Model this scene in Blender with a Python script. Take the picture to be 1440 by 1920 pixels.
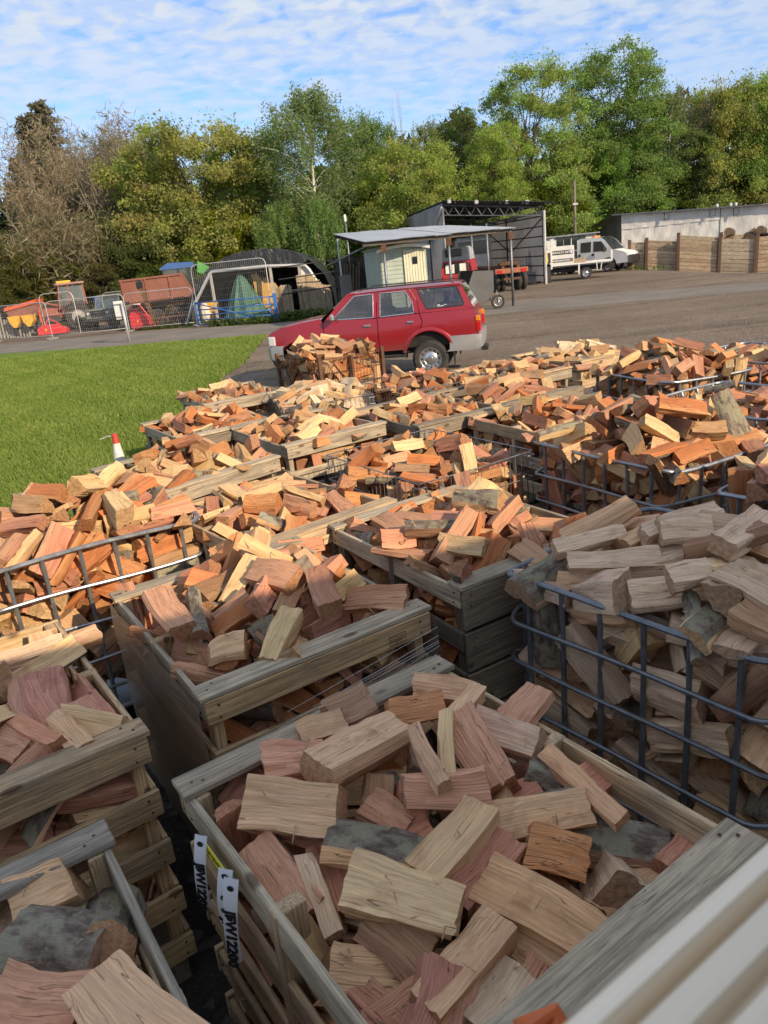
import bpy, math, random
import numpy as np
from mathutils import Vector, Matrix, Quaternion
from mathutils.geometry import delaunay_2d_cdt
from mathutils.bvhtree import BVHTree

for o in list(bpy.data.objects): bpy.data.objects.remove(o)
SC = bpy.context.scene
COL = SC.collection
PI = math.pi
R_ = math.radians

# ------------------------------------------------------------------ camera
EYE = np.array([0., 0., 2.5]); F_PX = 1400.0
_d = np.array([(1150-720)/F_PX, (5050-960)/F_PX, 1.0]); _d /= np.linalg.norm(_d)
_up = -_d
_y = np.array([0, 0, 1.]) - _up[2]*_up; _y /= np.linalg.norm(_y)
CR = np.stack([np.cross(_y, _up), _y, _up])              # camera (x right, y down, z forward) -> world
cam_d = bpy.data.cameras.new('camera'); cam = bpy.data.objects.new('camera', cam_d); COL.objects.link(cam)
cam_d.sensor_fit = 'VERTICAL'; cam_d.sensor_height = 24.0; cam_d.lens = F_PX/1920*24
cam_d.clip_start = .02; cam_d.clip_end = 2000
cam_d.dof.use_dof = True; cam_d.dof.focus_distance = 4.0; cam_d.dof.aperture_fstop = 6.0
M = Matrix(((CR[0,0], -CR[0,1], -CR[0,2], EYE[0]), (CR[1,0], -CR[1,1], -CR[1,2], EYE[1]), (CR[2,0], -CR[2,1], -CR[2,2], EYE[2]), (0,0,0,1)))
cam.matrix_world = M
SC.camera = cam

def ray(px, py): return CR @ np.array([(px-720)/F_PX, (py-960)/F_PX, 1.0])
def at(px, py, z=0.0):
    r = ray(px, py); t = (z-EYE[2])/r[2]; return EYE + t*r
def PD(px, py, D):
    r = ray(px, py); return EYE + r*(D/r[1])
def proj(P):
    c = CR.T @ (np.asarray(P, float)-EYE); return 720+F_PX*c[0]/c[2], 960+F_PX*c[1]/c[2], c[2]

# ------------------------------------------------------------------ light
SUN_AZ = np.array([.66, -.75]); SUN_EL = R_(26)
SV = Vector((SUN_AZ[0]*math.cos(SUN_EL), SUN_AZ[1]*math.cos(SUN_EL), math.sin(SUN_EL))).normalized()
sun_d = bpy.data.lights.new('sun', 'SUN'); sun = bpy.data.objects.new('sun', sun_d); COL.objects.link(sun)
sun_d.energy = 3.45; sun_d.angle = R_(.53); sun_d.color = (1, .80, .56)
sun.rotation_euler = SV.to_track_quat('Z', 'Y').to_euler(); sun.location = (20, -25, 30)
SC.view_settings.view_transform = 'Standard'; SC.view_settings.look = 'None'
SC.view_settings.exposure = 0.84; SC.view_settings.gamma = 1; SC.view_settings.use_curve_mapping = False

W = bpy.data.worlds.new('World'); SC.world = W; W.use_nodes = True
class NT:
    def __init__(s, nt): s.nt = nt; nt.nodes.clear()
    def n(s, t, **k):
        nd = s.nt.nodes.new(t)
        for a, v in k.items():
            if a.startswith('i_'):
                nd.inputs[int(a[2:])].default_value = v
            else: setattr(nd, a, v)
        return nd
    def l(s, a, b): s.nt.links.new(a, b)
    def math(s, op, a, b=None, c=None, clamp=False):
        nd = s.n('ShaderNodeMath', operation=op, use_clamp=clamp)
        for i, v in enumerate((a, b, c)):
            if v is None: continue
            if isinstance(v, (int, float)): nd.inputs[i].default_value = v
            else: s.l(v, nd.inputs[i])
        return nd.outputs[0]
    def vmath(s, op, a, b=None):
        nd = s.n('ShaderNodeVectorMath', operation=op)
        for i, v in enumerate((a, b)):
            if v is None: continue
            if isinstance(v, (tuple, list)): nd.inputs[i].default_value = v
            else: s.l(v, nd.inputs[i])
        return nd.outputs['Value'] if op in ('LENGTH', 'DOT_PRODUCT') else nd.outputs[0]
    def noise(s, vec, scale, detail=4, rough=.55, dist=0.):
        nd = s.n('ShaderNodeTexNoise'); nd.inputs['Scale'].default_value = scale; nd.inputs['Detail'].default_value = detail
        nd.inputs['Roughness'].default_value = rough; nd.inputs['Distortion'].default_value = dist
        if vec is not None: s.l(vec, nd.inputs['Vector'])
        return nd.outputs[0]
    def ramp(s, fac, stops, interp='LINEAR'):
        nd = s.n('ShaderNodeValToRGB'); cr = nd.color_ramp; cr.interpolation = interp
        while len(cr.elements) < len(stops): cr.elements.new(.5)
        for e, (p, c) in zip(cr.elements, stops):
            e.position = p; e.color = (c, c, c, 1) if isinstance(c, (int, float)) else (*c, 1)
        s.l(fac, nd.inputs[0]); return nd.outputs[0]
    def mix(s, fac, a, b, blend='MIX'):
        nd = s.n('ShaderNodeMix', data_type='RGBA', blend_type=blend)
        for i, v in ((0, fac), (6, a), (7, b)):
            if isinstance(v, (int, float)): nd.inputs[i].default_value = v if i == 0 else (v, v, v, 1)
            elif isinstance(v, (tuple, list)): nd.inputs[i].default_value = (*v[:3], 1)
            else: s.l(v, nd.inputs[i])
        return nd.outputs[2]
    def attr(s, name): return s.n('ShaderNodeAttribute', attribute_name=name, attribute_type='GEOMETRY')
    def bump(s, h, strength=.5, dist=.01, normal=None):
        nd = s.n('ShaderNodeBump'); nd.inputs['Strength'].default_value = strength; nd.inputs['Distance'].default_value = dist
        s.l(h, nd.inputs['Height'])
        if normal is not None: s.l(normal, nd.inputs['Normal'])
        return nd.outputs[0]

g = NT(W.node_tree)
sky = g.n('ShaderNodeTexSky', sky_type='NISHITA', sun_disc=False, sun_elevation=SUN_EL, sun_rotation=math.atan2(SUN_AZ[0], SUN_AZ[1]))
sky.air_density = 1.0; sky.dust_density = .6; sky.ozone_density = 1.6
tc = g.n('ShaderNodeTexCoord').outputs['Generated']
sx = g.n('ShaderNodeSeparateXYZ'); g.l(tc, sx.inputs[0])
zz = g.math('MAXIMUM', g.math('ADD', sx.outputs[2], .10), .05)
cv = g.n('ShaderNodeCombineXYZ'); g.l(g.math('DIVIDE', sx.outputs[0], zz), cv.inputs[0]); g.l(g.math('DIVIDE', sx.outputs[1], zz), cv.inputs[1])
cvec = cv.outputs[0]
n_big = g.noise(cvec, .9, 3, .5)
n_mid = g.noise(cvec, 4.5, 3, .5, .2)
n_fine = g.noise(cvec, 9.5, 4, .5, .3)
puff = g.math('ADD', g.math('MULTIPLY', n_fine, .62), g.math('MULTIPLY', n_mid, .38))
cover = g.math('ADD', puff, g.math('MULTIPLY', g.math('SUBTRACT', n_big, .5), .35))
dens = g.ramp(cover, [(.36, .10), (.46, .62), (.57, 1.)], 'EASE')
dens = g.math('MULTIPLY', dens, g.ramp(sx.outputs[2], [(.0, .40), (.17, .55), (.27, .95), (1., .92)]))
skyc = g.mix(1.0, sky.outputs[0], (.45, .56, .76), 'MULTIPLY')
cloudc = g.mix(n_fine, (2.2, 2.5, 2.95), (3.05, 3.25, 3.5))
allc = g.mix(dens, skyc, cloudc)
bg = g.n('ShaderNodeBackground'); bg.inputs['Strength'].default_value = .15; g.l(allc, bg.inputs['Color'])
wo = g.n('ShaderNodeOutputWorld'); g.l(bg.outputs[0], wo.inputs[0])

# ------------------------------------------------------------------ materials
def material(name, build):
    m = bpy.data.materials.new(name); m.use_nodes = True; t = NT(m.node_tree)
    out = t.n('ShaderNodeOutputMaterial'); sh = build(t); t.l(sh, out.inputs[0]); return m
def pbsdf(t, color, rough=.6, metal=0., normal=None, spec=.5, coat=0., alpha=None):
    b = t.n('ShaderNodeBsdfPrincipled')
    if isinstance(color, (tuple, list)): b.inputs['Base Color'].default_value = (*color[:3], 1)
    else: t.l(color, b.inputs['Base Color'])
    if isinstance(rough, (int, float)): b.inputs['Roughness'].default_value = rough
    else: t.l(rough, b.inputs['Roughness'])
    b.inputs['Metallic'].default_value = metal; b.inputs['Specular IOR Level'].default_value = spec
    b.inputs['Coat Weight'].default_value = coat; b.inputs['Coat Roughness'].default_value = .08
    if normal is not None: t.l(normal, b.inputs['Normal'])
    if alpha is not None: b.inputs['Alpha'].default_value = alpha
    return b.outputs[0]
def paint(name, color, rough=.5, metal=0., dirt=.25, dirtc=(.12, .09, .06), scale=6., coat=0., bump=0.):
    def f(t):
        p = t.n('ShaderNodeNewGeometry').outputs['Position']
        n1 = t.noise(p, scale, 5, .65)
        c = t.mix(t.ramp(n1, [(.40, 0.), (.75, dirt)]), color, dirtc)
        n2 = t.noise(p, scale*.35, 2)
        c = t.mix(1.0, c, t.ramp(n2, [(.3, .86), (.7, 1.1)]), 'MULTIPLY')
        r = t.math('ADD', t.math('MULTIPLY', n1, .25), rough-.1)
        return pbsdf(t, c, r, metal, t.bump(n1, bump, .01) if bump else None, coat=coat)
    return material(name, f)

def wood_log(t):
    lp = t.attr('lp').outputs['Vector']; tone = t.attr('tone').outputs['Color']; sap = t.attr('sap').outputs['Color']
    bark = t.attr('bark').outputs['Fac']; endg = t.attr('endg').outputs['Fac']; rnd = t.attr('rnd').outputs['Fac']
    sp = t.n('ShaderNodeSeparateXYZ'); t.l(lp, sp.inputs[0])
    off = t.n('ShaderNodeCombineXYZ'); t.l(t.math('MULTIPLY', rnd, 37.), off.inputs[0]); t.l(t.math('MULTIPLY', rnd, 11.), off.inputs[2])
    vs = t.vmath('ADD', t.vmath('MULTIPLY', lp, (1.7, 40., 40.)), off.outputs[0])
    n1 = t.noise(vs, 1.0, 4, .6)
    n2 = t.noise(t.vmath('ADD', t.vmath('MULTIPLY', lp, (5., 190., 190.)), off.outputs[0]), 1.0, 3, .6)
    n3 = t.noise(t.vmath('ADD', t.vmath('MULTIPLY', lp, (9., 12., 12.)), off.outputs[0]), 1.0, 3, .6)
    rr = t.math('SQRT', t.math('ADD', t.math('POWER', sp.outputs[1], 2.), t.math('POWER', sp.outputs[2], 2.)))
    rw = t.math('ADD', rr, t.math('MULTIPLY', t.math('SUBTRACT', n3, .5), .02))
    ring = t.math('SINE', t.math('MULTIPLY', rw, t.math('ADD', 800., t.math('MULTIPLY', rnd, 700.))))
    ring = t.math('MULTIPLY_ADD', ring, .5, .5)
    sapf = t.ramp(t.math('ADD', rw, t.math('MULTIPLY', t.math('SUBTRACT', n1, .5), .05)), [(.070, 0.), (.10, 1.)])
    sapf = t.math('MULTIPLY', sapf, .6)
    base = t.mix(sapf, tone, sap)
    base = t.mix(t.math('MULTIPLY', ring, .24), base, t.mix(1., base, (.62, .40, .30), 'MULTIPLY'))
    base = t.mix(1., base, t.ramp(n1, [(.28, .80), (.5, 1.0), (.75, 1.1)]), 'MULTIPLY')
    base = t.mix(1., base, t.ramp(n2, [(.3, .76), (.55, 1.0), (.8, 1.14)]), 'MULTIPLY')
    stain = t.ramp(n3, [(.58, 0.), (.74, .5)])
    base = t.mix(stain, base, t.mix(1., base, (.48, .36, .32), 'MULTIPLY'))
    n4 = t.noise(t.vmath('ADD', t.vmath('MULTIPLY', lp, (4., 55., 55.)), off.outputs[0]), 1., 2, .5, .3)
    crack = t.ramp(n4, [(.485, 0.), (.5, 1.), (.515, 0.)])
    crack = t.math('MULTIPLY', crack, t.ramp(n1, [(.53, 0.), (.62, .7)]))
    base = t.mix(crack, base, (.07, .03, .018))
    # sawn end
    e1 = t.noise(t.vmath('MULTIPLY', lp, (60., 60., 60.)), 1., 4, .6)
    ec = t.mix(.4, t.mix(sapf, tone, sap), (.40, .20, .085))
    ec = t.mix(t.math('MULTIPLY', ring, .35), ec, t.mix(1., ec, (.5, .36, .28), 'MULTIPLY'))
    saw = t.math('MULTIPLY_ADD', t.math('SINE', t.math('ADD', t.math('MULTIPLY', sp.outputs[1], 1500.), t.math('MULTIPLY', e1, 9.))), .5, .5)
    ec = t.mix(1., ec, t.ramp(e1, [(.3, .5), (.65, 1.02)]), 'MULTIPLY'); ec = t.mix(t.math('MULTIPLY', saw, .22), ec, (.10, .05, .025))
    # bark
    b1 = t.noise(t.vmath('ADD', t.vmath('MULTIPLY', lp, (16., 34., 34.)), off.outputs[0]), 1., 6, .68)
    b2 = t.noise(t.vmath('ADD', t.vmath('MULTIPLY', lp, (13., 15., 15.)), off.outputs[0]), 1., 4, .6)
    bc = t.ramp(b1, [(.30, (.06, .044, .033)), (.48, (.17, .132, .10)), (.66, (.31, .26, .205))])
    bc = t.mix(t.ramp(b2, [(.47, 0.), (.56, .8)]), bc, t.mix(rnd, (.35, .33, .25), (.27, .245, .14)))
    col = t.mix(bark, base, bc); col = t.mix(endg, col, ec)
    h = t.math('ADD', t.math('MULTIPLY', n2, .5), t.math('ADD', n1, t.math('MULTIPLY', ring, .12)))
    h = t.math('SUBTRACT', h, crack)
    h = t.mix(bark, h, t.math('MULTIPLY', b1, 3.)); h = t.mix(endg, h, t.math('MULTIPLY', e1, .7))
    return pbsdf(t, col, .82, 0., t.bump(h, .9, .007), spec=.25)
M_LOG = material('split_wood', wood_log)

def wood_plank(t):
    lp = t.attr('lp').outputs['Vector']; tone = t.attr('tone').outputs['Color']; rnd = t.attr('rnd').outputs['Fac']
    off = t.n('ShaderNodeCombineXYZ'); t.l(t.math('MULTIPLY', rnd, 53.), off.inputs[0]); t.l(t.math('MULTIPLY', rnd, 17.), off.inputs[1])
    lv = t.vmath('ADD', lp, off.outputs[0])
    n1 = t.noise(t.vmath('MULTIPLY', lv, (2.2, 30., 30.)), 1., 4, .6, .4)
    n2 = t.noise(t.vmath('MULTIPLY', lv, (5., 140., 140.)), 1., 3, .6)
    n3 = t.noise(t.vmath('MULTIPLY', lv, (5., 7., 7.)), 1., 4, .6)
    c = t.mix(1., tone, t.ramp(n1, [(.28, .58), (.5, 1.), (.78, 1.22)]), 'MULTIPLY')
    c = t.mix(1., c, t.ramp(n2, [(.3, .52), (.55, 1.), (.8, 1.3)]), 'MULTIPLY')
    c = t.mix(t.ramp(n3, [(.45, 0.), (.72, .5)]), c, (.17, .15, .12))
    n5 = t.noise(t.vmath('MULTIPLY', lv, (3., 70., 70.)), 1., 2, .5, .3)
    c = t.mix(t.math('MULTIPLY', t.ramp(n5, [(.485, 0.), (.5, 1.), (.515, 0.)]), t.ramp(n1, [(.5, 0.), (.6, .8)])), c, (.04, .03, .022))
    vo = t.n('ShaderNodeTexVoronoi'); vo.inputs['Scale'].default_value = 1.; t.l(t.vmath('MULTIPLY', lv, (4.2, 9., 9.)), vo.inputs['Vector'])
    kn = t.ramp(vo.outputs[0], [(.10, 1.), (.17, 0.)])
    c = t.mix(t.math('MULTIPLY', kn, .75), c, (.07, .035, .018))
    h = t.math('ADD', n1, t.math('MULTIPLY', n2, .6))
    return pbsdf(t, c, .8, 0., t.bump(h, .8, .006), spec=.25)
M_PLANK = material('weathered_plank', wood_plank)

def leaf_mat(name, trans=.55):
    def f(t):
        tone = t.attr('tone').outputs['Color']; oc = t.n('ShaderNodeObjectInfo').outputs['Color']
        c = t.mix(1., tone, oc, 'MULTIPLY')
        d = t.n('ShaderNodeBsdfDiffuse'); t.l(c, d.inputs[0])
        tr = t.n('ShaderNodeBsdfTranslucent'); t.l(t.mix(1., c, (1.15, 1.25, .6), 'MULTIPLY'), tr.inputs[0])
        mx = t.n('ShaderNodeMixShader'); mx.inputs[0].default_value = trans; t.l(d.outputs[0], mx.inputs[1]); t.l(tr.outputs[0], mx.inputs[2])
        return mx.outputs[0]
    return material(name, f)
M_LEAF = leaf_mat('foliage'); M_GRASS = leaf_mat('grass_blades', .35)

def trunk_mat(t):
    oc = t.n('ShaderNodeObjectInfo').outputs['Color']; p = t.n('ShaderNodeNewGeometry').outputs['Position']
    n1 = t.noise(t.vmath('MULTIPLY', p, (6., 6., 1.6)), 1., 5, .65)
    c = t.mix(1., oc, t.ramp(n1, [(.3, .45), (.55, 1.), (.75, 1.3)]), 'MULTIPLY')
    return pbsdf(t, c, .9, spec=.2)
M_TRUNK = material('tree_bark', trunk_mat)

def ground_mat(dark, mid, light, peb=.5):
    def f(t):
        p = t.n('ShaderNodeNewGeometry').outputs['Position']
        n1 = t.noise(p, .22, 5, .6); n2 = t.noise(p, 2.3, 5, .7); n3 = t.noise(p, 38., 4, .75)
        vo = t.n('ShaderNodeTexVoronoi'); vo.inputs['Scale'].default_value = 26.; t.l(p, vo.inputs['Vector'])
        c = t.ramp(t.math('ADD', t.math('MULTIPLY', n1, .6), t.math('MULTIPLY', n2, .4)), [(.34, dark), (.5, mid), (.66, light)])
        c = t.mix(1., c, t.ramp(n3, [(.3, .62), (.5, 1.), (.72, 1.5)]), 'MULTIPLY')
        tr = t.noise(t.vmath('MULTIPLY', p, (.12, .9, 1.)), 1., 4, .6, .6)
        c = t.mix(1., c, t.ramp(tr, [(.36, .72), (.48, 1.), (.66, 1.12)]), 'MULTIPLY')
        sp = t.n('ShaderNodeSeparateColor'); t.l(vo.outputs['Color'], sp.inputs[0])
        c = t.mix(t.math('MULTIPLY', t.ramp(sp.outputs[0], [(.86, 0.), (.90, 1.)]), peb), c, (.34, .32, .29))
        h = t.math('ADD', n3, vo.outputs[0])
        return pbsdf(t, c, .95, 0., t.bump(h, .9, .025), spec=.15)
    return f
M_YARD = material('gravel_yard', ground_mat((.125, .094, .068), (.18, .138, .102), (.245, .193, .145)))
M_PAD = material('shade_dark_tarmac', ground_mat((.028, .026, .023), (.043, .039, .034), (.062, .055, .048), .15))
def road_mat(t):
    p = t.n('ShaderNodeNewGeometry').outputs['Position']
    n1 = t.noise(p, .5, 5, .65); n3 = t.noise(p, 30., 3, .7)
    c = t.ramp(n1, [(.3, (.145, .128, .108)), (.6, (.205, .185, .158))])
    c = t.mix(1., c, t.ramp(n3, [(.3, .75), (.7, 1.25)]), 'MULTIPLY')
    return pbsdf(t, c, .9, 0., t.bump(n3, .4, .01), spec=.2)
M_ROAD = material('worn_asphalt', road_mat)
def lawn_mat(t):
    p = t.n('ShaderNodeNewGeometry').outputs['Position']
    n1 = t.noise(p, .55, 4, .6); n2 = t.noise(p, 3.2, 5, .65); n3 = t.noise(t.vmath('MULTIPLY', p, (22., 9., 9.)), 1., 4, .7)
    c = t.ramp(t.math('ADD', t.math('MULTIPLY', n1, .5), t.math('MULTIPLY', n2, .5)), [(.33, (.09, .15, .024)), (.5, (.13, .20, .034)), (.64, (.20, .24, .065))])
    c = t.mix(1., c, t.ramp(n3, [(.3, .55), (.5, 1.), (.75, 1.35)]), 'MULTIPLY')
    return pbsdf(t, c, .95, 0., t.bump(n3, .8, .05), spec=.1)
M_LAWN = material('lawn', lawn_mat)

def metal_mat(name, c1, c2, rough=.45, metal=.85, scale=18.):
    def f(t):
        p = t.n('ShaderNodeNewGeometry').outputs['Position']
        n1 = t.noise(p, scale, 5, .65); n2 = t.noise(p, scale*.2, 3)
        c = t.ramp(t.math('ADD', t.math('MULTIPLY', n1, .6), t.math('MULTIPLY', n2, .4)), [(.35, c1), (.62, c2)])
        return pbsdf(t, c, t.math('MULTIPLY_ADD', n1, .3, rough-.15), metal, t.bump(n1, .15, .003))
    return material(name, f)
M_GALV = metal_mat('galvanised_tube', (.20, .215, .235), (.36, .38, .41), .42, .75)
M_GALVD = metal_mat('dull_galvanised', (.13, .14, .16), (.25, .265, .29), .5, .7)
M_WIRE = metal_mat('steel_wire', (.15, .15, .155), (.30, .30, .31), .4, .8)
M_RUSTY = metal_mat('rusty_steel', (.045, .022, .012), (.16, .075, .035), .8, .15, 9.)
M_HERAS = metal_mat('fence_galvanised', (.34, .34, .35), (.50, .50, .50), .5, .35)
M_CHROME = metal_mat('dull_chrome', (.45, .46, .47), (.62, .62, .63), .25, .9)
M_TYRE = paint('tyre_rubber', (.024, .023, .022), .85, 0., .5, (.09, .078, .062), 5.)
M_BLACK = paint('black_plastic', (.016, .016, .017), .55, 0., .3, (.06, .055, .05), 7.)
M_DARK = paint('dark_interior', (.012, .012, .013), .9)

def glass_mat(name, tint=(.02, .025, .028), alpha=.62):
    def f(t):
        tr = t.n('ShaderNodeBsdfTransparent'); tr.inputs[0].default_value = (1-alpha*.55, 1-alpha*.5, 1-alpha*.5, 1)
        gl = t.n('ShaderNodeBsdfGlossy'); gl.inputs['Roughness'].default_value = .04; gl.inputs[0].default_value = (.9, .93, .95, 1)
        fr = t.n('ShaderNodeFresnel'); fr.inputs[0].default_value = 1.5
        p = t.n('ShaderNodeNewGeometry').outputs['Position']
        dirt = t.n('ShaderNodeBsdfDiffuse'); dirt.inputs[0].default_value = (.16, .15, .13, 1)
        m0 = t.n('ShaderNodeMixShader'); t.l(t.ramp(t.noise(p, 2.2, 4, .6), [(.35, .10), (.75, .30)]), m0.inputs[0]); t.l(tr.outputs[0], m0.inputs[1]); t.l(dirt.outputs[0], m0.inputs[2])
        mx = t.n('ShaderNodeMixShader'); t.l(t.math('MULTIPLY_ADD', fr.outputs[0], 1.3, .05, clamp=True), mx.inputs[0]); t.l(m0.outputs[0], mx.inputs[1]); t.l(gl.outputs[0], mx.inputs[2])
        return mx.outputs[0]
    return material(name, f)
M_GLASS = glass_mat('vehicle_glass')
M_GLASSD = paint('dark_glass', (.014, .018, .02), .12, 0., .15, (.1, .1, .09), 2., coat=.5)
def tarp_mat(name, c, fold=3., rough=.55, trans=0., bs=.9):
    def f(t):
        p = t.n('ShaderNodeNewGeometry').outputs['Position']
        n1 = t.noise(t.vmath('MULTIPLY', p, (fold, fold, fold*.35)), 1., 5, .6, 1.2); n2 = t.noise(p, .8, 3)
        col = t.mix(1., c, t.ramp(n2, [(.3, .78), (.7, 1.12)]), 'MULTIPLY')
        s = pbsdf(t, col, rough, 0., t.bump(n1, bs, .12))
        if trans:
            tr = t.n('ShaderNodeBsdfTranslucent'); t.l(col, tr.inputs[0])
            mx = t.n('ShaderNodeMixShader'); mx.inputs[0].default_value = trans; t.l(s, mx.inputs[1]); t.l(tr.outputs[0], mx.inputs[2]); return mx.outputs[0]
        return s
    return material(name, f)
M_WHITESHEET = tarp_mat('white_sheeting', (.92, .89, .82), 2.2, .6, .25, .35)
M_SHADESHEET = tarp_mat('shaded_white_sheeting', (.40, .40, .41), 2.0, .5, .2)  # white sheeting of the tall shed, its shade put into the grey
M_BLACKSHEET = tarp_mat('black_sheeting', (.02, .021, .024), 2.5, .35)
M_GREENTARP = tarp_mat('green_tarpaulin', (.045, .12, .085), 4., .5)

# ------------------------------------------------------------------ mesh building
def unit(v): v = np.asarray(v, float); n = np.linalg.norm(v); return v/n if n > 1e-9 else v
class MB:
    def __init__(s): s.v = []; s.f = []; s.mi = []; s.lp = []; s.tone = []; s.rnd = []; s.n = 0; s.sm = []; s.has = False
    def add(s, verts, faces, mi=0, lp=None, tone=None, rnd=0., smooth=False):
        verts = np.asarray(verts, float).reshape(-1, 3)
        s.v.append(verts); b = s.n; s.n += len(verts)
        s.f += [tuple(i+b for i in f) for f in faces]; s.mi += [mi]*len(faces); s.sm += [smooth]*len(faces)
        s.lp.append(np.asarray(lp, float) if lp is not None else verts)
        s.tone.append(np.tile(np.array(tone if tone is not None else (1, 1, 1), float), (len(verts), 1)))
        s.rnd.append(np.full(len(verts), rnd))
        if tone is not None: s.has = True
        return s
    def box(s, c, size, rot=None, mi=0, tone=None, bev=0.):
        hx, hy, hz = [q/2 for q in size]
        b = min(bev, hx*.8, hy*.8, hz*.8)
        if b > 0:
            v = []
            for sx in (-1, 1):
                for sy in (-1, 1):
                    for sz in (-1, 1):
                        v += [(sx*hx, sy*(hy-b), sz*(hz-b)), (sx*(hx-b), sy*hy, sz*(hz-b)), (sx*(hx-b), sy*(hy-b), sz*hz)]
            I = lambda sx, sy, sz, k: ((sx > 0)*4+(sy > 0)*2+(sz > 0))*3+k
            f = []
            for a in (-1, 1):
                q = [I(a, -1, -1, 0), I(a, 1, -1, 0), I(a, 1, 1, 0), I(a, -1, 1, 0)]; f.append(q if a > 0 else q[::-1])
                q = [I(-1, a, -1, 1), I(1, a, -1, 1), I(1, a, 1, 1), I(-1, a, 1, 1)]; f.append(q if a < 0 else q[::-1])
                q = [I(-1, -1, a, 2), I(1, -1, a, 2), I(1, 1, a, 2), I(-1, 1, a, 2)]; f.append(q if a > 0 else q[::-1])
            for a in (-1, 1):
                for c_ in (-1, 1):
                    q = [I(-1, a, c_, 1), I(1, a, c_, 1), I(1, a, c_, 2), I(-1, a, c_, 2)]; f.append(q if a*c_ < 0 else q[::-1])
                    q = [I(a, -1, c_, 0), I(a, 1, c_, 0), I(a, 1, c_, 2), I(a, -1, c_, 2)]; f.append(q if a*c_ > 0 else q[::-1])
                    q = [I(a, c_, -1, 0), I(a, c_, 1, 0), I(a, c_, 1, 1), I(a, c_, -1, 1)]; f.append(q if a*c_ < 0 else q[::-1])
            for sx in (-1, 1):
                for sy in (-1, 1):
                    for sz in (-1, 1):
                        q = [I(sx, sy, sz, k) for k in range(3)]; f.append(q if sx*sy*sz > 0 else q[::-1])
        else:
            v = [(x, y, z) for x in (-hx, hx) for y in (-hy, hy) for z in (-hz, hz)]
            f = [(0, 1, 3, 2), (4, 6, 7, 5), (0, 4, 5, 1), (2, 3, 7, 6), (0, 2, 6, 4), (1, 5, 7, 3)]
        v = np.array(v); lp = v.copy()
        if rot is not None: v = v @ np.asarray(rot, float).T
        k = int(np.argmax(size)); 
        if k: lp = np.roll(lp, -k, axis=1)
        return s.add(v+np.asarray(c, float), f, mi, lp, tone, random.random())
    def beam(s, p0, p1, w, t, up=(0, 0, 1), mi=0, tone=None, bev=.003):
        p0 = np.asarray(p0, float); p1 = np.asarray(p1, float); x = unit(p1-p0); y = np.cross(up, x)
        if np.linalg.norm(y) < 1e-6: y = np.cross((1, 0, 0), x)
        y = unit(y); z = np.cross(x, y)
        return s.box((p0+p1)/2, (np.linalg.norm(p1-p0), w, t), np.stack([x, y, z], 1), mi, tone, bev)
    def tube(s, pts, r, n=6, mi=0, closed=False, caps=True, tone=None, smooth=True):
        pts = np.asarray(pts, float); k = len(pts); r = np.broadcast_to(np.asarray(r, float), (k,))
        if closed: tg = np.roll(pts, -1, 0)-np.roll(pts, 1, 0)
        else: tg = np.gradient(pts, axis=0)
        tg = tg/np.maximum(np.linalg.norm(tg, axis=1, keepdims=True), 1e-9)
        ref = np.array([0, 0, 1.]) if abs(tg[0][2]) < .9 else np.array([1., 0, 0])
        v = []; a = np.arange(n)*2*PI/n; u = np.cross(tg[0], ref)
        for i in range(k):
            u = u-tg[i]*(u@tg[i]); 
            if np.linalg.norm(u) < 1e-6: u = np.cross(tg[i], ref)
            u = unit(u); w = np.cross(tg[i], u)
            v.append(pts[i]+r[i]*(np.cos(a)[:, None]*u+np.sin(a)[:, None]*w))
        v = np.concatenate(v); f = []
        for i in range(k if closed else k-1):
            j = (i+1) % k
            for q in range(n): f.append((i*n+q, i*n+(q+1) % n, j*n+(q+1) % n, j*n+q))
        s.add(v, f, mi, None, tone, random.random(), smooth)
        if caps and not closed:
            b = s.n-len(v); s.f += [tuple(b+q for q in range(n))[::-1], tuple(b+(k-1)*n+q for q in range(n))]; s.mi += [mi, mi]; s.sm += [False, False]
        return s
    def prism(s, poly, axis0, axis1, ext, org=(0, 0, 0), mi=0, tone=None):
        a0 = np.asarray(axis0, float); a1 = np.asarray(axis1, float); e = np.asarray(ext, float); o = np.asarray(org, float)
        p = [o+a0*x+a1*y for x, y in poly]; n = len(p); v = p+[q+e for q in p]
        f = [tuple(range(n)), tuple(range(2*n-1, n-1, -1))]+[(i, i+n, (i+1) % n+n, (i+1) % n) for i in range(n)]
        if np.cross(a0, a1)@e > 0: f = [q[::-1] for q in f]
        ar = sum(poly[i][0]*poly[(i+1) % n][1]-poly[(i+1) % n][0]*poly[i][1] for i in range(n))
        if ar < 0: f = [q[::-1] for q in f]
        return s.add(v, f, mi, None, tone, random.random())
    def lathe(s, prof, c, axis, n=24, mi=0, tone=None, smooth=True):
        ax = unit(axis); u = unit(np.cross(ax, (0, 0, 1) if abs(ax[2]) < .9 else (1, 0, 0))); w = np.cross(ax, u)
        v = []
        for r, h in prof:
            for k in range(n):
                a = 2*PI*k/n; v.append(np.asarray(c)+ax*h+r*(math.cos(a)*u+math.sin(a)*w))
        f = []
        for i in range(len(prof)-1):
            for k in range(n): f.append((i*n+k, i*n+(k+1) % n, (i+1)*n+(k+1) % n, (i+1)*n+k))
        return s.add(v, f, mi, None, tone, random.random(), smooth)
    def grid(s, rows, mi=0, tone=None, smooth=True, flip=False):
        rows = np.asarray(rows, float); a, b = rows.shape[:2]; f = []
        for i in range(a-1):
            for j in range(b-1):
                q = (i*b+j, i*b+j+1, (i+1)*b+j+1, (i+1)*b+j); f.append(q[::-1] if flip else q)
        return s.add(rows.reshape(-1, 3), f, mi, None, tone, random.random(), smooth)
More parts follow.
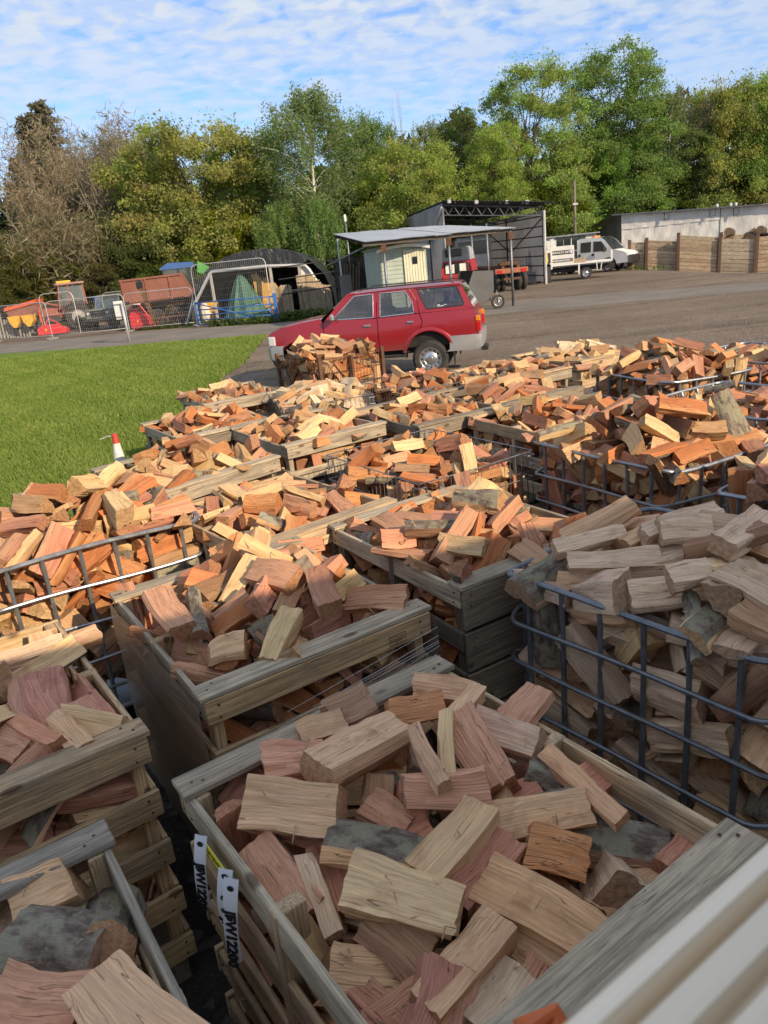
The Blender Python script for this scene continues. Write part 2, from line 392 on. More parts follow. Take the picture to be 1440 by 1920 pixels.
    def build(s, name, mats, parent=None, local=False, kind=None, label=None, color=None):
        me = bpy.data.meshes.new(name); V = np.concatenate(s.v)
        if parent is not None and not local: V = V-np.array(parent.location)
        org = np.zeros(3)
        if parent is None:
            org = np.array([(V[:, 0].min()+V[:, 0].max())/2, (V[:, 1].min()+V[:, 1].max())/2, V[:, 2].min()]); V = V-org
        me.from_pydata(V.tolist(), [], s.f)
        for m in (mats if isinstance(mats, (list, tuple)) else [mats]): me.materials.append(m)
        if any(s.mi): me.polygons.foreach_set('material_index', s.mi)
        me.polygons.foreach_set('use_smooth', s.sm)
        if s.has:
            a = me.attributes.new('lp', 'FLOAT_VECTOR', 'POINT'); a.data.foreach_set('vector', np.concatenate(s.lp).ravel())
            a = me.attributes.new('tone', 'FLOAT_COLOR', 'POINT'); T = np.concatenate(s.tone); a.data.foreach_set('color', np.hstack([T, np.ones((len(T), 1))]).ravel())
            a = me.attributes.new('rnd', 'FLOAT', 'POINT'); a.data.foreach_set('value', np.concatenate(s.rnd))
        if any(s.sm) and len(s.f) > 12: me.set_sharp_from_angle(angle=R_(38))
        o = bpy.data.objects.new(name, me); COL.objects.link(o); o.location = org
        if parent is not None: o.parent = parent
        if kind: o['kind'] = kind
        if label: o['label'] = label
        if color: o.color = (*color, 1)
        return o
def tag(o, label, cat, group=None, kind=None):
    if label: o['label'] = label
    if cat: o['category'] = cat
    if group: o['group'] = group
    if kind: o['kind'] = kind
    return o
def empty(name, loc, label, cat, group=None, rz=0.):
    o = bpy.data.objects.new(name, None); COL.objects.link(o); o.location = loc; o.rotation_euler = (0, 0, rz)
    o.empty_display_size = .2; return tag(o, label, cat, group)
def copy_tree(o, parent=None):
    c = o.copy(); COL.objects.link(c)
    if parent is not None: c.parent = parent
    for ch in o.children: copy_tree(ch, c)
    return c
def structure(o): o['kind'] = 'structure'; return o
def text_mesh(s, size, mat, parent, mw, name='lettering', depth=.0015, bold=0.):
    cu = bpy.data.curves.new('t', 'FONT'); cu.body = s; cu.size = size; cu.extrude = depth; cu.offset = bold; cu.align_x = 'CENTER'; cu.align_y = 'CENTER'; cu.resolution_u = 2
    o = bpy.data.objects.new('t', cu); COL.objects.link(o); bpy.context.view_layer.update()
    me = bpy.data.meshes.new_from_object(o.evaluated_get(bpy.context.evaluated_depsgraph_get()))
    bpy.data.objects.remove(o); me.transform(mw); me.name = name; me.materials.clear(); me.materials.append(mat)
    r = bpy.data.objects.new(name, me); COL.objects.link(r); r.parent = parent; return r
def frame(o, x, y):                                     # matrix whose x, y axes are given (text plane)
    x = unit(x); z = unit(np.cross(x, y)); y = np.cross(z, x)
    return Matrix(((x[0], y[0], z[0], o[0]), (x[1], y[1], z[1], o[1]), (x[2], y[2], z[2], o[2]), (0, 0, 0, 1)))

# ------------------------------------------------------------------ ground
def sheet(name, poly, z, mat, sub=0):
    m = MB(); pts = [(p[0], p[1], z) for p in poly]
    r = delaunay_2d_cdt([Vector((p[0], p[1])) for p in poly], [], [list(range(len(poly)))], 1, 1e-5)
    m.add([(v.x, v.y, z) for v in r[0]], [tuple(f) for f in r[2]]); return structure(m.build(name, mat))
def sstep(t): t = min(1., max(0., t)); return t*t*(3-2*t)
def dip(x, y): return -1.08*sstep((x-17.5)/9)*sstep((y-33)/9)        # the yard falls away gently on the far right
gx = [-900, -200, -60, -20]+[float(v) for v in range(8, 34, 1)]+[45, 70, 200, 900]; gy = [-500, -100, -20, 0, 15]+[float(v) for v in range(30, 60, 1)]+[75, 120, 400, 1500]
g_ = MB(); g_.grid([[(x, y, dip(x, y)) for x in gx] for y in gy], flip=True); structure(g_.build('ground', M_YARD))
rj = random.Random(5)
def wobble(pts, step, amp):
    out = []
    for (a, b) in zip(pts, pts[1:]):
        a = np.array(a, float); b = np.array(b, float); L = np.linalg.norm(b-a); n = max(1, int(L/step)); nrm = np.array([-(b-a)[1], (b-a)[0]])/L
        for i in range(n): out.append(tuple(a+(b-a)*i/n+nrm*rj.uniform(-amp, amp)*(i > 0)))
    out.append(tuple(pts[-1])); return out
rn = [at(*p)[:2] for p in ((-60, 667), (0, 663), (250, 647), (500, 628), (900, 592), (960, 586), (1440, 543), (1560, 533))]
rf = [at(*p)[:2] for p in ((1560, 521), (1440, 529), (960, 563), (900, 568), (520, 606), (250, 624), (0, 646), (-60, 651))]
rn[0] = (rn[0]+(rn[0]-rn[1])*6); rf[-1] = rf[-1]+(rf[-1]-rf[-2])*6
sheet('road', [tuple(p) for p in wobble(rn, 1.5, .12)]+[tuple(p) for p in wobble(rf, 1.5, .12)], .004, M_ROAD)
near_edge = [tuple(p) for p in rn[:4]]; near_edge = [(near_edge[0][0]*1.0, near_edge[0][1]-.15)]+[(p[0], p[1]-.15) for p in near_edge[1:]]
lawn_edge = wobble([near_edge[-1], (-3.75, 26.), (-3.55, 22.), (-3.75, 19.), (-3.25, 15.), (-2.95, 11.), (-2.9, 7.5), (-3.0, 3.), (-3.2, -4.)], .25, .07)
lawn_poly = wobble(near_edge, .5, .06)[:-1]+lawn_edge+[(-60., -4.)]
sheet('lawn', lawn_poly, .008, M_LAWN)
sheet('shaded_tarmac_pad', wobble([(-3.3, -6), (6, -6), (6, 6.), (3.9, 9.6), (1.5, 10.2), (-1., 11.6), (-2.6, 10.), (-3.1, 6), (-3.3, -6)], .3, .1)[:-1], .004, M_PAD)  # dark tarmac sheet, shade between the crates put into its colour
# grass blades
def in_poly(px, py, poly):
    c = np.zeros(len(px), bool); n = len(poly)
    for i in range(n):
        x0, y0 = poly[i]; x1, y1 = poly[(i+1) % n]
        if y0 == y1: continue
        c ^= ((y0 > py) != (y1 > py)) & (px < (x1-x0)*(py-y0)/(y1-y0)+x0)
    return c
rg = np.random.default_rng(3)
def grass():
    N = 330000
    y = 5.5+27*rg.random(N)**1.5; x = -2.8-rg.random(N)*(y*.62+1.5)
    k = in_poly(x, y, lawn_poly); x, y = x[k], y[k]
    n = len(x)
    pt = np.sin(x*1.7+np.sin(y*1.1)*1.5)*np.sin(y*.9+1.3)+.5*np.sin(x*5.1+y*3.3)
    edge = np.abs(x+3.2) < .8
    h = (.045+.045*rg.random(n)+.012*pt)*(1+edge*rg.random(n)*.8); w = (.006+.007*rg.random(n))*(1+y*.055)
    a = rg.random(n)*2*PI; lean = rg.normal(0, .45, (n, 2))*h[:, None]
    b = np.stack([x, y, np.full(n, .006)], 1); dx = np.stack([np.cos(a)*w, np.sin(a)*w, np.zeros(n)], 1)
    V = np.stack([b-dx, b+dx, b+np.stack([lean[:, 0], lean[:, 1], h], 1)], 1).reshape(-1, 3)
    c0 = np.array([.155, .225, .05]); c1 = np.array([.255, .31, .085]); c2 = np.array([.36, .33, .12])
    tt = np.clip(.35+.28*pt+rg.normal(0, .22, n), 0, 1)[:, None]
    c = c0*(1-tt)+c1*tt; dry = rg.random(n) < .035; c[dry] = c2
    me = bpy.data.meshes.new('grass'); me.vertices.add(3*n); me.loops.add(3*n); me.polygons.add(n)
    me.vertices.foreach_set('co', V.ravel()); me.loops.foreach_set('vertex_index', np.arange(3*n)); me.polygons.foreach_set('loop_start', np.arange(0, 3*n, 3))
    me.update(); at_ = me.attributes.new('tone', 'FLOAT_COLOR', 'FACE'); at_.data.foreach_set('color', np.hstack([c, np.ones((n, 1))]).ravel())
    me.materials.append(M_GRASS); o = bpy.data.objects.new('grass', me); COL.objects.link(o)
    tag(o, 'short green mown grass of the lawn', 'grass', kind='stuff')
grass()
def pebbles():
    n = 26000
    y = 11+np.abs(rg.normal(0, 9, n)); x = (rg.random(n)-.35)*y*1.3
    k = ~in_poly(x, y, lawn_poly); x, y = x[k], y[k]; n = len(x)
    s = .008+.022*rg.random(n)**3
    base = np.array([(1, 0, -.3), (-.5, .87, -.3), (-.5, -.87, -.3), (0, 0, .8)])
    V = (base[None]*(.7+.6*rg.random((n, 4, 1))))*s[:, None, None]; a = rg.random(n)*6.28
    X = V[:, :, 0]*np.cos(a)[:, None]-V[:, :, 1]*np.sin(a)[:, None]; Y = V[:, :, 0]*np.sin(a)[:, None]+V[:, :, 1]*np.cos(a)[:, None]
    V = np.stack([X+x[:, None], Y+y[:, None], V[:, :, 2]+.006], 2).reshape(-1, 3)
    F = (np.array([(0, 1, 3), (1, 2, 3), (2, 0, 3)])[None]+4*np.arange(n)[:, None, None]).reshape(-1, 3); nf = len(F)
    me = bpy.data.meshes.new('loose_stones'); me.vertices.add(len(V)); me.loops.add(3*nf); me.polygons.add(nf)
    me.vertices.foreach_set('co', V.ravel()); me.loops.foreach_set('vertex_index', F.ravel()); me.polygons.foreach_set('loop_start', np.arange(0, 3*nf, 3)); me.update()
    me.materials.append(M_STONE); o = bpy.data.objects.new('loose_stones', me); COL.objects.link(o)
    tag(o, 'small loose stones scattered over the gravel yard', 'gravel', kind='stuff')
M_STONE = paint('loose_stone', (.20, .17, .14), .9, 0, .6, (.08, .07, .06), 3.)
pebbles()

# ------------------------------------------------------------------ firewood
def log_params(seed, big=1.0):
    r = random.Random(seed)
    k = r.choices(['wedge','block','slab','half','stick','round'], [34,34,10,10,9,3])[0]
    L = min(.34, max(.19, r.gauss(.265, .03))) * big
    ring = []
    if k == 'wedge':
        R = r.uniform(.10, .165) * big; a = math.radians(r.uniform(42, 95)); n = 5
        ring = [(0., 0., 0)] + [(R*math.cos(-a/2+a*i/(n-1)), R*math.sin(-a/2+a*i/(n-1)), 1) for i in range(n)]
    elif k == 'block':
        w = r.uniform(.085, .155)*big; h = r.uniform(.06, .115)*big
        j = lambda: r.uniform(-.022, .022)
        ring = [(-w/2+j(), -h/2+j(), 0), (w/2+j(), -h/2+j(), 0), (w/2+j(), h/2+j(), 0), (-w/2+j(), h/2+j(), 0)]
        if r.random() < .25: ring[1] = ring[1][:2]+(1,)
    elif k == 'slab':
        w = r.uniform(.12, .18)*big; h = r.uniform(.035, .06)*big; n = 5
        ring = [(-w/2, 0, 0), (w/2, 0, 1)] + [(w/2-w*i/(n-1), h*.35+h*.65*math.sin(math.pi*i/(n-1)), 1) for i in range(1, n-1)]
        ring = [(-w/2, -h*.3, 0), (w/2, -h*.3, 0), (w/2, h*.3, 1)] + ring[2:] + [(-w/2, h*.3, 0)]
    elif k == 'half':
        R = r.uniform(.065, .095)*big; n = 7
        ring = [(R*math.cos(math.pi*i/(n-1)), R*math.sin(math.pi*i/(n-1)), 1) for i in range(n)]
        ring[-1] = ring[-1][:2]+(0,)
    elif k == 'stick':
        w = r.uniform(.03, .055)*big; h = r.uniform(.022, .05)*big
        ring = [(-w/2, -h/2, 0), (w/2, -h/2, 0), (w/2, h/2, 0), (-w/2, h/2, 0)]
        L *= 1.08
    else:
        R = r.uniform(.03, .055)*big; n = 9
        ring = [(R*math.cos(2*math.pi*i/n), R*math.sin(2*math.pi*i/n), 1) for i in range(n)]
    L *= 1.1; ring = [(p[0]*.87, p[1]*.87, p[2]) for p in ring]
    cx = sum(p[0] for p in ring)/len(ring); cy = sum(p[1] for p in ring)/len(ring)
    ring = [(p[0]-cx, p[1]-cy, p[2]) for p in ring]
    return k, L, ring

def make_log(seed, big, hi, ring=None, L=None, kind=None):
    if ring is None: kind, L, ring = log_params(seed, big)
    r = np.random.default_rng(seed+9)
    st = .017 if hi else .05
    P = []; FL = []; n = len(ring)
    for i in range(n):
        x0, y0, f0 = ring[i]; x1, y1, f1 = ring[(i+1) % n]; d = math.hypot(x1-x0, y1-y0); k = max(1, min(10, round(d/st)))
        bk = 1 if (f0 and f1) else 0
        for j in range(k):
            P.append((x0+(x1-x0)*j/k, y0+(y1-y0)*j/k)); FL.append(bk)
    P = np.array(P); FL = np.array(FL); m = len(P); nx = 9 if hi else 3
    xs = np.linspace(-L/2, L/2, nx)
    u = np.arange(m)/m
    V = np.zeros((nx, m, 3)); LP = np.zeros((nx, m, 3))
    ph = r.random(8)*6.28; bend = r.normal(0, .0045); bend2 = r.normal(0, .0035); tw = r.normal(0, .07); tap = r.normal(0, .08)
    sl = r.normal(0, .09, 4); rad = np.linalg.norm(P, axis=1, keepdims=True)+1e-6; N = P/rad
    split = .0052 if hi else .004
    if kind == 'stick': split *= .6
    isb = ((FL+np.roll(FL, 1)) > 0)
    rough = np.where(isb, .0035, split)
    pr = r.normal(0, 1, m); pr2 = r.normal(0, 1, m); pc = np.convolve(np.concatenate([pr, pr[:3]]), [.3, .4, .3], 'same')[:m]
    if kind in ('wedge', 'slab', 'half') and r.random() < .58 and seed < 60000: FL = FL*0; isb = FL > 0; rough = np.where(isb, .0035, split)
    pith = np.array([r.normal(0, .03), r.normal(0, .03)]) if kind in ('wedge', 'half', 'round') else r.normal(0, .07, 2)
    if kind == 'wedge': pith = np.array(ring[0][:2])
    for i, x in enumerate(xs):
        t = x/L
        d = rough*(pc*(.6+.4*math.sin(ph[0]+t*3))+.55*pr2*math.sin(ph[1]+t*5.))
        d = d+np.where(isb, .003, split*.9)*np.sin(u*9+ph[2]+t*4.)*math.cos(ph[3]+t*3.)
        if hi: d = d+r.normal(0, .0011, m)-np.where(isb, 0, .004)*(np.abs(np.sin(u*7*PI+ph[4]+t*1.3)) < .12)
        q = P*(1+tap*t*2)+N*d[:, None]
        a = tw*t; c, s_ = math.cos(a), math.sin(a)
        q = np.stack([q[:, 0]*c-q[:, 1]*s_, q[:, 0]*s_+q[:, 1]*c], 1)
        q = q+np.array([bend*(4*t*t-.5), bend2*(4*t*t-.5)])
        e = 0.
        if i == 0: e = sl[0]*q[:, 0]+sl[1]*q[:, 1]+r.normal(0, .0012, m)
        if i == nx-1: e = sl[2]*q[:, 0]+sl[3]*q[:, 1]+r.normal(0, .0012, m)
        if hi and i in (0, nx-1): e = e+np.where(r.random(m) < .16, 1, 0)*np.abs(r.normal(0, .006, m))*(1 if i else -1)
        V[i, :, 0] = x+e; V[i, :, 1:] = q
        LP[i, :, 0] = x; LP[i, :, 1:] = P*(1+.03*pr[:, None])-pith
    V = V.reshape(-1, 3); LP = LP.reshape(-1, 3); F = []; B = []; E = []
    for i in range(nx-1):
        for j in range(m):
            F.append((i*m+j, i*m+(j+1) % m, (i+1)*m+(j+1) % m, (i+1)*m+j)); B.append(FL[j]); E.append(0)
    F.append(tuple(range(m))[::-1]); B.append(0); E.append(1); F.append(tuple((nx-1)*m+j for j in range(m))); B.append(0); E.append(1)
    return V, F, np.array(B, float), np.array(E, float), LP

PAL = {'pink': (.50, .235, .145), 'rust': (.53, .205, .08), 'tan': (.57, .345, .185), 'cream': (.68, .465, .235), 'dun': (.50, .355, .225), 'white': (.72, .57, .36), 'brown': (.28, .155, .09)}
SAPC = {'pink': (.58, .34, .20), 'rust': (.62, .34, .15), 'tan': (.64, .43, .235), 'cream': (.72, .53, .28), 'dun': (.58, .44, .28), 'white': (.74, .63, .44), 'brown': (.42, .27, .15)}
MIXES = {'fir': dict(pink=36, rust=28, tan=14, cream=18, brown=4), 'mixed': dict(pink=22, rust=24, tan=24, cream=26, brown=4), 'ash': dict(dun=58, tan=20, cream=12, brown=10), 'pale': dict(white=50, cream=30, tan=20), 'near': dict(pink=42, tan=30, dun=10, cream=12, rust=6)}
WORDS = {'pink': 'pink', 'rust': 'orange', 'tan': 'tan', 'cream': 'cream', 'dun': 'grey-beige', 'white': 'whitish', 'brown': 'brown'}
KINDW = {'wedge': 'wedge log', 'block': 'block log', 'slab': 'slab', 'half': 'half-round log', 'stick': 'thin stick', 'round': 'round log'}

# containers: name, type, front corner (x, y), angle, rail height, pile, turned, wood mix, words
BOXES = [
 ('A', 'crate', (-1.05, .15), 33, 1.10, 'A', 0, 'ash', 'bottom left crate'),
 ('B', 'crate', (-.02, .86), 34, 1.10, 'B', 0, 'near', 'white-tagged crate'),
 ('D', 'crate', (-1.70, 1.59), 34, 1.10, 'D', 0, 'near', 'pale left-edge crate'),
 ('E', 'crate', (-.71, 2.31), 32, 1.10, 'E', 0, 'fir', 'film-wrapped crate'),
 ('F', 'cage', (1.19, 2.02), 35, 1.15, 'F', 0, 'ash', 'nearest right tube cage'),
 ('G', 'cage', (-1.10, 4.24), 123, 1.15, 'G', 0, 'mixed', 'left tube cage'),
 ('H', 'crate', (.30, 2.99), 31, 1.10, 'H', 0, 'fir', 'grey slatted middle crate'),
 ('I', 'cage', (1.65, 4.10), 27, 1.15, 'I', 0, 'fir', 'big tube cage'),
 ('J', 'cage', (2.42, 2.73), 33, 1.15, 'U', 1, 'fir', 'right-edge tube cage'),
 ('K', 'crate', (-.73, 3.73), 37, 1.10, 'K', 0, 'fir', 'brown-railed crate'),
 ('L', 'crate', (-1.52, 5.08), 43, 1.10, 'L', 0, 'mixed', 'long grey-capped crate'),
 ('M', 'wire', (.24, 4.59), 32, 1.10, 'M', 0, 'fir', 'middle wire cage'),
 ('N', 'crate', (-.76, 6.09), 32, 1.10, 'T1', 0, 'mixed', 'sunlit-rail crate'),
 ('O', 'crate', (-1.79, 6.82), 33, 1.10, 'T2', 0, 'mixed', 'lawn-edge crate'),
 ('P', 'crate', (-1.93, 8.62), 27, 1.10, 'T3', 0, 'mixed', 'furthest left crate'),
 ('Q', 'wire', (-.95, 7.85), 15, 1.10, 'T4', 0, 'pale', 'whitish-log wire cage'),
 ('R', 'wire', (.46, 8.04), 30, 1.10, 'T2', 1, 'mixed', 'wire cage below car'),
 ('S', 'crate', (1.44, 8.08), 30, 1.10, 'T3', 1, 'mixed', 'round-log crate'),
 ('T', 'crate', (2.51, 8.88), 31, 1.10, 'T4', 1, 'pale', 'furthest right crate'),
 ('U', 'cage', (2.71, 6.71), 20, 1.15, 'U', 0, 'fir', 'rear tube cage'),
 ('V', 'cage', (3.86, 7.13), 22, 1.15, 'T1', 1, 'fir', 'far right-edge cage'),
 ('X', 'crate', (1.22, 6.84), 30, 1.10, 'T4', 0, 'fir', 'dark pink-log crate'),
 ('Y', 'crate', (.37, 6.31), 30, 1.10, 'T3', 0, 'mixed', 'crate behind wire cage'),
 ('Z', 'crate', (1.40, 5.45), 28, 1.10, 'T2', 0, 'fir', 'hidden middle crate'),
 ('I2', 'cage', (2.75, 5.02), 27, 1.15, 'T1', 0, 'fir', 'right-edge rear cage'),
 ('W', 'stillage', (-.64, 9.92), 33, 1.30, 'W', 0, 'mixed', 'tall mesh stillage'),
]
def box_frame(b):
    a = R_(b[3]); u = np.array([math.cos(a), math.sin(a)]); v = np.array([-math.sin(a), math.cos(a)])
    c = np.array(b[2])+u*.5+v*.6; return c, a
PILES = {
'A': (1000, 1.0, [
12,45,25,34,-34,-34,7,2,42,2,45,2,35,-1,32,41,39,40,3,-3,-35,12,-5,22,56,7,18,45,20,44,36,46,31,-30,-16,4,31,-10,58,6,30,-38,1,44,38,56,-24,32,-14,7,33,-16,76,-7,-37,-31,5,-19,52,67,1,22,-44,1,15,17,66,-27,12,1,2,30,0,65,24,-11,1,
1,36,23,58,-6,10,-29,2,4,38,67,6,48,-4,2,-5,32,67,31,-8,-1,4,40,30,67,-32,32,-12,2,-34,36,77,20,37,19,1,-8,22,80,-10,-18,43,5,25,51,86,-27,-17,-35,1,-44,37,83,18,-9,-33,6,-6,38,80,5,-25,-24,1,19,24,67,-43,10,8,2,6,44,73,-26,22,-32,
1,-42,23,87,-28,-32,12,3,-20,53,76,2,29,40,1,-18,-1,88,-7,48,3,2,31,-24,81,4,-4,-49,1,16,6,81,-21,-30,27,2,-30,10,82,-20,40,-21,3,-7,53,82,-16,10,3,2,-31,23,90,-1,-39,-28,2,35,26,76,13,6,-41,1,29,4,85,11,7,47,3,-9,15,89,48,6,7,
2,5,37,89,-17,-41,-10,1,42,9,88,-16,21,27,1,11,-6,84,4,15,-25,1,32,-36,81,-39,-4,-5,3,-16,30,90,22,31,15,3,-2,48,93,31,15,35,1,-27,28,92,33,34,-6,2,31,42,81,-25,-26,6,2,-23,42,91,6,46,-16,2,2,-9,84,21,-16,-33,3,20,33,88,19,25,36,
1,16,25,83,-22,23,-1,1,32,-8,86,48,-5,-6,2,35,-50,89,48,0,6,6,23,-43,93,-8,7,48,4,33,31,94,2,-48,-6,2,20,-27,94,-4,4,-49,2,30,-5,96,-6,-16,-46,6,-37,44,96,34,34,-5,6,0,-11,96,-5,-2,27,6,10,-16,95,39,9,-16,]),
'B': (2000, 0.9, [
9,-27,-22,20,13,-3,-11,6,36,-48,18,10,46,12,1,27,-46,22,-42,-20,-7,2,-33,7,18,-7,-3,18,2,-44,11,29,3,-35,2,3,6,-53,36,30,10,-8,5,0,-53,21,0,2,-49,1,-33,-8,21,-7,-47,-5,9,-29,12,26,-19,27,-27,1,-43,28,17,27,-21,-21,3,-43,36,28,2,-38,6,
1,-35,-12,34,49,-1,5,6,-39,47,30,12,32,-11,4,-42,55,29,3,34,-3,5,42,-43,30,30,-31,-16,8,-39,17,29,19,29,22,2,29,-47,28,13,-9,25,5,-39,13,23,-31,28,-20,5,-45,-26,34,-15,28,-21,1,-2,-43,36,-3,44,18,9,-9,-47,38,22,-13,10,6,-30,-47,34,4,47,-10,
1,-41,-25,37,26,12,33,4,-34,-51,40,47,2,10,10,22,-50,43,13,-6,47,1,-38,33,39,21,22,37,17,38,-44,44,-30,28,-9,3,11,-53,57,-10,39,18,1,-40,31,45,-35,31,8,1,9,-38,52,45,18,-4,2,-43,-37,50,34,-33,9,1,-19,-53,52,47,1,-14,8,-37,2,45,24,-25,-27,
5,-36,-10,50,13,-26,-36,5,-44,1,53,34,-34,-4,6,-7,-37,60,19,37,18,1,-31,29,55,3,-5,-45,4,-17,-45,54,5,-44,17,1,23,-43,47,12,37,-30,3,-34,-16,53,5,-48,-9,3,-34,-11,63,-14,-39,26,3,-34,4,56,-32,23,-16,6,-16,-46,64,39,-11,-15,
4,-39,-32,62,-21,20,-28,2,14,-41,61,3,23,42,9,43,-42,58,25,16,30,5,-14,-44,72,39,-20,-15,3,-8,-14,69,-29,34,0,1,-45,41,57,34,34,4,3,33,2,77,11,-10,-13,1,-33,-32,72,1,-12,-39,1,25,-53,65,6,-38,27,2,-40,-7,70,-8,10,33,2,-3,-44,79,34,-17,-19,
2,35,-47,70,17,-31,5,6,45,-2,66,-4,32,-13,3,6,-43,70,-26,-32,-6,1,-28,-44,70,0,19,-32,1,36,-34,70,6,-25,-35,2,27,-23,72,-27,-35,-21,2,36,-12,72,-10,20,-1,1,-30,53,61,-46,-2,-6,2,-43,34,63,-34,34,-6,3,-32,8,72,11,45,-14,7,-35,19,74,14,-4,-3,
1,-27,-43,79,-35,-31,-7,1,11,-46,72,-19,40,0,1,-16,-38,88,-23,36,-22,1,-32,-16,82,14,5,20,1,-45,10,82,-31,31,16,2,0,-25,85,-27,18,-18,3,-31,24,79,7,40,-28,1,-38,-53,75,38,-11,25,3,22,-45,76,28,-28,-7,1,33,-4,86,-44,-1,-6,
1,-36,5,85,-5,9,34,1,8,-13,84,-46,7,-9,2,-46,-15,82,-31,15,-31,2,-13,-48,79,9,-15,18,1,-33,-35,92,-36,-14,1,4,-42,0,86,35,-7,-31,1,-7,30,82,11,9,47,1,33,-28,81,-9,3,12,6,-38,45,74,-34,28,-1,1,33,54,77,-1,-49,-5,1,-1,-36,93,11,-1,-30,
1,45,-43,75,-24,19,-29,1,27,44,87,3,-8,-46,3,-29,44,77,-22,21,-28,1,0,53,78,2,11,-48,1,-31,-18,90,-46,13,3,3,-34,44,83,-8,48,1,1,15,-36,88,-3,12,-29,4,-21,39,78,-34,-1,31,1,-32,-44,88,-16,-11,-29,5,34,8,89,-39,0,4,1,-9,45,83,-6,-6,44,
1,-14,-7,88,-38,28,-14,1,3,42,86,-15,-24,37,1,-25,-2,91,-5,1,39,1,18,12,96,47,11,-5,4,10,-2,96,15,43,-8,2,-9,49,94,-15,22,41,2,-42,43,96,-25,22,26,1,25,29,85,-42,16,13,1,5,21,94,21,-21,-29,2,-27,28,95,-16,-37,23,3,9,46,94,31,-23,-8,
7,-1,12,96,-32,-24,1,1,-7,21,95,6,27,-33,1,11,-54,90,14,32,-32,3,44,38,86,-33,-34,-4,10,22,52,91,-11,-10,-2,13,32,-30,89,-20,25,-35,]),
'D': (3000, 0.84, [
2,28,-41,27,-40,10,-6,10,44,-46,35,-29,-9,33,1,46,44,31,27,27,21,2,-13,-44,28,5,-4,-31,4,-20,-44,32,16,18,33,7,-41,3,31,-22,17,-24,2,-44,-8,37,-20,25,24,1,-30,-44,30,23,-20,-25,5,-44,38,40,-19,-31,16,3,-34,-14,28,30,2,3,2,20,-43,31,-21,19,-18,
5,-35,47,35,-3,0,3,2,-8,-31,40,-19,26,-26,2,-1,-50,33,-40,3,4,6,0,-37,46,-41,23,11,2,-34,31,40,-15,-3,20,5,35,-44,37,-13,43,-10,3,20,-43,40,-17,16,-23,9,-40,-28,36,-27,-31,0,4,29,-45,41,-23,19,-21,6,-41,-39,34,13,14,-31,1,13,-44,42,17,-3,-34,
3,22,-50,47,-28,-6,-8,4,-27,-42,43,-22,35,-13,6,15,-53,47,11,19,-44,2,-37,-46,35,-27,34,-1,4,-44,-43,38,32,-11,-33,5,-14,-50,51,3,-42,23,1,35,-43,52,0,3,-49,3,-35,26,54,-31,-3,16,2,45,24,52,34,35,1,4,4,-44,48,-28,40,0,3,-35,6,55,-36,-15,15,
3,-10,-25,57,10,-4,-41,6,-37,-34,54,17,-5,-24,2,43,-9,56,-33,-35,-1,8,-18,-43,61,3,30,32,1,16,-37,62,-3,2,17,2,2,-41,55,-41,-6,6,4,8,-53,61,9,7,-48,1,-39,-56,37,23,0,-43,7,34,-52,61,0,-48,1,2,-38,13,61,-36,-15,15,1,18,-46,57,-7,45,-13,
3,35,-45,57,-4,8,-42,2,-42,-51,52,11,33,-11,2,-32,30,62,45,-4,6,1,-1,-38,66,-47,4,-8,2,-23,-29,64,31,-9,11,2,-36,-46,57,11,39,25,3,-34,51,61,-49,0,-6,1,27,-35,66,-38,-5,7,4,-44,-20,65,15,-16,-31,1,46,-35,64,-14,-31,15,3,-3,-40,71,14,1,-32,
2,-29,-30,68,30,4,25,2,-41,35,65,-34,23,-26,1,-21,-45,67,-19,21,-29,6,-16,-42,73,22,43,9,2,-27,-40,75,-38,-23,-18,6,-29,-54,74,3,36,-33,2,-17,-30,79,-26,-38,11,1,32,-52,69,47,4,-7,4,-32,-49,73,-6,35,33,3,-43,-18,73,-20,20,-28,
1,33,-38,74,-11,-47,-8,11,-37,8,73,-5,-11,-26,2,6,-45,75,10,1,8,4,-11,-41,78,-2,3,-48,1,-3,-55,75,8,-20,44,1,-4,-50,81,6,6,48,6,41,-33,71,-32,-34,-12,2,29,-48,80,32,-4,-11,6,-32,-18,87,-2,45,4,12,8,-36,83,25,6,7,2,-43,14,79,-16,-18,30,
1,7,-50,82,-9,-8,-48,9,-44,-7,88,29,30,18,3,-41,50,73,4,-27,0,3,-10,-37,85,-8,-9,-39,6,44,-28,86,30,-17,-30,2,-6,-26,93,47,10,8,1,34,-52,85,-40,5,5,2,18,-37,88,36,13,25,1,-8,-15,96,-42,-21,5,1,14,-1,94,15,26,18,4,-34,-44,79,-48,0,-10,
1,3,-46,89,-7,-48,-4,1,-1,8,99,-36,2,-7,2,-39,33,80,-43,23,1,2,33,-37,94,-6,-6,-47,4,1,-46,97,19,4,13,3,33,-43,87,-5,-30,-38,2,20,4,105,-27,-9,33,1,-17,4,102,-2,-24,37,2,6,22,103,2,-24,-42,2,8,-30,93,28,10,8,1,-14,-17,105,-26,20,-3,
1,-26,-11,105,12,-8,46,1,2,45,103,-21,-35,22,1,-31,52,99,8,-28,38,2,-15,-49,98,-47,-13,-4,1,-44,-30,95,-32,-31,16,1,-37,44,87,39,29,3,2,-30,-46,90,-18,43,15,1,18,-53,101,16,3,-46,3,-33,-37,89,14,-18,-42,2,4,-15,101,-34,-18,24,
1,-31,0,98,-28,-12,-12,1,37,-34,105,17,-41,-14,1,-9,33,104,3,46,10,2,-4,-20,109,19,-33,-25,1,-36,-52,94,15,29,-35,1,-20,-38,99,31,-36,9,1,1,-4,106,-4,44,-20,1,-2,6,110,-16,39,23,1,25,41,106,-6,-21,44,1,17,-27,102,-34,27,-17,
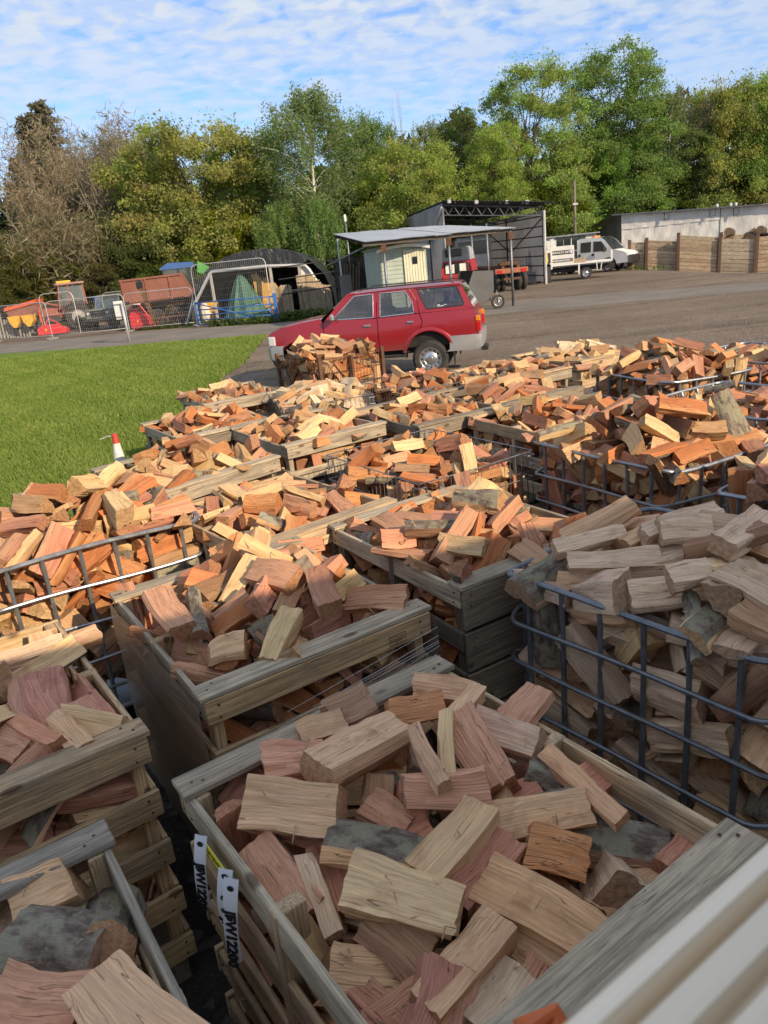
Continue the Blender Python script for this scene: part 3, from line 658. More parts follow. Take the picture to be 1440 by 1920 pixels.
2,-37,25,92,42,18,-18,2,44,15,98,-25,-12,32,2,31,32,107,2,19,45,1,-2,-4,112,-42,-5,3,1,-9,-33,105,0,-15,-22,1,-42,-31,105,-30,20,14,3,33,-52,95,2,-38,30,1,-33,31,97,1,-34,-24,1,-34,-20,96,-19,1,-27,1,-34,-15,99,-15,-30,35,
1,15,-48,109,-45,-10,-5,1,-36,7,104,-20,-8,44,1,39,43,106,17,12,-34,1,-15,-27,110,41,16,19,2,9,-23,104,-7,-10,31,1,35,14,113,-2,30,-38,1,-9,8,109,-35,-15,12,1,15,31,112,11,-10,-27,1,15,11,117,-12,-3,-29,1,48,24,114,1,14,-47,
1,25,-30,107,-9,7,18,1,-21,40,110,44,21,0,1,16,-15,110,-12,-1,-48,3,1,-36,110,40,-21,-17,1,-30,-17,114,31,2,30,1,-26,-34,106,-16,41,-11,1,-32,20,113,3,-23,-43,2,-14,5,116,46,8,4,1,39,-40,114,-40,21,-6,1,-11,27,114,-44,20,5,
1,37,-52,105,46,3,-15,1,31,23,119,48,-3,1,1,44,-11,109,35,34,3,1,-39,38,109,-18,-2,-43,1,-35,-44,95,-10,18,-43,1,-9,11,123,-27,17,-33,1,14,-16,116,19,-43,-5,1,1,14,119,-10,-2,34,1,28,-16,115,8,1,35,1,8,48,112,-43,-5,12,1,-22,8,121,-30,12,-32,
]),
'E': (4000, 0.79, [
6,-27,-49,23,35,-10,-9,5,-43,26,22,-23,24,-26,1,-38,10,22,-49,0,0,4,-35,24,28,-36,1,16,7,38,-40,23,2,1,23,3,-40,-44,25,5,-4,31,7,-42,-23,24,22,22,27,2,-43,2,33,7,18,29,2,-38,-5,24,-40,0,0,1,-2,-53,28,-1,-43,-24,12,-36,-51,31,0,-5,49,
5,34,-47,29,-13,-46,4,6,-36,-38,31,7,0,0,19,20,-50,32,-47,1,-14,8,-45,33,36,24,32,13,2,43,-45,34,15,15,31,6,16,-44,38,26,37,13,1,-28,-30,41,-9,-21,40,5,-15,-54,33,0,48,-10,3,-34,-43,46,25,-4,7,4,-35,-36,41,-31,-21,0,7,-32,-54,42,-48,0,0,
1,1,-54,40,8,-41,21,16,10,-48,43,8,34,26,3,-38,10,43,-23,-18,16,2,-33,42,42,-48,0,-2,2,-45,8,42,34,-28,20,9,-43,-21,35,-29,-34,7,1,-42,-37,48,-25,-4,-34,2,-44,12,45,8,-33,-16,1,-21,-51,53,-12,0,0,1,-37,36,50,-7,-13,43,1,-38,54,30,-10,33,30,
8,36,-44,43,-35,-32,-12,1,-35,-6,49,17,-40,12,5,22,-49,51,-3,-30,36,11,-36,-30,44,-1,40,-15,5,-38,11,52,22,38,14,6,-44,-29,51,-35,-20,28,10,34,-49,49,40,-13,-5,9,-40,-51,59,-15,-28,-23,2,-40,2,57,-20,39,16,5,-45,18,56,18,-20,-28,
2,-37,-29,60,1,27,35,5,15,-53,56,-22,-13,-7,1,-31,-47,64,-14,-20,42,3,-35,-17,64,0,10,46,4,-7,-47,60,4,14,-13,4,-41,46,60,12,25,22,1,-43,-21,67,-26,-35,3,6,-35,-45,67,34,34,8,1,-36,-9,68,-41,8,18,9,-18,-50,70,-26,26,11,4,26,-38,68,13,2,8,
2,-4,-55,67,-32,12,12,1,36,-44,74,22,4,-41,11,-35,36,69,-6,4,10,6,-37,54,61,5,-23,43,6,-44,5,63,-30,-28,20,7,-43,-44,72,16,26,22,1,-30,-39,75,34,23,18,5,44,-51,63,-27,-15,-31,4,7,-43,76,21,1,30,3,-33,-13,77,-32,36,-8,10,21,-35,80,6,-26,-33,
3,28,-28,82,3,-23,-36,3,-19,-32,77,-7,0,31,1,1,-47,82,20,-1,-42,2,-35,-46,82,47,4,4,2,17,-50,74,-11,34,-33,2,-31,-55,73,7,37,-31,1,30,-47,79,-30,32,-4,2,12,-36,89,-32,27,-22,3,-14,-47,84,39,-22,-18,4,-38,47,77,-22,-2,-31,
2,-38,-29,82,29,39,6,7,-32,48,84,37,-3,-7,3,-45,-35,79,-30,12,-33,4,30,-33,89,21,-43,-3,2,-25,-27,84,30,39,4,4,-37,21,74,45,6,18,3,-36,10,78,16,-3,7,3,19,-19,88,-31,20,-19,3,42,-45,90,20,-12,-30,1,-34,-36,89,-2,12,47,9,-35,-46,89,22,38,22,
1,0,-32,89,3,36,-29,1,-34,-6,81,2,12,37,1,-29,-55,80,-4,45,16,4,-34,-5,85,-20,5,-9,5,27,-52,87,19,5,-45,1,-10,-48,92,-25,20,-2,1,-43,23,81,5,-9,-34,1,-13,-31,88,-31,2,-27,7,-37,-16,88,4,2,-40,3,15,-32,101,-2,-16,44,1,2,-47,96,-2,4,35,
4,-38,-20,91,-17,46,3,3,27,-41,97,11,3,16,4,-34,24,90,45,-6,3,2,36,-38,92,38,-29,-6,4,38,-33,99,-39,29,-5,2,-34,0,93,-4,45,-19,1,-40,-22,96,-20,-19,29,3,-25,-31,103,19,35,27,1,-46,13,91,-17,-33,10,1,5,-38,102,-14,-46,8,2,39,-21,104,-17,-24,32,
1,34,-51,102,47,11,6,2,15,-54,85,-25,29,26,4,-38,9,93,40,26,-10,4,-9,-19,104,-1,-7,-40,5,-35,23,96,6,44,19,1,44,-3,101,28,34,-5,1,-10,2,105,31,36,0,1,43,24,110,-33,35,3,6,9,-17,106,-4,39,-28,2,-46,5,104,4,4,34,1,25,-13,104,-31,20,-15,
8,-32,-14,105,-4,-16,-35,4,34,-1,105,-12,-9,-38,3,-9,-36,111,34,-17,-28,1,-25,53,95,-34,-11,-12,2,-35,44,95,47,-12,4,1,-29,-47,97,-44,20,-3,1,39,-38,109,-29,-13,-1,1,-35,36,94,12,46,-5,3,-18,-6,106,-14,-5,34,1,-26,28,107,-25,15,-39,
1,5,-14,109,-16,44,-13,3,-24,-8,106,21,14,35,1,16,-30,111,9,-45,-16,1,-4,-11,112,-14,1,27,2,22,6,108,-4,46,16,4,-32,16,108,-32,-31,19,1,6,-50,108,7,-6,-48,1,-11,17,112,1,-38,-27,3,-25,-50,106,-1,-47,14,1,37,17,114,-29,-37,-6,
3,-39,8,107,-38,30,2,1,25,-47,107,10,47,3,1,-45,8,111,-15,-33,28,1,9,57,118,29,-24,-25,2,-20,-27,106,-12,3,-41,1,49,52,112,-9,-32,35,1,-19,-42,109,-31,-12,25,3,-40,-32,111,-17,-45,5,1,13,-56,95,29,18,-16,2,19,53,121,2,-27,35,
2,-20,38,109,-25,5,-36,3,33,42,116,-43,-14,5,2,-15,-11,116,-12,-23,42,1,-41,55,110,-33,-25,-24,1,35,-29,107,-33,-24,-3,1,-10,24,112,15,-39,25,4,11,3,115,-21,-3,-1,1,-24,8,115,-30,27,-13,1,18,42,122,-34,-23,-2,1,10,-10,114,40,-25,10,
1,-13,-45,112,38,-19,-22,2,33,-16,114,-36,-5,-2,1,-11,28,117,-38,15,3,1,-34,51,107,-31,-30,-13,1,4,0,123,42,18,13,2,-1,12,119,-13,45,-3,1,22,10,120,-9,5,48,1,-15,39,115,-23,5,-12,1,-3,20,117,2,-28,-40,2,11,24,125,10,1,-36,
1,-12,46,118,40,-23,4,1,7,-14,122,5,-10,16,2,-8,22,121,8,-47,-12,1,-2,12,124,-45,-11,-12,1,40,-2,111,-29,0,31,1,-25,-31,112,23,-42,10,1,15,21,128,2,-8,48,3,-6,-49,114,13,14,20,1,13,16,131,-7,-33,28,1,-33,-2,114,1,-15,22,1,8,44,124,43,5,20,
2,4,51,121,9,11,-47,1,-14,-2,121,-13,0,47,2,13,-3,122,45,11,10,6,38,4,116,26,5,13,1,-4,-15,125,-9,19,-40,]),
'F': (5000, 1.0, [
2,-5,-44,23,-30,16,-17,2,9,-44,24,36,-32,-8,1,35,-42,23,-24,14,-20,1,-17,-43,25,16,-9,-21,2,-31,-6,25,11,-5,-18,4,-41,26,24,-20,20,-28,7,-21,-13,34,-3,38,-31,3,-42,32,39,6,2,-35,5,34,-56,35,-44,-1,-21,1,-34,-25,30,10,-11,5,
4,-43,-11,31,-30,-33,10,1,-14,-42,34,-42,-2,8,1,-27,54,29,-45,-3,-7,3,-41,-40,30,34,33,12,1,-33,-43,24,-45,18,-3,4,-32,51,39,-2,24,42,8,-7,-56,35,39,3,-4,2,-13,-30,41,-9,6,15,4,9,-44,35,31,0,-21,3,-35,6,32,-12,14,-12,2,25,-43,38,24,-36,-14,
1,-44,-37,36,12,-4,-34,2,-15,-44,45,-16,38,-24,2,-22,24,42,-5,20,44,2,-41,3,42,2,1,-37,5,31,-41,41,-10,2,29,1,-30,-19,48,33,22,28,1,-33,11,46,-6,6,-45,1,-32,-43,35,-29,-38,-2,4,-13,3,50,14,46,-8,2,-1,-52,40,-2,-5,-3,2,-43,-9,51,-20,29,-19,
3,-29,55,49,34,-2,2,1,19,-43,46,8,-21,-32,1,-35,-51,43,-34,-19,-6,14,-35,-32,51,-7,-24,28,6,-17,-48,55,18,33,31,7,-43,31,47,7,0,35,3,34,-52,57,6,-36,33,1,-34,45,59,-33,34,-8,2,8,-41,57,-4,14,-34,2,-44,-45,48,-12,17,-30,3,-26,-28,60,-32,-8,14,
1,-32,4,57,34,33,-8,1,-1,-43,61,-35,30,-11,2,-17,-41,69,-34,-32,6,1,-27,10,62,24,41,-8,2,-34,-52,66,-8,40,16,2,-33,0,74,44,-4,6,3,14,-43,63,-23,31,-19,2,-44,31,57,29,-24,-25,2,8,-40,70,-36,31,-7,3,-26,42,68,13,-27,-27,7,-34,10,72,5,-11,-1,
1,-9,-44,67,-33,-31,8,2,-41,34,65,-16,-18,27,1,33,-51,70,-24,5,14,3,-34,-21,65,47,-1,8,1,32,-47,66,45,16,-4,4,-22,20,73,-8,1,-4,8,-34,39,77,-33,-5,-7,1,-34,-18,69,-11,11,44,1,-29,26,80,0,-27,41,1,-35,-42,71,-18,44,-12,4,-5,-36,75,-33,-34,3,
1,-32,50,79,-41,-2,-14,2,18,-33,79,48,10,3,4,-3,-45,79,1,11,-22,2,38,-47,82,-17,-8,-20,2,13,-54,89,46,-2,16,7,-25,-45,82,-6,1,-10,1,27,-34,93,13,8,-22,3,-43,-47,103,19,-37,2,1,-32,-51,85,-47,-2,-10,2,-45,16,90,31,-16,-31,
1,-36,-5,75,4,36,-26,3,-26,4,88,-38,24,-10,2,-5,-40,96,-24,-22,32,1,-46,-28,77,-28,19,-29,1,-4,-43,88,-26,-8,21,3,-44,41,95,-31,17,30,1,11,-43,103,7,-2,-48,8,-33,-22,81,-26,-41,10,4,33,-44,100,4,-42,-18,6,-35,41,93,29,-33,-16,
1,-32,40,98,-34,-26,17,11,-45,-17,92,0,3,35,1,-11,-44,101,-19,12,-30,5,31,-56,88,1,46,-3,1,-34,-34,98,25,6,-21,2,-38,0,102,-16,-14,-37,3,-23,-28,101,-7,-1,-34,2,-19,-3,106,47,-3,8,11,-29,-53,101,-45,-1,-18,3,-32,43,109,31,28,14,
2,-4,-43,111,4,13,43,4,-3,-21,113,38,-30,-3,3,-33,8,104,-3,-16,-24,1,-20,-30,115,-20,4,-29,10,6,-37,112,-45,-8,16,1,-46,12,113,-16,-3,32,6,31,-22,121,21,-4,-11,2,-10,-26,119,-30,-38,7,1,29,-28,125,-21,38,8,1,-7,45,116,-2,-2,45,
4,-36,-28,114,40,-26,-10,2,-33,-13,108,-18,43,7,2,11,-32,114,-29,-37,5,2,47,19,121,-14,17,-35,3,-45,43,116,4,5,33,5,-38,-47,117,-42,24,-5,1,-44,-27,122,22,-2,19,2,11,-36,121,-14,20,-34,1,31,-52,111,25,-9,41,1,-23,2,125,-22,-42,12,
1,-41,-32,124,16,3,3,2,-20,25,120,-33,-19,4,1,-12,-23,131,5,23,43,3,-2,-52,124,40,-19,-19,3,-29,60,119,8,-12,-38,3,16,-48,122,-34,31,16,1,-38,5,111,-39,21,-20,5,-44,13,123,-31,-17,26,2,-19,9,129,20,44,3,2,-38,-42,121,-49,-4,1,
3,36,-42,120,19,-9,44,3,12,36,127,-38,-29,11,2,12,-4,126,-31,-35,9,1,-25,-32,131,-1,44,-22,1,-6,20,135,4,39,28,2,11,-10,135,19,42,17,1,-6,-16,138,-14,-10,42,1,-3,46,132,26,-20,-6,1,7,-21,133,17,13,38,]),
'G': (6000, 0.92, [
4,-35,-20,30,-47,-13,0,10,-28,0,31,-11,31,-33,5,-38,-16,38,-31,10,-21,1,-40,37,28,-14,-20,35,3,-44,27,34,25,-17,-30,10,32,53,32,0,49,5,1,-25,20,35,14,-34,-31,13,-44,-30,40,-32,-35,-2,3,-31,20,41,-39,29,2,8,-38,-1,39,38,-27,1,
2,-8,16,40,-13,-15,18,4,-37,-21,53,23,-43,-6,1,5,52,42,-37,-2,-2,3,-40,7,48,10,-20,-24,2,-36,43,52,16,8,23,10,-25,12,48,48,1,-10,5,-29,22,51,-21,5,-3,10,-46,31,56,-11,0,35,2,24,56,51,10,-33,33,2,-44,48,56,34,17,-30,2,-40,2,59,-3,11,37,
6,-10,53,54,0,-24,43,6,-46,-14,57,-32,-19,29,12,-10,44,61,31,-35,-9,3,-20,5,62,-3,-6,-11,7,-13,-14,64,-46,0,-15,2,-35,44,61,-14,15,-36,10,-32,-11,71,40,-14,-9,6,-35,29,54,6,-36,-19,3,-30,27,62,-24,32,-22,1,-25,12,67,5,-15,-44,
7,10,53,68,-6,21,44,1,-29,47,73,-20,5,-44,7,-38,-27,60,17,1,39,1,36,46,58,-24,23,-35,5,-12,32,72,47,-1,8,2,20,51,77,-1,43,-23,5,-36,0,76,16,43,16,5,-33,-21,75,7,-1,-22,3,-44,42,73,-8,18,-30,3,-45,19,72,33,-8,-34,1,-45,-33,74,-5,12,33,
3,-26,36,74,8,-24,-40,7,-32,-37,82,-33,-29,8,1,-36,25,80,-26,-38,-15,11,-28,55,85,-1,-46,-3,1,-24,-47,90,17,-44,2,1,-20,6,82,-35,15,-5,6,-20,45,79,-9,23,-40,4,-3,54,77,-14,-22,-8,1,-5,33,82,15,33,-33,1,-33,5,82,-22,10,-13,
7,-39,10,90,25,-39,10,1,-30,36,87,-7,-30,27,5,-33,39,100,12,-9,46,1,-36,-38,90,16,-9,-39,3,-30,-6,88,36,14,18,1,-44,-43,91,-14,-13,32,2,34,53,89,26,-3,2,2,-21,46,89,46,-3,-17,2,-36,21,89,-47,6,2,1,-38,-4,93,14,-16,-42,1,-17,24,93,32,23,21,
5,-37,23,97,-34,35,-1,2,-10,47,94,18,-43,10,2,-43,-43,97,34,35,3,4,-38,1,109,-8,-11,-35,4,-38,-13,97,-12,40,-18,2,-26,19,98,35,32,10,4,26,42,95,14,-10,-39,2,-15,-52,100,-37,7,8,6,-42,-35,101,-24,-29,25,2,13,54,94,23,24,-21,
1,-4,50,100,-15,-46,-2,2,8,48,92,1,-25,38,1,-19,-24,103,47,11,-4,8,-33,-14,109,-28,-33,0,4,-37,-35,107,30,-18,-23,2,42,54,114,-31,35,14,5,-28,-34,112,-31,-38,-1,1,-13,25,107,-37,1,0,3,32,53,106,-11,-39,-26,3,-23,36,108,-24,1,-1,
1,-45,-53,116,10,8,47,2,-24,52,109,-17,-3,-2,6,8,55,114,-11,29,-15,2,-37,-43,111,-45,18,-5,2,-41,-34,117,34,-33,-9,1,-34,-48,121,26,31,23,10,-34,-16,116,-22,5,4,3,-36,18,103,-1,38,-29,7,-24,-1,118,23,40,10,1,-10,-43,121,17,-15,-14,
2,-1,-40,120,34,-25,2,6,-14,-28,126,-36,32,-8,2,-14,0,122,6,24,29,2,-43,15,113,30,-33,13,3,11,42,113,-43,-20,1,1,30,-25,120,-39,19,-13,4,-6,57,115,13,-12,35,2,-36,23,118,19,41,-1,5,17,3,116,0,43,-24,3,-24,4,124,27,14,22,5,-3,32,122,-8,36,30,
1,36,-57,116,-9,-1,-47,1,6,-5,122,14,8,-4,1,-32,34,119,34,-30,5,1,-6,8,125,-48,0,10,2,9,-22,126,-3,-48,2,6,3,43,121,-8,3,48,4,13,26,128,-31,-37,-7,2,19,-38,130,-10,7,7,5,-38,50,119,40,-15,-5,4,-14,51,118,-33,-8,2,1,11,15,132,-5,41,-25,
2,28,-14,126,45,-1,-12,1,-27,-23,126,32,-29,-12,1,-8,13,130,19,-44,0,1,-38,-18,133,-31,-6,-4,1,19,-31,136,-23,-33,27,1,23,52,122,-33,8,10,1,-13,29,129,3,-16,-43,1,28,11,132,33,-36,-5,3,-29,-5,131,2,27,38,1,-5,20,138,1,-9,-47,
1,-10,-35,134,-42,25,-6,1,-32,-28,128,-19,33,29,4,-38,42,125,13,46,9,2,-6,12,140,-25,-7,10,2,-2,4,134,6,-48,-4,1,9,4,130,48,10,-1,4,43,-10,125,3,-45,-8,5,1,-12,137,-33,17,-7,1,51,47,119,-4,5,20,]),
'H': (7000, 0.82, [
3,-36,-39,28,-5,3,-23,3,-6,-53,30,49,0,-1,5,-39,-46,27,-14,-32,32,3,-44,45,34,-18,20,-29,13,-39,-41,33,41,26,0,3,-5,-43,38,5,5,8,5,-43,7,35,6,1,35,3,13,-50,38,-9,-31,-23,17,-26,-52,39,16,8,-45,2,-41,-30,39,34,34,5,21,-43,-8,41,-26,-35,2,
6,-38,-11,50,38,-12,-21,2,-34,-26,53,36,-5,-1,4,-4,-43,47,8,0,38,21,11,-55,51,3,-6,0,16,-11,-46,50,-34,7,-14,6,-34,48,47,-47,1,10,3,-30,-43,51,-30,8,-13,5,-46,13,53,0,-8,34,1,-40,-49,44,23,-34,24,5,-36,-55,44,-17,32,27,4,-27,-6,64,38,-10,-2,
1,-39,13,57,19,-31,-29,12,-34,-44,45,-3,4,-2,4,-35,-34,60,-2,2,-31,20,-44,-42,61,0,-15,31,2,10,-54,59,4,40,-27,7,-38,-18,55,15,-19,2,7,-11,-45,59,35,30,15,5,-9,-43,65,6,-10,23,4,-45,-11,62,26,23,26,8,-12,-37,75,-44,-19,0,
3,-35,-53,63,5,-36,32,1,-44,23,65,-16,23,-26,5,-10,-51,69,9,7,-48,5,-28,-42,69,-38,25,-9,2,-38,6,67,-36,-27,12,4,-34,-11,71,3,48,2,1,-35,-19,66,42,24,4,2,-4,-37,80,12,3,23,7,-40,14,74,37,-30,-8,3,-46,38,74,-34,2,-35,19,-16,-45,83,-21,-16,18,
2,-29,-55,76,38,-3,30,5,-42,43,75,-3,6,38,1,14,-54,75,-33,-5,-4,1,-36,-21,70,8,-35,-33,1,-10,-33,85,6,42,-25,2,-30,-43,77,18,-24,-39,1,-31,55,76,8,10,-2,3,-36,25,83,-49,0,5,2,-44,-46,80,17,35,-1,1,-41,-24,76,-34,-35,0,1,-8,-54,83,7,-41,23,
4,-29,-34,86,-15,17,42,1,4,-46,83,-5,-46,12,4,-32,-2,83,-36,27,-1,11,-12,-31,94,-24,28,-25,1,-36,-7,82,14,38,26,3,-45,-25,83,-22,26,-22,5,-38,-46,85,-27,13,-22,3,-45,6,87,-12,4,34,4,22,-51,91,7,2,-48,7,-2,-30,100,-34,-33,7,
2,-35,-41,91,-21,15,-15,2,9,-45,95,-39,-11,3,2,-36,22,89,2,6,-4,4,-37,-25,87,42,10,-22,2,-16,-50,94,9,-8,-47,3,-32,43,89,46,-17,2,1,-41,-48,97,12,-1,-32,4,-31,-17,89,-7,-10,45,1,-15,-52,100,1,-7,0,7,-33,-36,99,-34,-32,11,
7,-14,-35,104,-46,10,-12,5,-28,-17,100,-10,2,46,4,-29,10,101,-30,38,-8,1,-41,7,105,-10,-32,4,11,-37,22,101,-8,8,-38,2,-41,-14,101,19,-26,-29,4,-42,43,97,34,-26,-23,3,-45,32,108,33,-35,-2,6,1,-49,113,46,9,3,2,-34,-10,105,9,-48,6,
1,-19,33,110,-2,47,12,2,-45,-27,111,-6,-46,-5,3,35,-24,108,21,-8,-19,2,-17,55,100,26,-23,23,2,2,-38,114,-17,36,-28,2,-2,4,115,-8,33,-28,2,6,17,108,-17,27,-24,1,21,-34,112,-5,-48,0,1,12,-19,116,2,-12,-8,1,-9,48,106,-42,-4,-3,
1,-14,-26,116,41,-20,-9,1,-33,4,115,16,-13,-41,1,-5,27,116,-22,18,-36,2,-20,20,117,-39,29,-4,1,19,-51,112,-38,-14,12,2,19,-20,112,-9,11,46,1,-47,-10,114,42,-25,-2,2,-7,-14,114,-5,8,47,1,40,-47,107,-41,-20,-15,1,-34,50,106,-18,15,7,
4,-45,-53,111,23,-33,24,2,37,1,113,-5,18,-30,1,5,-4,115,-48,-4,7,1,-4,-23,114,45,-10,-15,1,-16,44,113,1,45,-19,1,-27,-10,114,12,-47,1,1,10,-21,122,-40,-9,-6,2,-22,-35,121,-22,-18,6,1,-45,-5,118,-34,10,-7,3,19,13,120,-14,14,44,
1,22,49,103,17,-16,33,2,-22,-45,113,-26,-18,-3,2,45,54,111,41,23,15,4,15,40,107,31,-30,-7,3,-37,19,113,-6,30,-36,1,3,-10,119,48,6,-6,1,2,-52,118,13,22,-26,1,33,46,111,-31,-38,-1,1,-37,36,112,22,-7,-22,1,-29,-28,123,45,1,16,
7,-17,-1,119,46,-1,10,1,12,-10,121,-11,29,-38,]),
'I': (8000, 0.96, [
52,-31,47,54,23,9,7,11,-40,11,58,-24,-19,30,7,-46,6,60,-25,24,-25,12,-29,34,56,45,13,-13,2,-32,4,74,6,5,-10,8,-11,-52,69,-2,-45,-18,5,-42,-24,70,30,-33,-10,2,-8,-46,75,42,12,-8,8,-33,25,69,-29,-20,27,3,-34,51,62,-48,0,-11,
12,-33,-3,78,1,40,28,10,-44,-22,79,34,34,-4,3,-45,33,67,0,8,34,1,-29,-5,83,2,5,46,2,-31,-41,92,0,40,27,6,-46,42,84,34,8,34,2,-18,0,88,12,18,19,3,36,-53,84,-25,1,1,2,-33,-52,74,-3,43,6,2,-41,27,76,-10,-4,31,2,13,-27,97,14,28,36,
1,-34,51,79,48,-4,8,3,-32,31,84,2,-49,1,4,9,-55,81,1,23,-43,4,-33,12,85,-34,-4,14,1,-39,-15,88,12,7,39,1,-11,27,91,-4,43,-23,1,-28,47,93,25,-8,-1,1,-36,-25,92,-13,6,-44,1,-22,8,91,-20,42,-16,1,1,-48,92,-18,3,-4,2,-34,-52,85,7,39,-23,
4,-30,-19,96,23,43,7,1,15,-45,101,-12,31,-33,1,-16,-55,94,-32,14,14,10,-35,26,92,20,-35,-28,6,-30,6,104,-6,-34,35,3,-29,12,98,-44,3,-7,5,-30,-25,100,-37,-32,-6,1,-35,34,99,13,-4,-46,8,-43,27,106,-7,25,-10,2,-30,-28,104,40,-3,0,
2,-34,1,106,-12,31,35,1,30,-47,102,12,-23,25,1,-33,13,107,-35,0,-8,2,-33,56,86,0,48,3,1,-34,-8,110,14,-11,-15,1,-38,-50,96,-5,-19,-1,4,-35,52,108,18,15,-41,1,-30,-37,103,-3,-30,39,2,0,-44,101,-8,-10,-39,2,38,-54,106,-15,-18,-4,
1,-6,-31,107,-8,-6,41,3,26,-55,106,-32,-12,-12,2,-38,34,110,27,-6,-26,2,-20,-49,106,3,-24,42,1,-31,4,117,0,-5,-8,1,7,-46,117,12,-1,-39,2,17,-49,115,9,-41,-17,5,-46,-50,115,-1,-43,-8,2,-10,-42,116,8,-10,-22,2,-41,24,115,36,1,-9,
2,50,-36,121,-28,-39,-9,1,-32,-21,104,-26,-2,-6,3,-40,18,119,-1,44,21,1,-43,-19,114,-34,-35,-3,15,47,-21,131,0,-2,-10,9,-7,-3,124,-17,46,-3,2,-19,-21,121,-4,48,-9,1,-16,36,124,41,22,11,2,5,-20,126,20,39,-18,7,-27,11,121,-49,1,2,
4,-9,-3,130,-2,3,48,3,-28,-34,121,-18,42,15,1,-40,28,128,28,36,5,2,-42,-31,119,36,31,10,2,-7,-37,124,-48,-2,-8,3,26,-36,124,0,31,-21,1,-41,-58,117,21,-43,-9,2,12,37,130,-17,34,-31,1,25,-60,119,5,-4,-44,2,-42,-12,120,-29,-3,6,
3,-14,23,130,5,-3,29,1,-34,-41,125,0,49,-3,6,-16,-50,121,4,31,-38,2,-6,25,134,-28,32,-5,4,-20,46,126,19,-24,-36,6,-29,58,122,-43,-21,11,2,-28,28,130,32,20,22,1,-25,20,128,-30,-25,16,5,-33,-20,127,-28,-17,15,8,-1,-27,132,-18,23,-30,
4,-18,-7,134,36,-33,-4,2,1,10,135,-4,48,-4,1,0,-26,143,-5,-32,34,1,29,-24,137,-10,38,-27,1,-21,-28,135,-15,-38,-26,1,-13,19,141,25,-4,4,2,24,25,137,-31,37,-5,1,-2,-3,142,-18,6,8,1,17,2,135,-29,31,23,1,-9,8,141,48,3,-2,4,27,-12,134,15,-42,-20,
3,27,-41,138,29,-1,36,]),
'M': (9000, 0.8, [
93,35,-50,60,-29,4,-5,14,26,-55,67,-33,-2,-1,28,11,-45,75,-21,-17,22,26,35,-55,77,-49,0,-1,2,17,-44,82,-5,-33,18,8,4,-44,84,-12,-26,36,19,-40,29,85,22,8,-34,1,-43,8,84,-31,-26,23,2,35,-43,90,3,24,33,7,29,-53,86,32,6,0,3,-34,34,92,-17,-35,0,
4,-39,-14,86,-10,24,-9,4,26,-49,89,-16,17,28,16,-36,-27,89,-19,12,-42,8,30,-38,96,5,-16,-42,14,-45,19,95,22,26,22,2,2,-29,99,-29,-23,8,14,7,-47,98,-8,35,-32,1,16,-30,105,-3,-47,-10,5,-26,-38,98,9,1,48,6,-40,24,88,-32,27,16,
2,34,-46,102,9,-47,-4,1,-41,44,102,34,-29,19,1,-38,-48,99,-38,-10,27,2,28,-42,107,8,-47,-7,1,39,-56,93,-24,-25,-25,4,-30,-9,101,44,-9,12,1,-42,-27,100,-29,4,-34,2,-18,-50,96,10,16,45,3,6,-55,92,-1,38,30,6,1,-22,107,34,15,20,
5,-10,-41,99,-18,13,-36,7,-5,-12,114,-19,-13,36,1,-40,7,104,25,-16,-29,1,-50,2,114,13,32,34,2,39,-18,110,-21,-15,-38,1,-39,30,109,-2,-44,20,1,-27,24,116,40,-27,7,1,7,-56,110,44,-18,1,1,-22,6,117,17,-1,-1,3,-34,-19,101,3,11,45,
2,-13,-25,107,-32,-32,14,1,18,-27,113,-13,-31,30,2,-2,-38,109,-11,-21,17,2,-30,-16,110,-6,-20,40,1,-22,-46,106,-11,18,-39,3,14,-31,114,-16,20,-17,1,44,-9,110,-48,-3,-7,2,46,52,111,-13,13,45,2,-47,-12,111,43,-11,-8,1,31,-28,114,24,0,-25,
6,-13,-23,114,29,39,3,2,-16,28,117,27,40,1,1,-30,-31,111,-35,17,-12,1,8,40,117,-29,26,-24,1,9,-40,118,18,11,-38,2,1,2,113,-13,-7,-20,1,-39,7,115,-26,5,-36,3,19,-7,116,-7,-2,15,1,-22,-13,118,-1,-3,46,1,37,18,115,-1,-31,32,
2,15,-15,126,25,39,9,1,-8,11,123,-2,-35,34,1,-29,-24,118,45,-17,-5,1,1,16,121,2,-11,39,1,39,-39,112,-12,39,-26,1,-32,-36,112,-21,-43,6,1,-44,12,122,-14,-12,-21,2,16,4,122,-1,-30,-37,2,-10,-33,119,-22,44,-3,1,30,-9,119,-42,-23,0,
2,-22,53,111,3,13,-47,1,-22,26,122,1,-10,-11,2,2,37,122,0,-16,-24,1,-18,-23,120,-13,-34,29,]),
'K': (10000, 0.8, [
8,-4,-46,63,-31,-14,15,2,13,-53,64,-33,0,0,8,-43,27,70,-31,19,-29,7,9,-54,72,-1,0,0,30,-5,-41,69,33,27,7,5,12,-41,77,-30,14,-12,26,-36,24,80,-5,-6,46,29,-2,-48,77,-6,-21,-39,26,-8,-48,86,3,-48,-3,17,-37,-5,87,4,40,27,15,0,-46,95,-31,-27,14,
4,15,-44,94,-24,41,-2,4,-42,4,89,-25,11,-33,2,-7,-46,95,2,17,-33,8,32,-24,98,-18,26,-26,5,36,-31,104,-16,0,-46,1,7,-54,99,4,-41,25,4,-25,-48,100,39,-2,-8,9,-33,19,93,-22,-6,-10,3,-23,-55,96,26,10,-7,1,-35,-22,97,-46,10,9,
1,-38,-5,101,40,-25,-4,1,10,-39,105,36,-17,-19,3,-42,15,101,34,32,-13,10,-3,-36,111,6,23,36,2,-40,-4,109,-14,-11,-44,4,10,-43,109,-18,-38,19,5,23,-28,105,-41,-26,6,2,44,-42,100,-9,-28,21,1,-27,-52,112,10,10,18,1,31,-50,105,-22,-24,37,
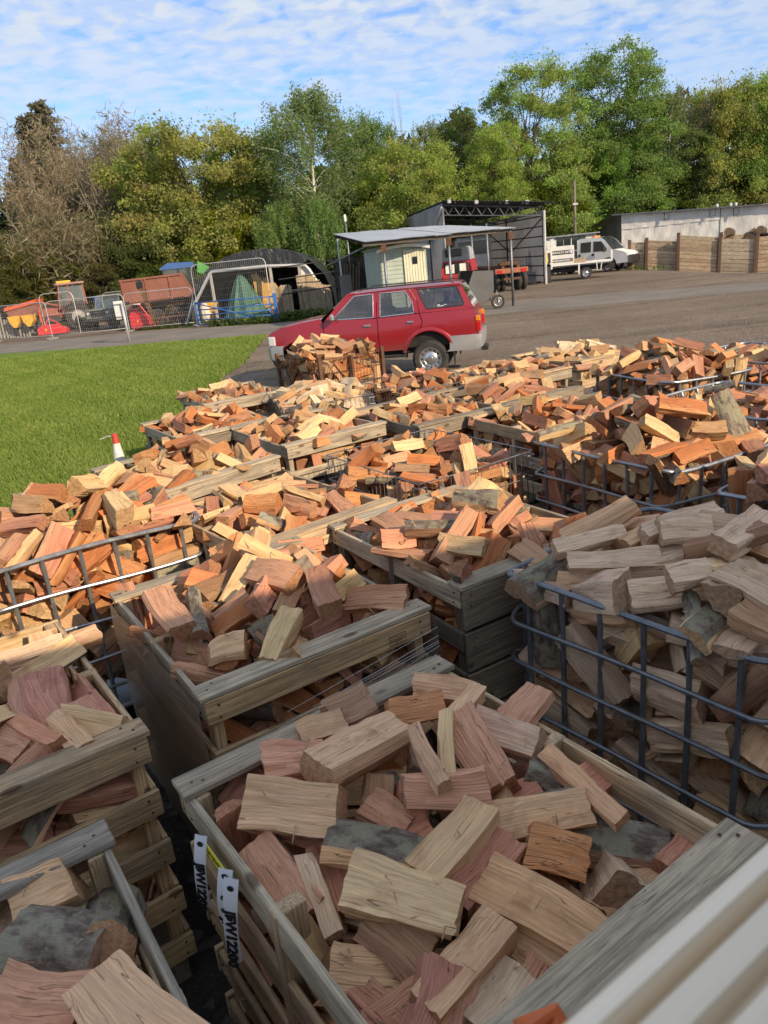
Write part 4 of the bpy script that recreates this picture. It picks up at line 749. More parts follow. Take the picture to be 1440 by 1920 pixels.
3,44,16,112,-7,-1,48,2,-24,25,106,38,25,-17,1,-28,7,112,-34,4,-6,1,10,-11,112,2,45,20,2,-40,38,105,-15,31,-27,1,24,-20,115,-46,-14,-4,2,-37,-11,115,5,14,-17,2,-20,-27,112,-19,-43,-13,3,12,-27,111,-18,9,-24,2,-28,1,116,-5,-29,39,
1,36,-18,107,-41,13,0,1,-28,1,123,-14,47,-2,7,-17,-11,116,-3,-42,-23,5,-9,-21,116,13,-3,18,5,-37,-27,109,-34,2,-7,2,31,-22,112,-46,-16,-2,1,-34,42,108,-12,-9,23,1,-35,30,105,38,23,11,3,-4,-50,111,-7,-23,41,1,40,-38,110,-32,-31,4,
1,-18,11,116,18,4,-5,1,5,57,115,-45,-12,-3,1,-4,2,114,-47,6,11,2,22,-44,105,-8,-20,24,2,-6,44,118,0,-5,5,5,-25,37,116,-16,40,-2,1,21,14,121,22,-9,-18,1,5,1,116,-13,-22,25,1,-24,-31,118,13,-2,34,3,8,-19,122,-28,24,-18,1,-29,23,118,-14,-2,0,
1,17,-13,125,-39,28,0,1,-37,-40,118,3,10,42,1,50,-23,116,-2,-48,5,1,27,27,121,8,15,42,1,-16,39,121,-33,-31,10,1,47,-12,120,-27,19,-34,1,-49,25,116,28,19,20,1,30,-29,119,29,18,29,1,-36,47,114,0,49,-2,1,-15,-33,121,10,10,-14,
1,28,46,118,45,-10,10,1,-5,41,122,-34,-35,-1,1,31,13,122,19,42,15,1,-13,-9,127,41,-25,-4,1,3,17,124,12,43,17,1,-13,-45,118,-21,43,10,1,-12,25,120,-37,-23,16,2,26,-5,122,-14,-43,18,1,1,-13,120,21,32,23,2,-41,-52,118,-3,34,-27,
]),
'L': (11000, 0.8, [
92,-36,-45,93,23,38,20,44,40,-45,90,-25,-37,-7,6,-26,-53,100,5,-41,25,6,9,-45,97,-17,44,-6,6,-45,-19,99,2,4,34,6,45,-32,112,46,-8,14,1,-41,36,105,-13,-39,12,3,43,-49,93,-33,-32,-14,1,31,-56,91,-3,34,35,3,42,-47,108,-24,-5,34,
6,-10,-50,105,-3,-46,-14,1,20,-35,101,45,-16,-6,2,16,-53,98,18,12,-1,2,28,-32,103,-41,26,-5,5,32,-27,112,10,-18,-42,5,-32,-29,104,43,18,10,2,38,-30,116,-28,-25,12,6,-43,-18,110,-42,25,7,3,9,-38,104,-27,-7,-13,1,26,-16,112,8,39,-4,
3,-38,-35,113,-12,-24,33,3,-29,-49,108,-16,-4,-22,1,-40,2,114,24,30,29,1,28,-52,100,-3,-39,-27,1,-7,-41,115,5,-2,49,3,50,-24,121,-30,-12,29,4,3,-31,110,-4,11,44,14,-3,-26,113,18,-19,-15,2,7,-23,110,-41,10,-13,2,-37,45,111,-37,32,-6,
1,-1,-52,110,3,-44,19,2,-25,-2,120,25,13,15,2,-7,-13,117,-15,24,-34,1,-29,5,119,15,19,12,1,31,0,119,16,42,-20,1,21,34,117,25,-8,-11,2,-29,-36,115,-22,19,-17,1,14,13,121,8,-12,-38,1,-16,-15,122,3,35,34,1,1,-23,122,0,-21,-33,
2,-18,-24,121,-15,-38,19,1,21,-32,118,18,26,36,1,-1,13,122,13,40,24,2,7,-18,122,18,-21,-25,1,20,-22,121,9,37,22,1,-7,-5,123,-27,-13,24,1,20,-1,127,-23,-36,14,1,-17,1,124,-18,-13,20,3,-14,43,111,46,-15,-7,1,3,-1,119,-19,-33,16,
1,-33,-52,118,11,-3,11,3,19,-38,115,19,15,42,1,15,-56,112,37,29,-13,2,-2,56,113,7,6,-41,2,5,-10,128,30,24,12,5,2,-11,134,23,41,-14,1,-4,32,119,39,22,-8,1,2,2,133,-11,0,-14,2,-28,19,117,-5,11,44,2,-46,-19,116,-12,34,-33,1,-22,-28,120,6,-9,-23,
3,-21,21,125,-3,9,40,]),
'U': (12000, 0.88, [
2,36,16,62,-3,36,-33,4,24,43,63,-21,31,-26,4,30,3,66,46,15,0,3,34,-16,68,-14,13,-42,4,-44,43,71,-29,-29,19,2,-22,45,65,3,-5,-14,1,29,18,73,19,34,-23,2,35,53,70,-1,-46,-16,8,-38,40,74,20,-42,-5,4,1,-6,70,19,-43,13,1,36,-3,70,29,14,6,
2,-18,42,73,25,33,19,5,41,30,67,-23,16,-32,1,-8,51,73,6,-43,19,1,25,-50,71,0,49,3,3,44,-29,67,-2,5,-35,1,32,11,73,0,-49,0,2,12,54,75,30,-18,29,4,33,44,70,-13,-25,16,2,40,-15,78,-29,-27,13,2,40,6,78,-24,34,-19,14,-38,-7,87,-29,-38,-9,
2,27,39,75,7,-9,35,1,6,52,85,-12,30,27,7,14,40,79,22,-42,-7,3,13,44,83,41,15,10,1,44,36,74,-30,29,-18,2,-45,19,83,-3,-2,35,5,-6,49,88,36,-1,-12,1,32,-34,77,-1,29,-38,2,-44,-11,97,-17,26,-23,4,-37,45,90,15,26,22,1,30,42,88,17,7,45,
4,-44,43,90,35,-33,10,2,-34,-19,97,-30,-36,2,1,31,-6,82,32,-32,-11,1,33,-30,74,2,2,-48,5,28,30,81,-4,29,-39,1,29,8,92,16,2,-1,1,40,-41,85,5,-8,34,2,28,25,88,47,1,-5,1,-42,-50,90,26,-31,15,1,20,-52,96,-5,-43,-20,1,40,-24,97,9,26,18,
3,-30,41,96,-5,-15,31,2,44,17,99,-27,-22,27,2,-36,16,93,13,31,18,1,-31,-38,100,-33,2,1,1,38,-45,90,29,34,19,1,-44,44,100,-35,32,-14,1,36,-11,98,-7,13,24,3,39,44,106,10,17,-38,3,44,45,84,-32,17,-28,5,-30,23,100,11,-6,-9,2,-23,-55,95,28,-5,3,
2,4,-40,91,13,-41,-23,6,22,-46,98,-17,-7,-25,1,-33,15,104,24,-8,-7,1,0,49,95,5,18,17,3,2,-46,109,-30,2,37,1,-5,-52,108,-12,24,36,1,25,-17,91,37,31,-6,2,-26,-52,107,31,24,-11,1,-6,50,100,40,9,5,1,33,35,93,11,9,45,2,31,-7,100,2,-1,22,
1,19,45,104,-18,-41,20,2,40,42,91,-34,29,-18,1,37,21,102,-33,11,-31,1,44,41,102,30,34,3,4,45,-40,101,-34,-3,35,2,27,-32,101,20,43,11,2,-10,-34,104,-22,33,-5,2,29,24,108,-9,28,-25,2,-41,-3,111,8,18,19,1,-39,-19,109,-11,-16,19,
1,33,9,107,12,-11,5,3,28,54,103,0,-46,0,1,32,-31,110,44,-15,-7,1,-22,-2,116,11,31,21,1,8,-40,109,-23,19,-3,1,-38,-38,110,-27,25,-9,2,39,-54,112,-34,2,-35,1,-20,42,109,-3,-23,43,3,35,-2,108,-33,-5,-4,1,14,-38,111,-13,-42,18,
1,-42,20,111,-25,-12,32,6,40,4,113,5,34,-34,4,-12,49,113,-43,-1,-12,3,33,49,118,-32,33,-4,1,4,47,116,29,-8,-30,1,34,23,118,-40,-23,-3,2,14,51,117,28,-40,-4,3,-28,49,116,-1,-6,44,1,-31,-21,119,7,47,7,4,-43,-8,121,-21,-21,34,
1,29,-39,109,-18,-45,-3,2,-18,32,121,37,-26,-17,5,-31,-37,116,-38,25,5,4,-43,35,116,-39,-3,2,2,6,-16,117,-13,-44,7,1,-19,-8,129,-3,-2,-36,2,14,44,123,-38,28,-4,3,-25,-39,122,-17,-21,14,1,22,50,122,30,39,6,1,-48,-44,117,-8,4,-23,
1,21,18,120,27,-33,-14,1,44,-39,119,11,-43,-22,1,18,-59,119,-26,-12,15,1,31,-4,114,1,35,-34,2,-2,-24,126,25,-38,-18,1,-10,41,123,-40,28,4,2,39,39,122,-18,-41,-7,1,34,-11,113,-48,1,6,3,-29,12,123,38,-27,15,1,32,17,122,16,-7,41,
2,18,-14,119,-12,13,-24,1,-32,-8,126,29,39,-5,1,36,9,119,15,-43,-18,1,25,-38,118,-33,-9,15,3,34,-21,117,14,7,-9,2,23,0,119,34,-32,13,1,18,-11,122,-29,31,-18,1,-47,43,118,8,-38,30,1,-26,26,125,46,6,11,4,-45,27,119,4,3,-47,
1,5,-2,129,-1,-6,-12,1,14,-17,126,35,35,2,3,47,24,123,-24,17,-1,1,-14,-44,115,-32,16,33,4,8,33,125,12,5,39,1,49,-9,116,-30,-3,8,1,-13,5,132,-27,35,-20,3,-7,-46,122,-24,38,19,2,16,34,128,-24,25,-20,1,48,-19,124,7,13,-24,1,7,14,125,45,-19,2,
1,-49,60,118,9,48,5,2,-28,-52,126,-9,44,20,1,2,6,134,38,24,8,1,-21,22,133,26,34,23,1,14,16,131,31,-21,-16,1,-31,-35,125,-16,-20,17,1,28,-24,122,8,-1,19,1,-35,14,129,-8,9,47,1,7,-36,128,-2,14,-26,3,30,-45,127,3,-22,-43,1,34,4,122,6,-48,-6,
2,8,17,141,2,7,3,1,43,-33,127,47,0,4,2,28,-26,131,-3,0,-47,1,-8,25,134,14,-38,28,1,-12,-15,134,-14,29,-37,2,17,-9,137,-16,-32,26,]),
'W': (13000, 0.9, [
73,-44,49,82,34,-3,-34,8,-39,-14,101,-4,11,-28,8,6,-53,75,3,-37,31,29,-36,34,93,2,-11,40,6,-31,15,97,8,-24,-42,5,42,-53,98,7,-33,7,3,-7,-37,96,4,-43,-9,1,-33,22,102,3,45,-15,6,18,-54,84,-23,-4,-2,7,30,-38,93,-12,-28,30,4,-43,24,107,-21,4,34,
2,-20,-42,95,-14,17,-37,1,9,-50,91,2,-23,-43,5,0,-45,96,16,-41,16,4,23,-47,95,6,19,43,6,18,-55,102,2,0,-49,11,-44,-34,96,34,4,34,5,19,-46,108,7,-37,31,3,-29,-41,99,-18,45,-5,1,-31,50,104,39,5,-17,6,39,-45,112,34,22,10,1,-28,42,111,-11,44,-14,
3,-32,-28,110,40,26,9,1,-34,-13,110,41,26,6,5,-28,-39,110,-9,-16,24,1,-35,36,122,-21,41,-6,3,-38,-42,112,-39,28,-5,4,-38,-43,117,8,6,34,1,-21,-54,106,-24,-1,-43,3,-44,-34,123,31,29,18,6,-35,4,112,44,6,12,5,-16,-53,114,-44,1,22,
6,-42,6,128,30,-36,14,4,-41,-6,117,36,33,1,9,-39,-21,128,4,16,6,7,-3,-47,117,-16,-12,-15,10,32,-41,114,-42,-22,7,1,-31,-41,122,-12,16,-29,2,16,-41,119,33,-34,-10,1,-18,-45,128,-6,-41,25,2,-36,-9,128,11,-42,-2,4,-37,24,130,15,11,43,
2,-23,-33,132,43,-12,-6,7,11,-33,127,-17,-46,1,1,26,-49,132,20,22,6,2,28,-38,123,-33,-16,15,3,43,-41,121,-30,33,-10,15,22,-32,129,-5,1,-45,4,-33,-11,136,-10,-25,31,1,-21,-21,140,-27,-39,4,2,44,-36,131,22,-19,-30,4,-26,11,138,3,44,18,
1,8,-42,138,-5,27,41,3,-1,48,142,6,17,45,1,-10,-8,148,-1,-1,-41,2,-23,-33,143,11,28,37,3,-31,5,146,22,-17,-22,1,29,-44,137,-36,23,-22,1,17,-3,145,37,-6,-16,4,0,-8,151,3,5,-16,2,-5,-34,144,6,-47,-1,4,11,44,145,-31,-35,1,1,-1,24,143,-25,31,-20,
2,40,-38,138,-28,-30,17,1,-29,34,145,43,10,13,]),
'T1': (21000, 0.77, [
0,-33,50,88,12,3,9,2,-23,-44,88,44,22,2,1,-6,45,89,14,-10,-26,6,6,45,88,0,0,42,4,-35,-46,88,-24,42,-8,7,15,-53,88,0,0,-49,3,-14,44,94,18,44,-4,3,-40,-18,90,32,28,19,4,-42,39,92,-21,-31,15,2,22,-34,88,-31,-23,18,2,-44,-34,95,33,11,-33,
2,-41,-43,91,-38,-26,12,1,-18,-48,92,48,-4,-9,8,-13,-45,93,46,8,-12,1,17,52,96,30,-18,30,6,3,-47,91,-11,-1,7,1,-20,-54,97,-15,-32,-17,5,-32,-14,96,-29,33,-12,1,-6,-54,100,0,-45,19,2,33,-52,94,11,2,1,10,-15,53,95,-10,-5,-1,
3,-42,-16,99,0,4,-34,2,43,-30,101,33,-27,-22,1,3,50,94,1,7,11,1,27,46,92,-47,-12,3,1,-27,-41,97,15,-28,-33,1,-31,-14,105,-5,7,-40,1,-40,-43,100,10,-43,4,1,-22,-43,104,5,-3,49,1,36,-56,99,2,-1,49,3,24,49,87,-38,-11,8,1,-17,1,107,0,-10,-37,
2,9,-47,99,28,39,-11,4,4,42,98,-35,-19,12,3,-43,-19,104,-34,-35,-4,2,-30,-33,102,25,-11,20,2,-40,6,105,42,24,6,2,-26,43,97,-33,36,1,2,-33,-30,107,20,-10,-41,4,-4,52,106,27,-6,4,4,-37,27,100,-4,15,-40,1,0,-39,105,13,-17,-30,
1,-34,-2,106,-47,-11,6,2,-10,45,105,-1,42,25,2,38,26,93,-17,-33,23,1,35,46,97,1,4,-14,1,22,39,100,-40,15,-3,1,27,-43,101,-13,-21,-33,1,-32,51,107,-6,29,39,7,-8,-40,106,4,-10,-32,1,-34,-37,112,16,-16,-42,2,33,-14,106,-27,-9,5,
1,38,22,101,6,14,18,3,28,-31,108,1,1,27,1,-16,50,112,35,12,13,1,-25,-46,109,-47,-13,2,1,17,-36,112,38,25,15,1,36,40,100,47,-12,-6,2,-38,38,109,-35,33,-3,1,9,-53,108,2,-48,-4,3,-35,21,111,-3,42,25,2,9,43,113,-6,5,-46,1,-15,-58,114,48,8,-1,
1,36,49,104,-11,-7,-46,1,33,33,107,26,-1,-5,2,41,-29,107,29,23,27,1,23,-60,112,-47,-12,2,1,33,52,109,43,3,-5,1,-18,5,115,36,-23,-10,1,-36,54,113,-2,47,13,2,-19,-23,114,-27,-28,25,1,41,-8,117,8,45,-12,1,39,-42,108,7,-8,31,
3,9,31,109,-10,13,-45,1,12,7,116,-40,17,-16,1,14,26,114,41,11,17,2,11,-35,114,17,24,-36,8,25,-3,112,30,21,-33,1,-7,36,113,-10,-3,-15,2,43,15,99,-6,-23,26,4,-10,-31,116,35,-24,-15,2,20,-11,120,-20,-40,-20,1,-24,-3,116,-6,11,39,
2,41,22,111,-22,29,-22,2,-15,15,118,25,42,-4,1,-8,-51,118,-11,-6,-16,1,-32,-4,116,22,-14,-33,1,21,18,117,6,-3,47,2,-16,42,117,-12,27,-37,1,-42,1,111,37,-31,7,1,9,29,124,-9,1,48,3,-2,-30,119,35,-31,-5,1,-21,-48,122,43,0,10,
1,-34,25,118,-12,0,28,1,11,15,121,-5,-40,25,2,40,9,120,38,30,6,2,-6,-12,121,-7,16,-46,1,-13,-36,126,-4,48,2,1,-15,24,121,-9,3,25,2,31,31,114,-31,-16,29,1,31,9,120,14,10,27,1,-20,30,122,9,-20,-41,2,-5,-5,124,10,1,2,1,-3,-18,125,-6,-48,0,
1,7,27,131,-9,-1,39,]),
'T2': (22000, 0.77, [
1,40,-35,89,36,-30,-10,1,-40,-14,87,-31,21,-18,13,35,-39,94,45,7,15,3,-44,-29,98,-11,-33,-11,5,-36,-49,90,8,27,39,3,-37,0,90,-12,8,-26,13,42,2,93,19,-14,-32,8,-46,36,90,-34,35,-2,12,-36,32,95,3,6,-47,1,35,-14,97,5,-49,-2,
2,36,-55,98,48,0,-2,4,-32,26,97,-49,1,3,5,-43,-4,97,14,-5,-34,12,-41,-47,105,4,-33,-21,2,-35,-16,101,0,49,-4,4,-31,22,102,8,3,-7,13,35,-43,103,42,-4,-14,1,-43,-14,107,-35,35,2,3,-13,55,104,-8,-10,-2,1,-41,19,105,-24,-26,12,
1,22,18,107,-45,-13,15,1,-26,26,106,21,-42,6,1,-9,-55,97,4,35,-33,6,45,4,101,35,34,6,2,11,-41,102,-5,-9,6,2,-6,-41,102,-36,-28,12,1,-44,36,105,12,32,10,2,-31,25,115,-7,12,12,2,-13,-45,107,19,14,27,2,-26,-15,110,1,29,-38,4,44,31,101,-20,-19,29,
2,43,-23,109,-7,29,19,4,-30,-54,108,3,45,-17,1,-2,-5,115,12,8,41,1,17,50,108,-24,-41,-6,1,34,-1,110,-2,47,-14,1,-18,-3,110,-1,-49,-3,1,41,18,109,-28,40,-2,3,-3,-42,107,-20,-21,27,1,-37,53,98,-46,5,-16,2,-45,-46,96,-32,37,1,
1,34,-11,113,8,12,-41,1,-47,-24,113,6,49,-1,1,-33,4,112,-46,8,-14,1,39,-19,109,24,24,14,2,12,-44,112,-7,0,23,1,-20,16,114,-8,-48,-1,1,19,28,108,-14,24,-39,2,-18,48,109,-2,-17,44,2,-17,-47,115,0,30,-39,2,-36,-35,108,-45,-14,7,
1,7,-27,111,-23,29,-13,1,-37,49,105,-19,-27,36,1,12,5,117,-4,8,-25,3,44,-38,112,-48,6,-2,1,25,8,120,30,35,15,1,-2,41,113,42,-20,-15,1,-44,48,113,-8,9,-22,4,-12,-7,115,40,-15,-20,2,19,-32,115,-1,5,33,3,-5,-24,116,-9,-16,43,
1,-46,8,110,-3,-3,35,1,12,29,116,-19,32,-31,1,-5,-14,122,-46,-4,11,2,28,-11,120,24,-2,23,2,-30,31,116,-1,-23,-31,1,-30,-8,120,-27,-31,18,1,3,-45,117,-30,22,-22,1,-20,-39,116,41,-6,1,1,-3,9,123,-26,0,-18,1,42,-18,114,47,9,-3,
1,-14,-5,123,-10,41,-25,1,-37,-4,114,31,24,27,2,31,19,116,-17,23,-22,1,37,-47,112,-18,44,5,1,7,46,115,36,-29,4,1,12,-40,121,4,-10,-34,2,-21,40,118,-24,40,-11,1,44,35,115,-20,43,-11,1,22,-28,121,28,-17,-12,1,-15,12,127,10,-3,21,
1,-20,18,123,-9,-5,19,1,49,1,115,3,-4,37,1,3,-29,122,15,-32,-34,1,27,43,113,-16,-46,0,1,-20,-30,116,-6,-9,47,1,-9,-32,121,-5,-4,47,1,-24,49,119,-15,28,-31,1,-3,-8,125,41,24,-10,1,4,31,120,-5,47,0,2,3,-9,126,-10,8,-17,1,15,0,125,6,-8,15,
2,34,55,111,-11,-47,-7,1,0,32,126,-26,17,-25,1,-6,31,120,-40,28,-5,1,20,-17,129,-12,-1,33,1,-20,28,123,-21,-12,15,]),
'T3': (23000, 0.74, [
6,-32,45,90,9,-12,-38,1,-34,1,87,-8,-36,32,2,16,-50,89,2,14,46,2,5,-55,87,-47,0,0,17,-40,-10,94,-24,-17,11,13,-38,24,89,-34,-17,14,4,-14,-50,88,5,-39,-29,15,-2,-55,93,0,34,36,7,46,-11,102,13,-31,-15,1,-36,29,94,-5,34,-35,
2,-33,-15,96,-27,-14,17,10,25,-48,91,-4,-49,2,6,-42,2,98,-29,-26,23,3,-6,-46,96,3,31,36,1,-29,46,97,25,-41,-10,2,-36,-3,103,-20,30,-33,2,-25,-50,95,-12,-6,-2,1,-33,16,101,-5,6,38,1,-28,-49,100,-1,20,-44,6,-10,-55,102,5,-40,26,
10,-36,51,98,-16,-22,-6,1,24,-47,98,-28,20,-22,1,42,-46,100,2,0,-36,3,36,-46,95,0,3,-39,1,-42,-53,95,-12,-35,-14,2,-43,14,105,-33,-33,13,1,11,-44,101,15,29,24,1,-33,-25,106,-25,-39,-16,2,23,-2,108,25,-41,4,3,30,7,109,-6,1,38,
3,-43,-47,105,-17,26,23,4,-48,17,112,-29,-23,20,2,4,-42,103,-18,24,-34,1,39,12,112,30,-6,-28,1,-36,28,104,8,16,42,1,-12,-49,107,37,25,-9,3,-31,-40,102,-43,-3,-16,3,15,2,113,-5,-46,17,1,-26,40,102,5,-32,37,1,34,-33,103,41,19,-4,
2,-38,-38,106,-44,11,-17,2,38,-12,108,1,-2,27,1,-25,-4,107,-22,-19,19,1,24,-28,110,6,36,26,1,22,29,112,18,13,21,9,38,23,109,5,48,-3,2,-36,34,98,-29,-3,-12,1,-16,44,105,43,-22,6,4,-16,-36,105,-47,7,5,1,-50,41,112,25,41,6,1,-44,51,110,42,-19,-16,
2,35,-41,101,-31,-25,-14,1,-43,-34,112,-19,22,-31,4,-2,-33,109,-20,34,-20,1,9,-11,113,35,29,7,1,9,37,115,-31,-19,9,1,9,-35,109,35,-31,-12,1,-29,30,110,3,0,-49,1,-16,-35,112,-22,-41,10,1,-6,9,112,43,22,4,1,14,22,119,-32,28,-7,
1,2,5,118,48,9,-5,1,-24,-20,111,-19,44,10,1,-34,6,115,41,-22,-2,1,-44,4,116,-28,-37,8,2,26,-18,114,-15,-5,25,1,-3,-3,117,-9,44,-6,2,17,-24,112,-8,-2,28,2,-34,-8,113,20,-11,-28,1,-8,-32,118,5,7,38,1,-12,-9,116,-22,10,-25,1,-18,24,112,-38,-5,7,
1,-6,21,119,-1,33,-36,1,16,-43,111,-12,-44,9,1,-28,8,120,-12,6,3,1,-16,-24,116,-12,-20,35,1,14,-12,116,36,-21,-25,]),
'T4': (24000, 0.76, [
7,15,36,89,-8,-3,19,13,-12,52,92,48,0,-9,1,37,15,96,2,20,9,4,28,-48,91,-34,12,1,7,41,32,91,38,30,-5,3,4,54,94,11,9,-2,1,36,44,93,5,-19,-38,3,-43,37,91,-4,5,-34,37,11,-39,101,-27,-30,20,2,43,-42,100,-31,-37,-5,2,43,40,101,30,-32,-14,
3,20,42,99,5,7,33,2,0,-45,106,32,-33,-7,1,11,55,100,7,-34,34,10,37,45,104,-35,34,-6,3,-43,-35,109,6,-24,31,6,-21,-54,109,-10,-18,-33,6,22,-38,107,22,16,2,7,43,15,100,-7,11,-33,3,24,19,109,1,1,-41,1,37,15,107,-5,-17,28,5,27,41,109,11,-3,-47,
2,-35,28,107,1,-38,-29,2,28,53,108,10,16,-45,2,-4,-47,112,-17,-28,35,2,-38,-15,109,-22,-32,29,1,44,17,108,0,-4,34,2,-41,-24,108,-37,-13,-27,2,38,-16,114,1,19,30,1,-27,41,107,13,-3,47,1,29,-51,107,-28,7,5,1,-40,2,107,30,35,-9,
2,12,-51,109,-9,-45,4,2,-43,8,110,-13,9,30,3,33,-35,109,-10,-18,42,1,44,8,116,1,-2,47,1,-35,20,111,-2,-27,-39,1,-7,-55,109,-23,-14,-24,14,-35,37,114,15,46,-7,5,-40,-47,112,-11,37,-30,2,19,51,111,-6,47,-1,4,20,35,111,-27,-31,25,
2,-11,-44,116,-24,-36,9,3,0,55,113,-35,11,-2,2,-24,-35,114,23,42,5,1,-32,12,118,-31,-27,5,1,30,-26,118,14,43,19,1,2,-14,124,0,8,47,3,-35,-31,119,-26,41,-3,2,24,-14,120,6,-3,47,2,-33,-13,115,-13,5,-11,3,9,32,117,-4,-19,-28,
1,-16,23,120,-17,-33,32,2,-4,-26,119,-37,-29,-15,1,11,13,123,-8,-38,-29,1,-18,-17,120,-39,-21,11,1,28,25,116,31,-31,-16,1,26,-5,123,-14,-43,-20,1,2,-5,127,-46,12,-8,1,-5,-34,120,4,-4,43,1,-18,1,119,-23,42,-7,1,8,44,119,42,-1,13,
1,24,7,124,2,-28,37,1,14,-35,120,5,3,42,1,-42,18,120,-31,-38,7,1,-23,-6,125,-9,8,47,1,28,-34,118,22,8,-39,1,49,0,122,5,2,-34,3,-38,-22,125,9,2,-48,1,22,-34,117,-36,25,-7,1,-7,37,124,34,-10,-8,2,41,3,126,-11,-15,37,1,-18,-35,123,41,-6,7,
1,-21,18,128,6,35,29,1,45,-10,110,16,-31,-16,2,-37,-5,126,-41,27,-1,])}
def decode(a):
    out = []; k = 0
    for i in range(0, len(a), 7):
        dk, x, y, z, b, c, d = a[i:i+7]; k += dk; b, c, d = b/49, c/49, d/49
        out.append((k, Vector((x/100, y/100, z/100)), Quaternion((math.sqrt(max(0., 1-b*b-c*c-d*d)), b, c, d)).normalized()))
    return out
DZ = {'T1': -.09, 'T2': -.10, 'T3': -.05, 'T4': -.09, 'E': -.08, 'K': -.12, 'L': -.07, 'M': -.09, 'G': -.03, 'D': -.06, 'I': -.04, 'F': -.06, 'H': -.04}
ALL = []           # (box index, seed, big, matrix, tone name, kind, hand spec)
HAND = []
DROP = {'B': lambda p, b: p.z > .97 - .10*max(0, -p.y) , 'A': lambda p, b: p.z > .96}
BIDX = {b[0]: i for i, b in enumerate(BOXES)}
def H_(bx, kind, tone, p0, z0, p1, z1, w, t, roll=0, bark=0):
    """a log seen clearly in the photograph: ends of its upper face, width, thickness, roll in degrees"""
    i = len(HAND); r = random.Random(4000+i)
    bc, ba = box_frame(BOXES[BIDX[bx]]); ins = lambda P: max(abs((P[0]-bc[0])*math.cos(ba)+(P[1]-bc[1])*math.sin(ba))-.5, abs((P[1]-bc[1])*math.cos(ba)-(P[0]-bc[0])*math.sin(ba))-.6) < -.045-w*.25
    for k in range(20):                                 # sink it until it lies inside its container
        A = at(*p0, z=z0-.02*k); B = at(*p1, z=z1-.02*k)
        if ins(A*.85+B*.15) and ins(B*.85+A*.15): break
    else: A = at(*p0, z=z0); B = at(*p1, z=z1)
    x = unit(B-A); L = float(np.linalg.norm(B-A)); mid = (A+B)/2
    L = min(.36, max(.15, L))
    n = np.array([0, 0, 1.])*.55+unit(EYE-mid)*.45; n = unit(n-x*(n@x)); y = np.cross(n, x)
    a = R_(roll); y, n = y*math.cos(a)+n*math.sin(a), n*math.cos(a)-y*math.sin(a)
    j = lambda k=.007: r.uniform(-k, k)
    if kind == 'block': ring = [(-w/2+j(), -t/2+j(), 0), (w/2+j(), -t/2+j(), 0), (w/2+j(), t/2+j(), bark), (-w/2+j(), t/2+j(), bark)]
    elif kind == 'wedge': ring = [(-w*.1+j(), -t*.75, 0), (w/2+j(), t*.05, 1), (w/2-.01, t*.25, 1), (w*.4, t/2, 0), (-w/2+j(), t/2+j(), 0), (-w/2-.008, t*.2, 0)]
    elif kind == 'slab': ring = [(-w/2, -t/2, 0), (w/2, -t/2, 0), (w/2, 0, 1), (w*.25, t/2, 1), (-w*.25, t/2, 1), (-w/2, 0, 0)]
    elif kind == 'half': ring = [(w/2*math.cos(PI*k/8), t*math.sin(PI*k/8)-t/2, 1 if k < 8 else 0) for k in range(9)]
    elif kind == 'round': ring = [(w/2*math.cos(2*PI*k/10), w/2*math.sin(2*PI*k/10), 1) for k in range(10)]; t = w
    else: ring = [(-w/2, -t/2, 0), (w/2+j(), -t/2+j(), 0), (w/2+j(), t/2, 0), (-w/2+j(), t/2+j(), 0)]
    c = mid-n*t/2
    M_ = Matrix(((x[0], y[0], n[0], c[0]), (x[1], y[1], n[1], c[1]), (x[2], y[2], n[2], c[2]), (0, 0, 0, 1)))
    HAND.append((BIDX[bx], 60000+i*7, M_, tone, (kind, L, ring)))
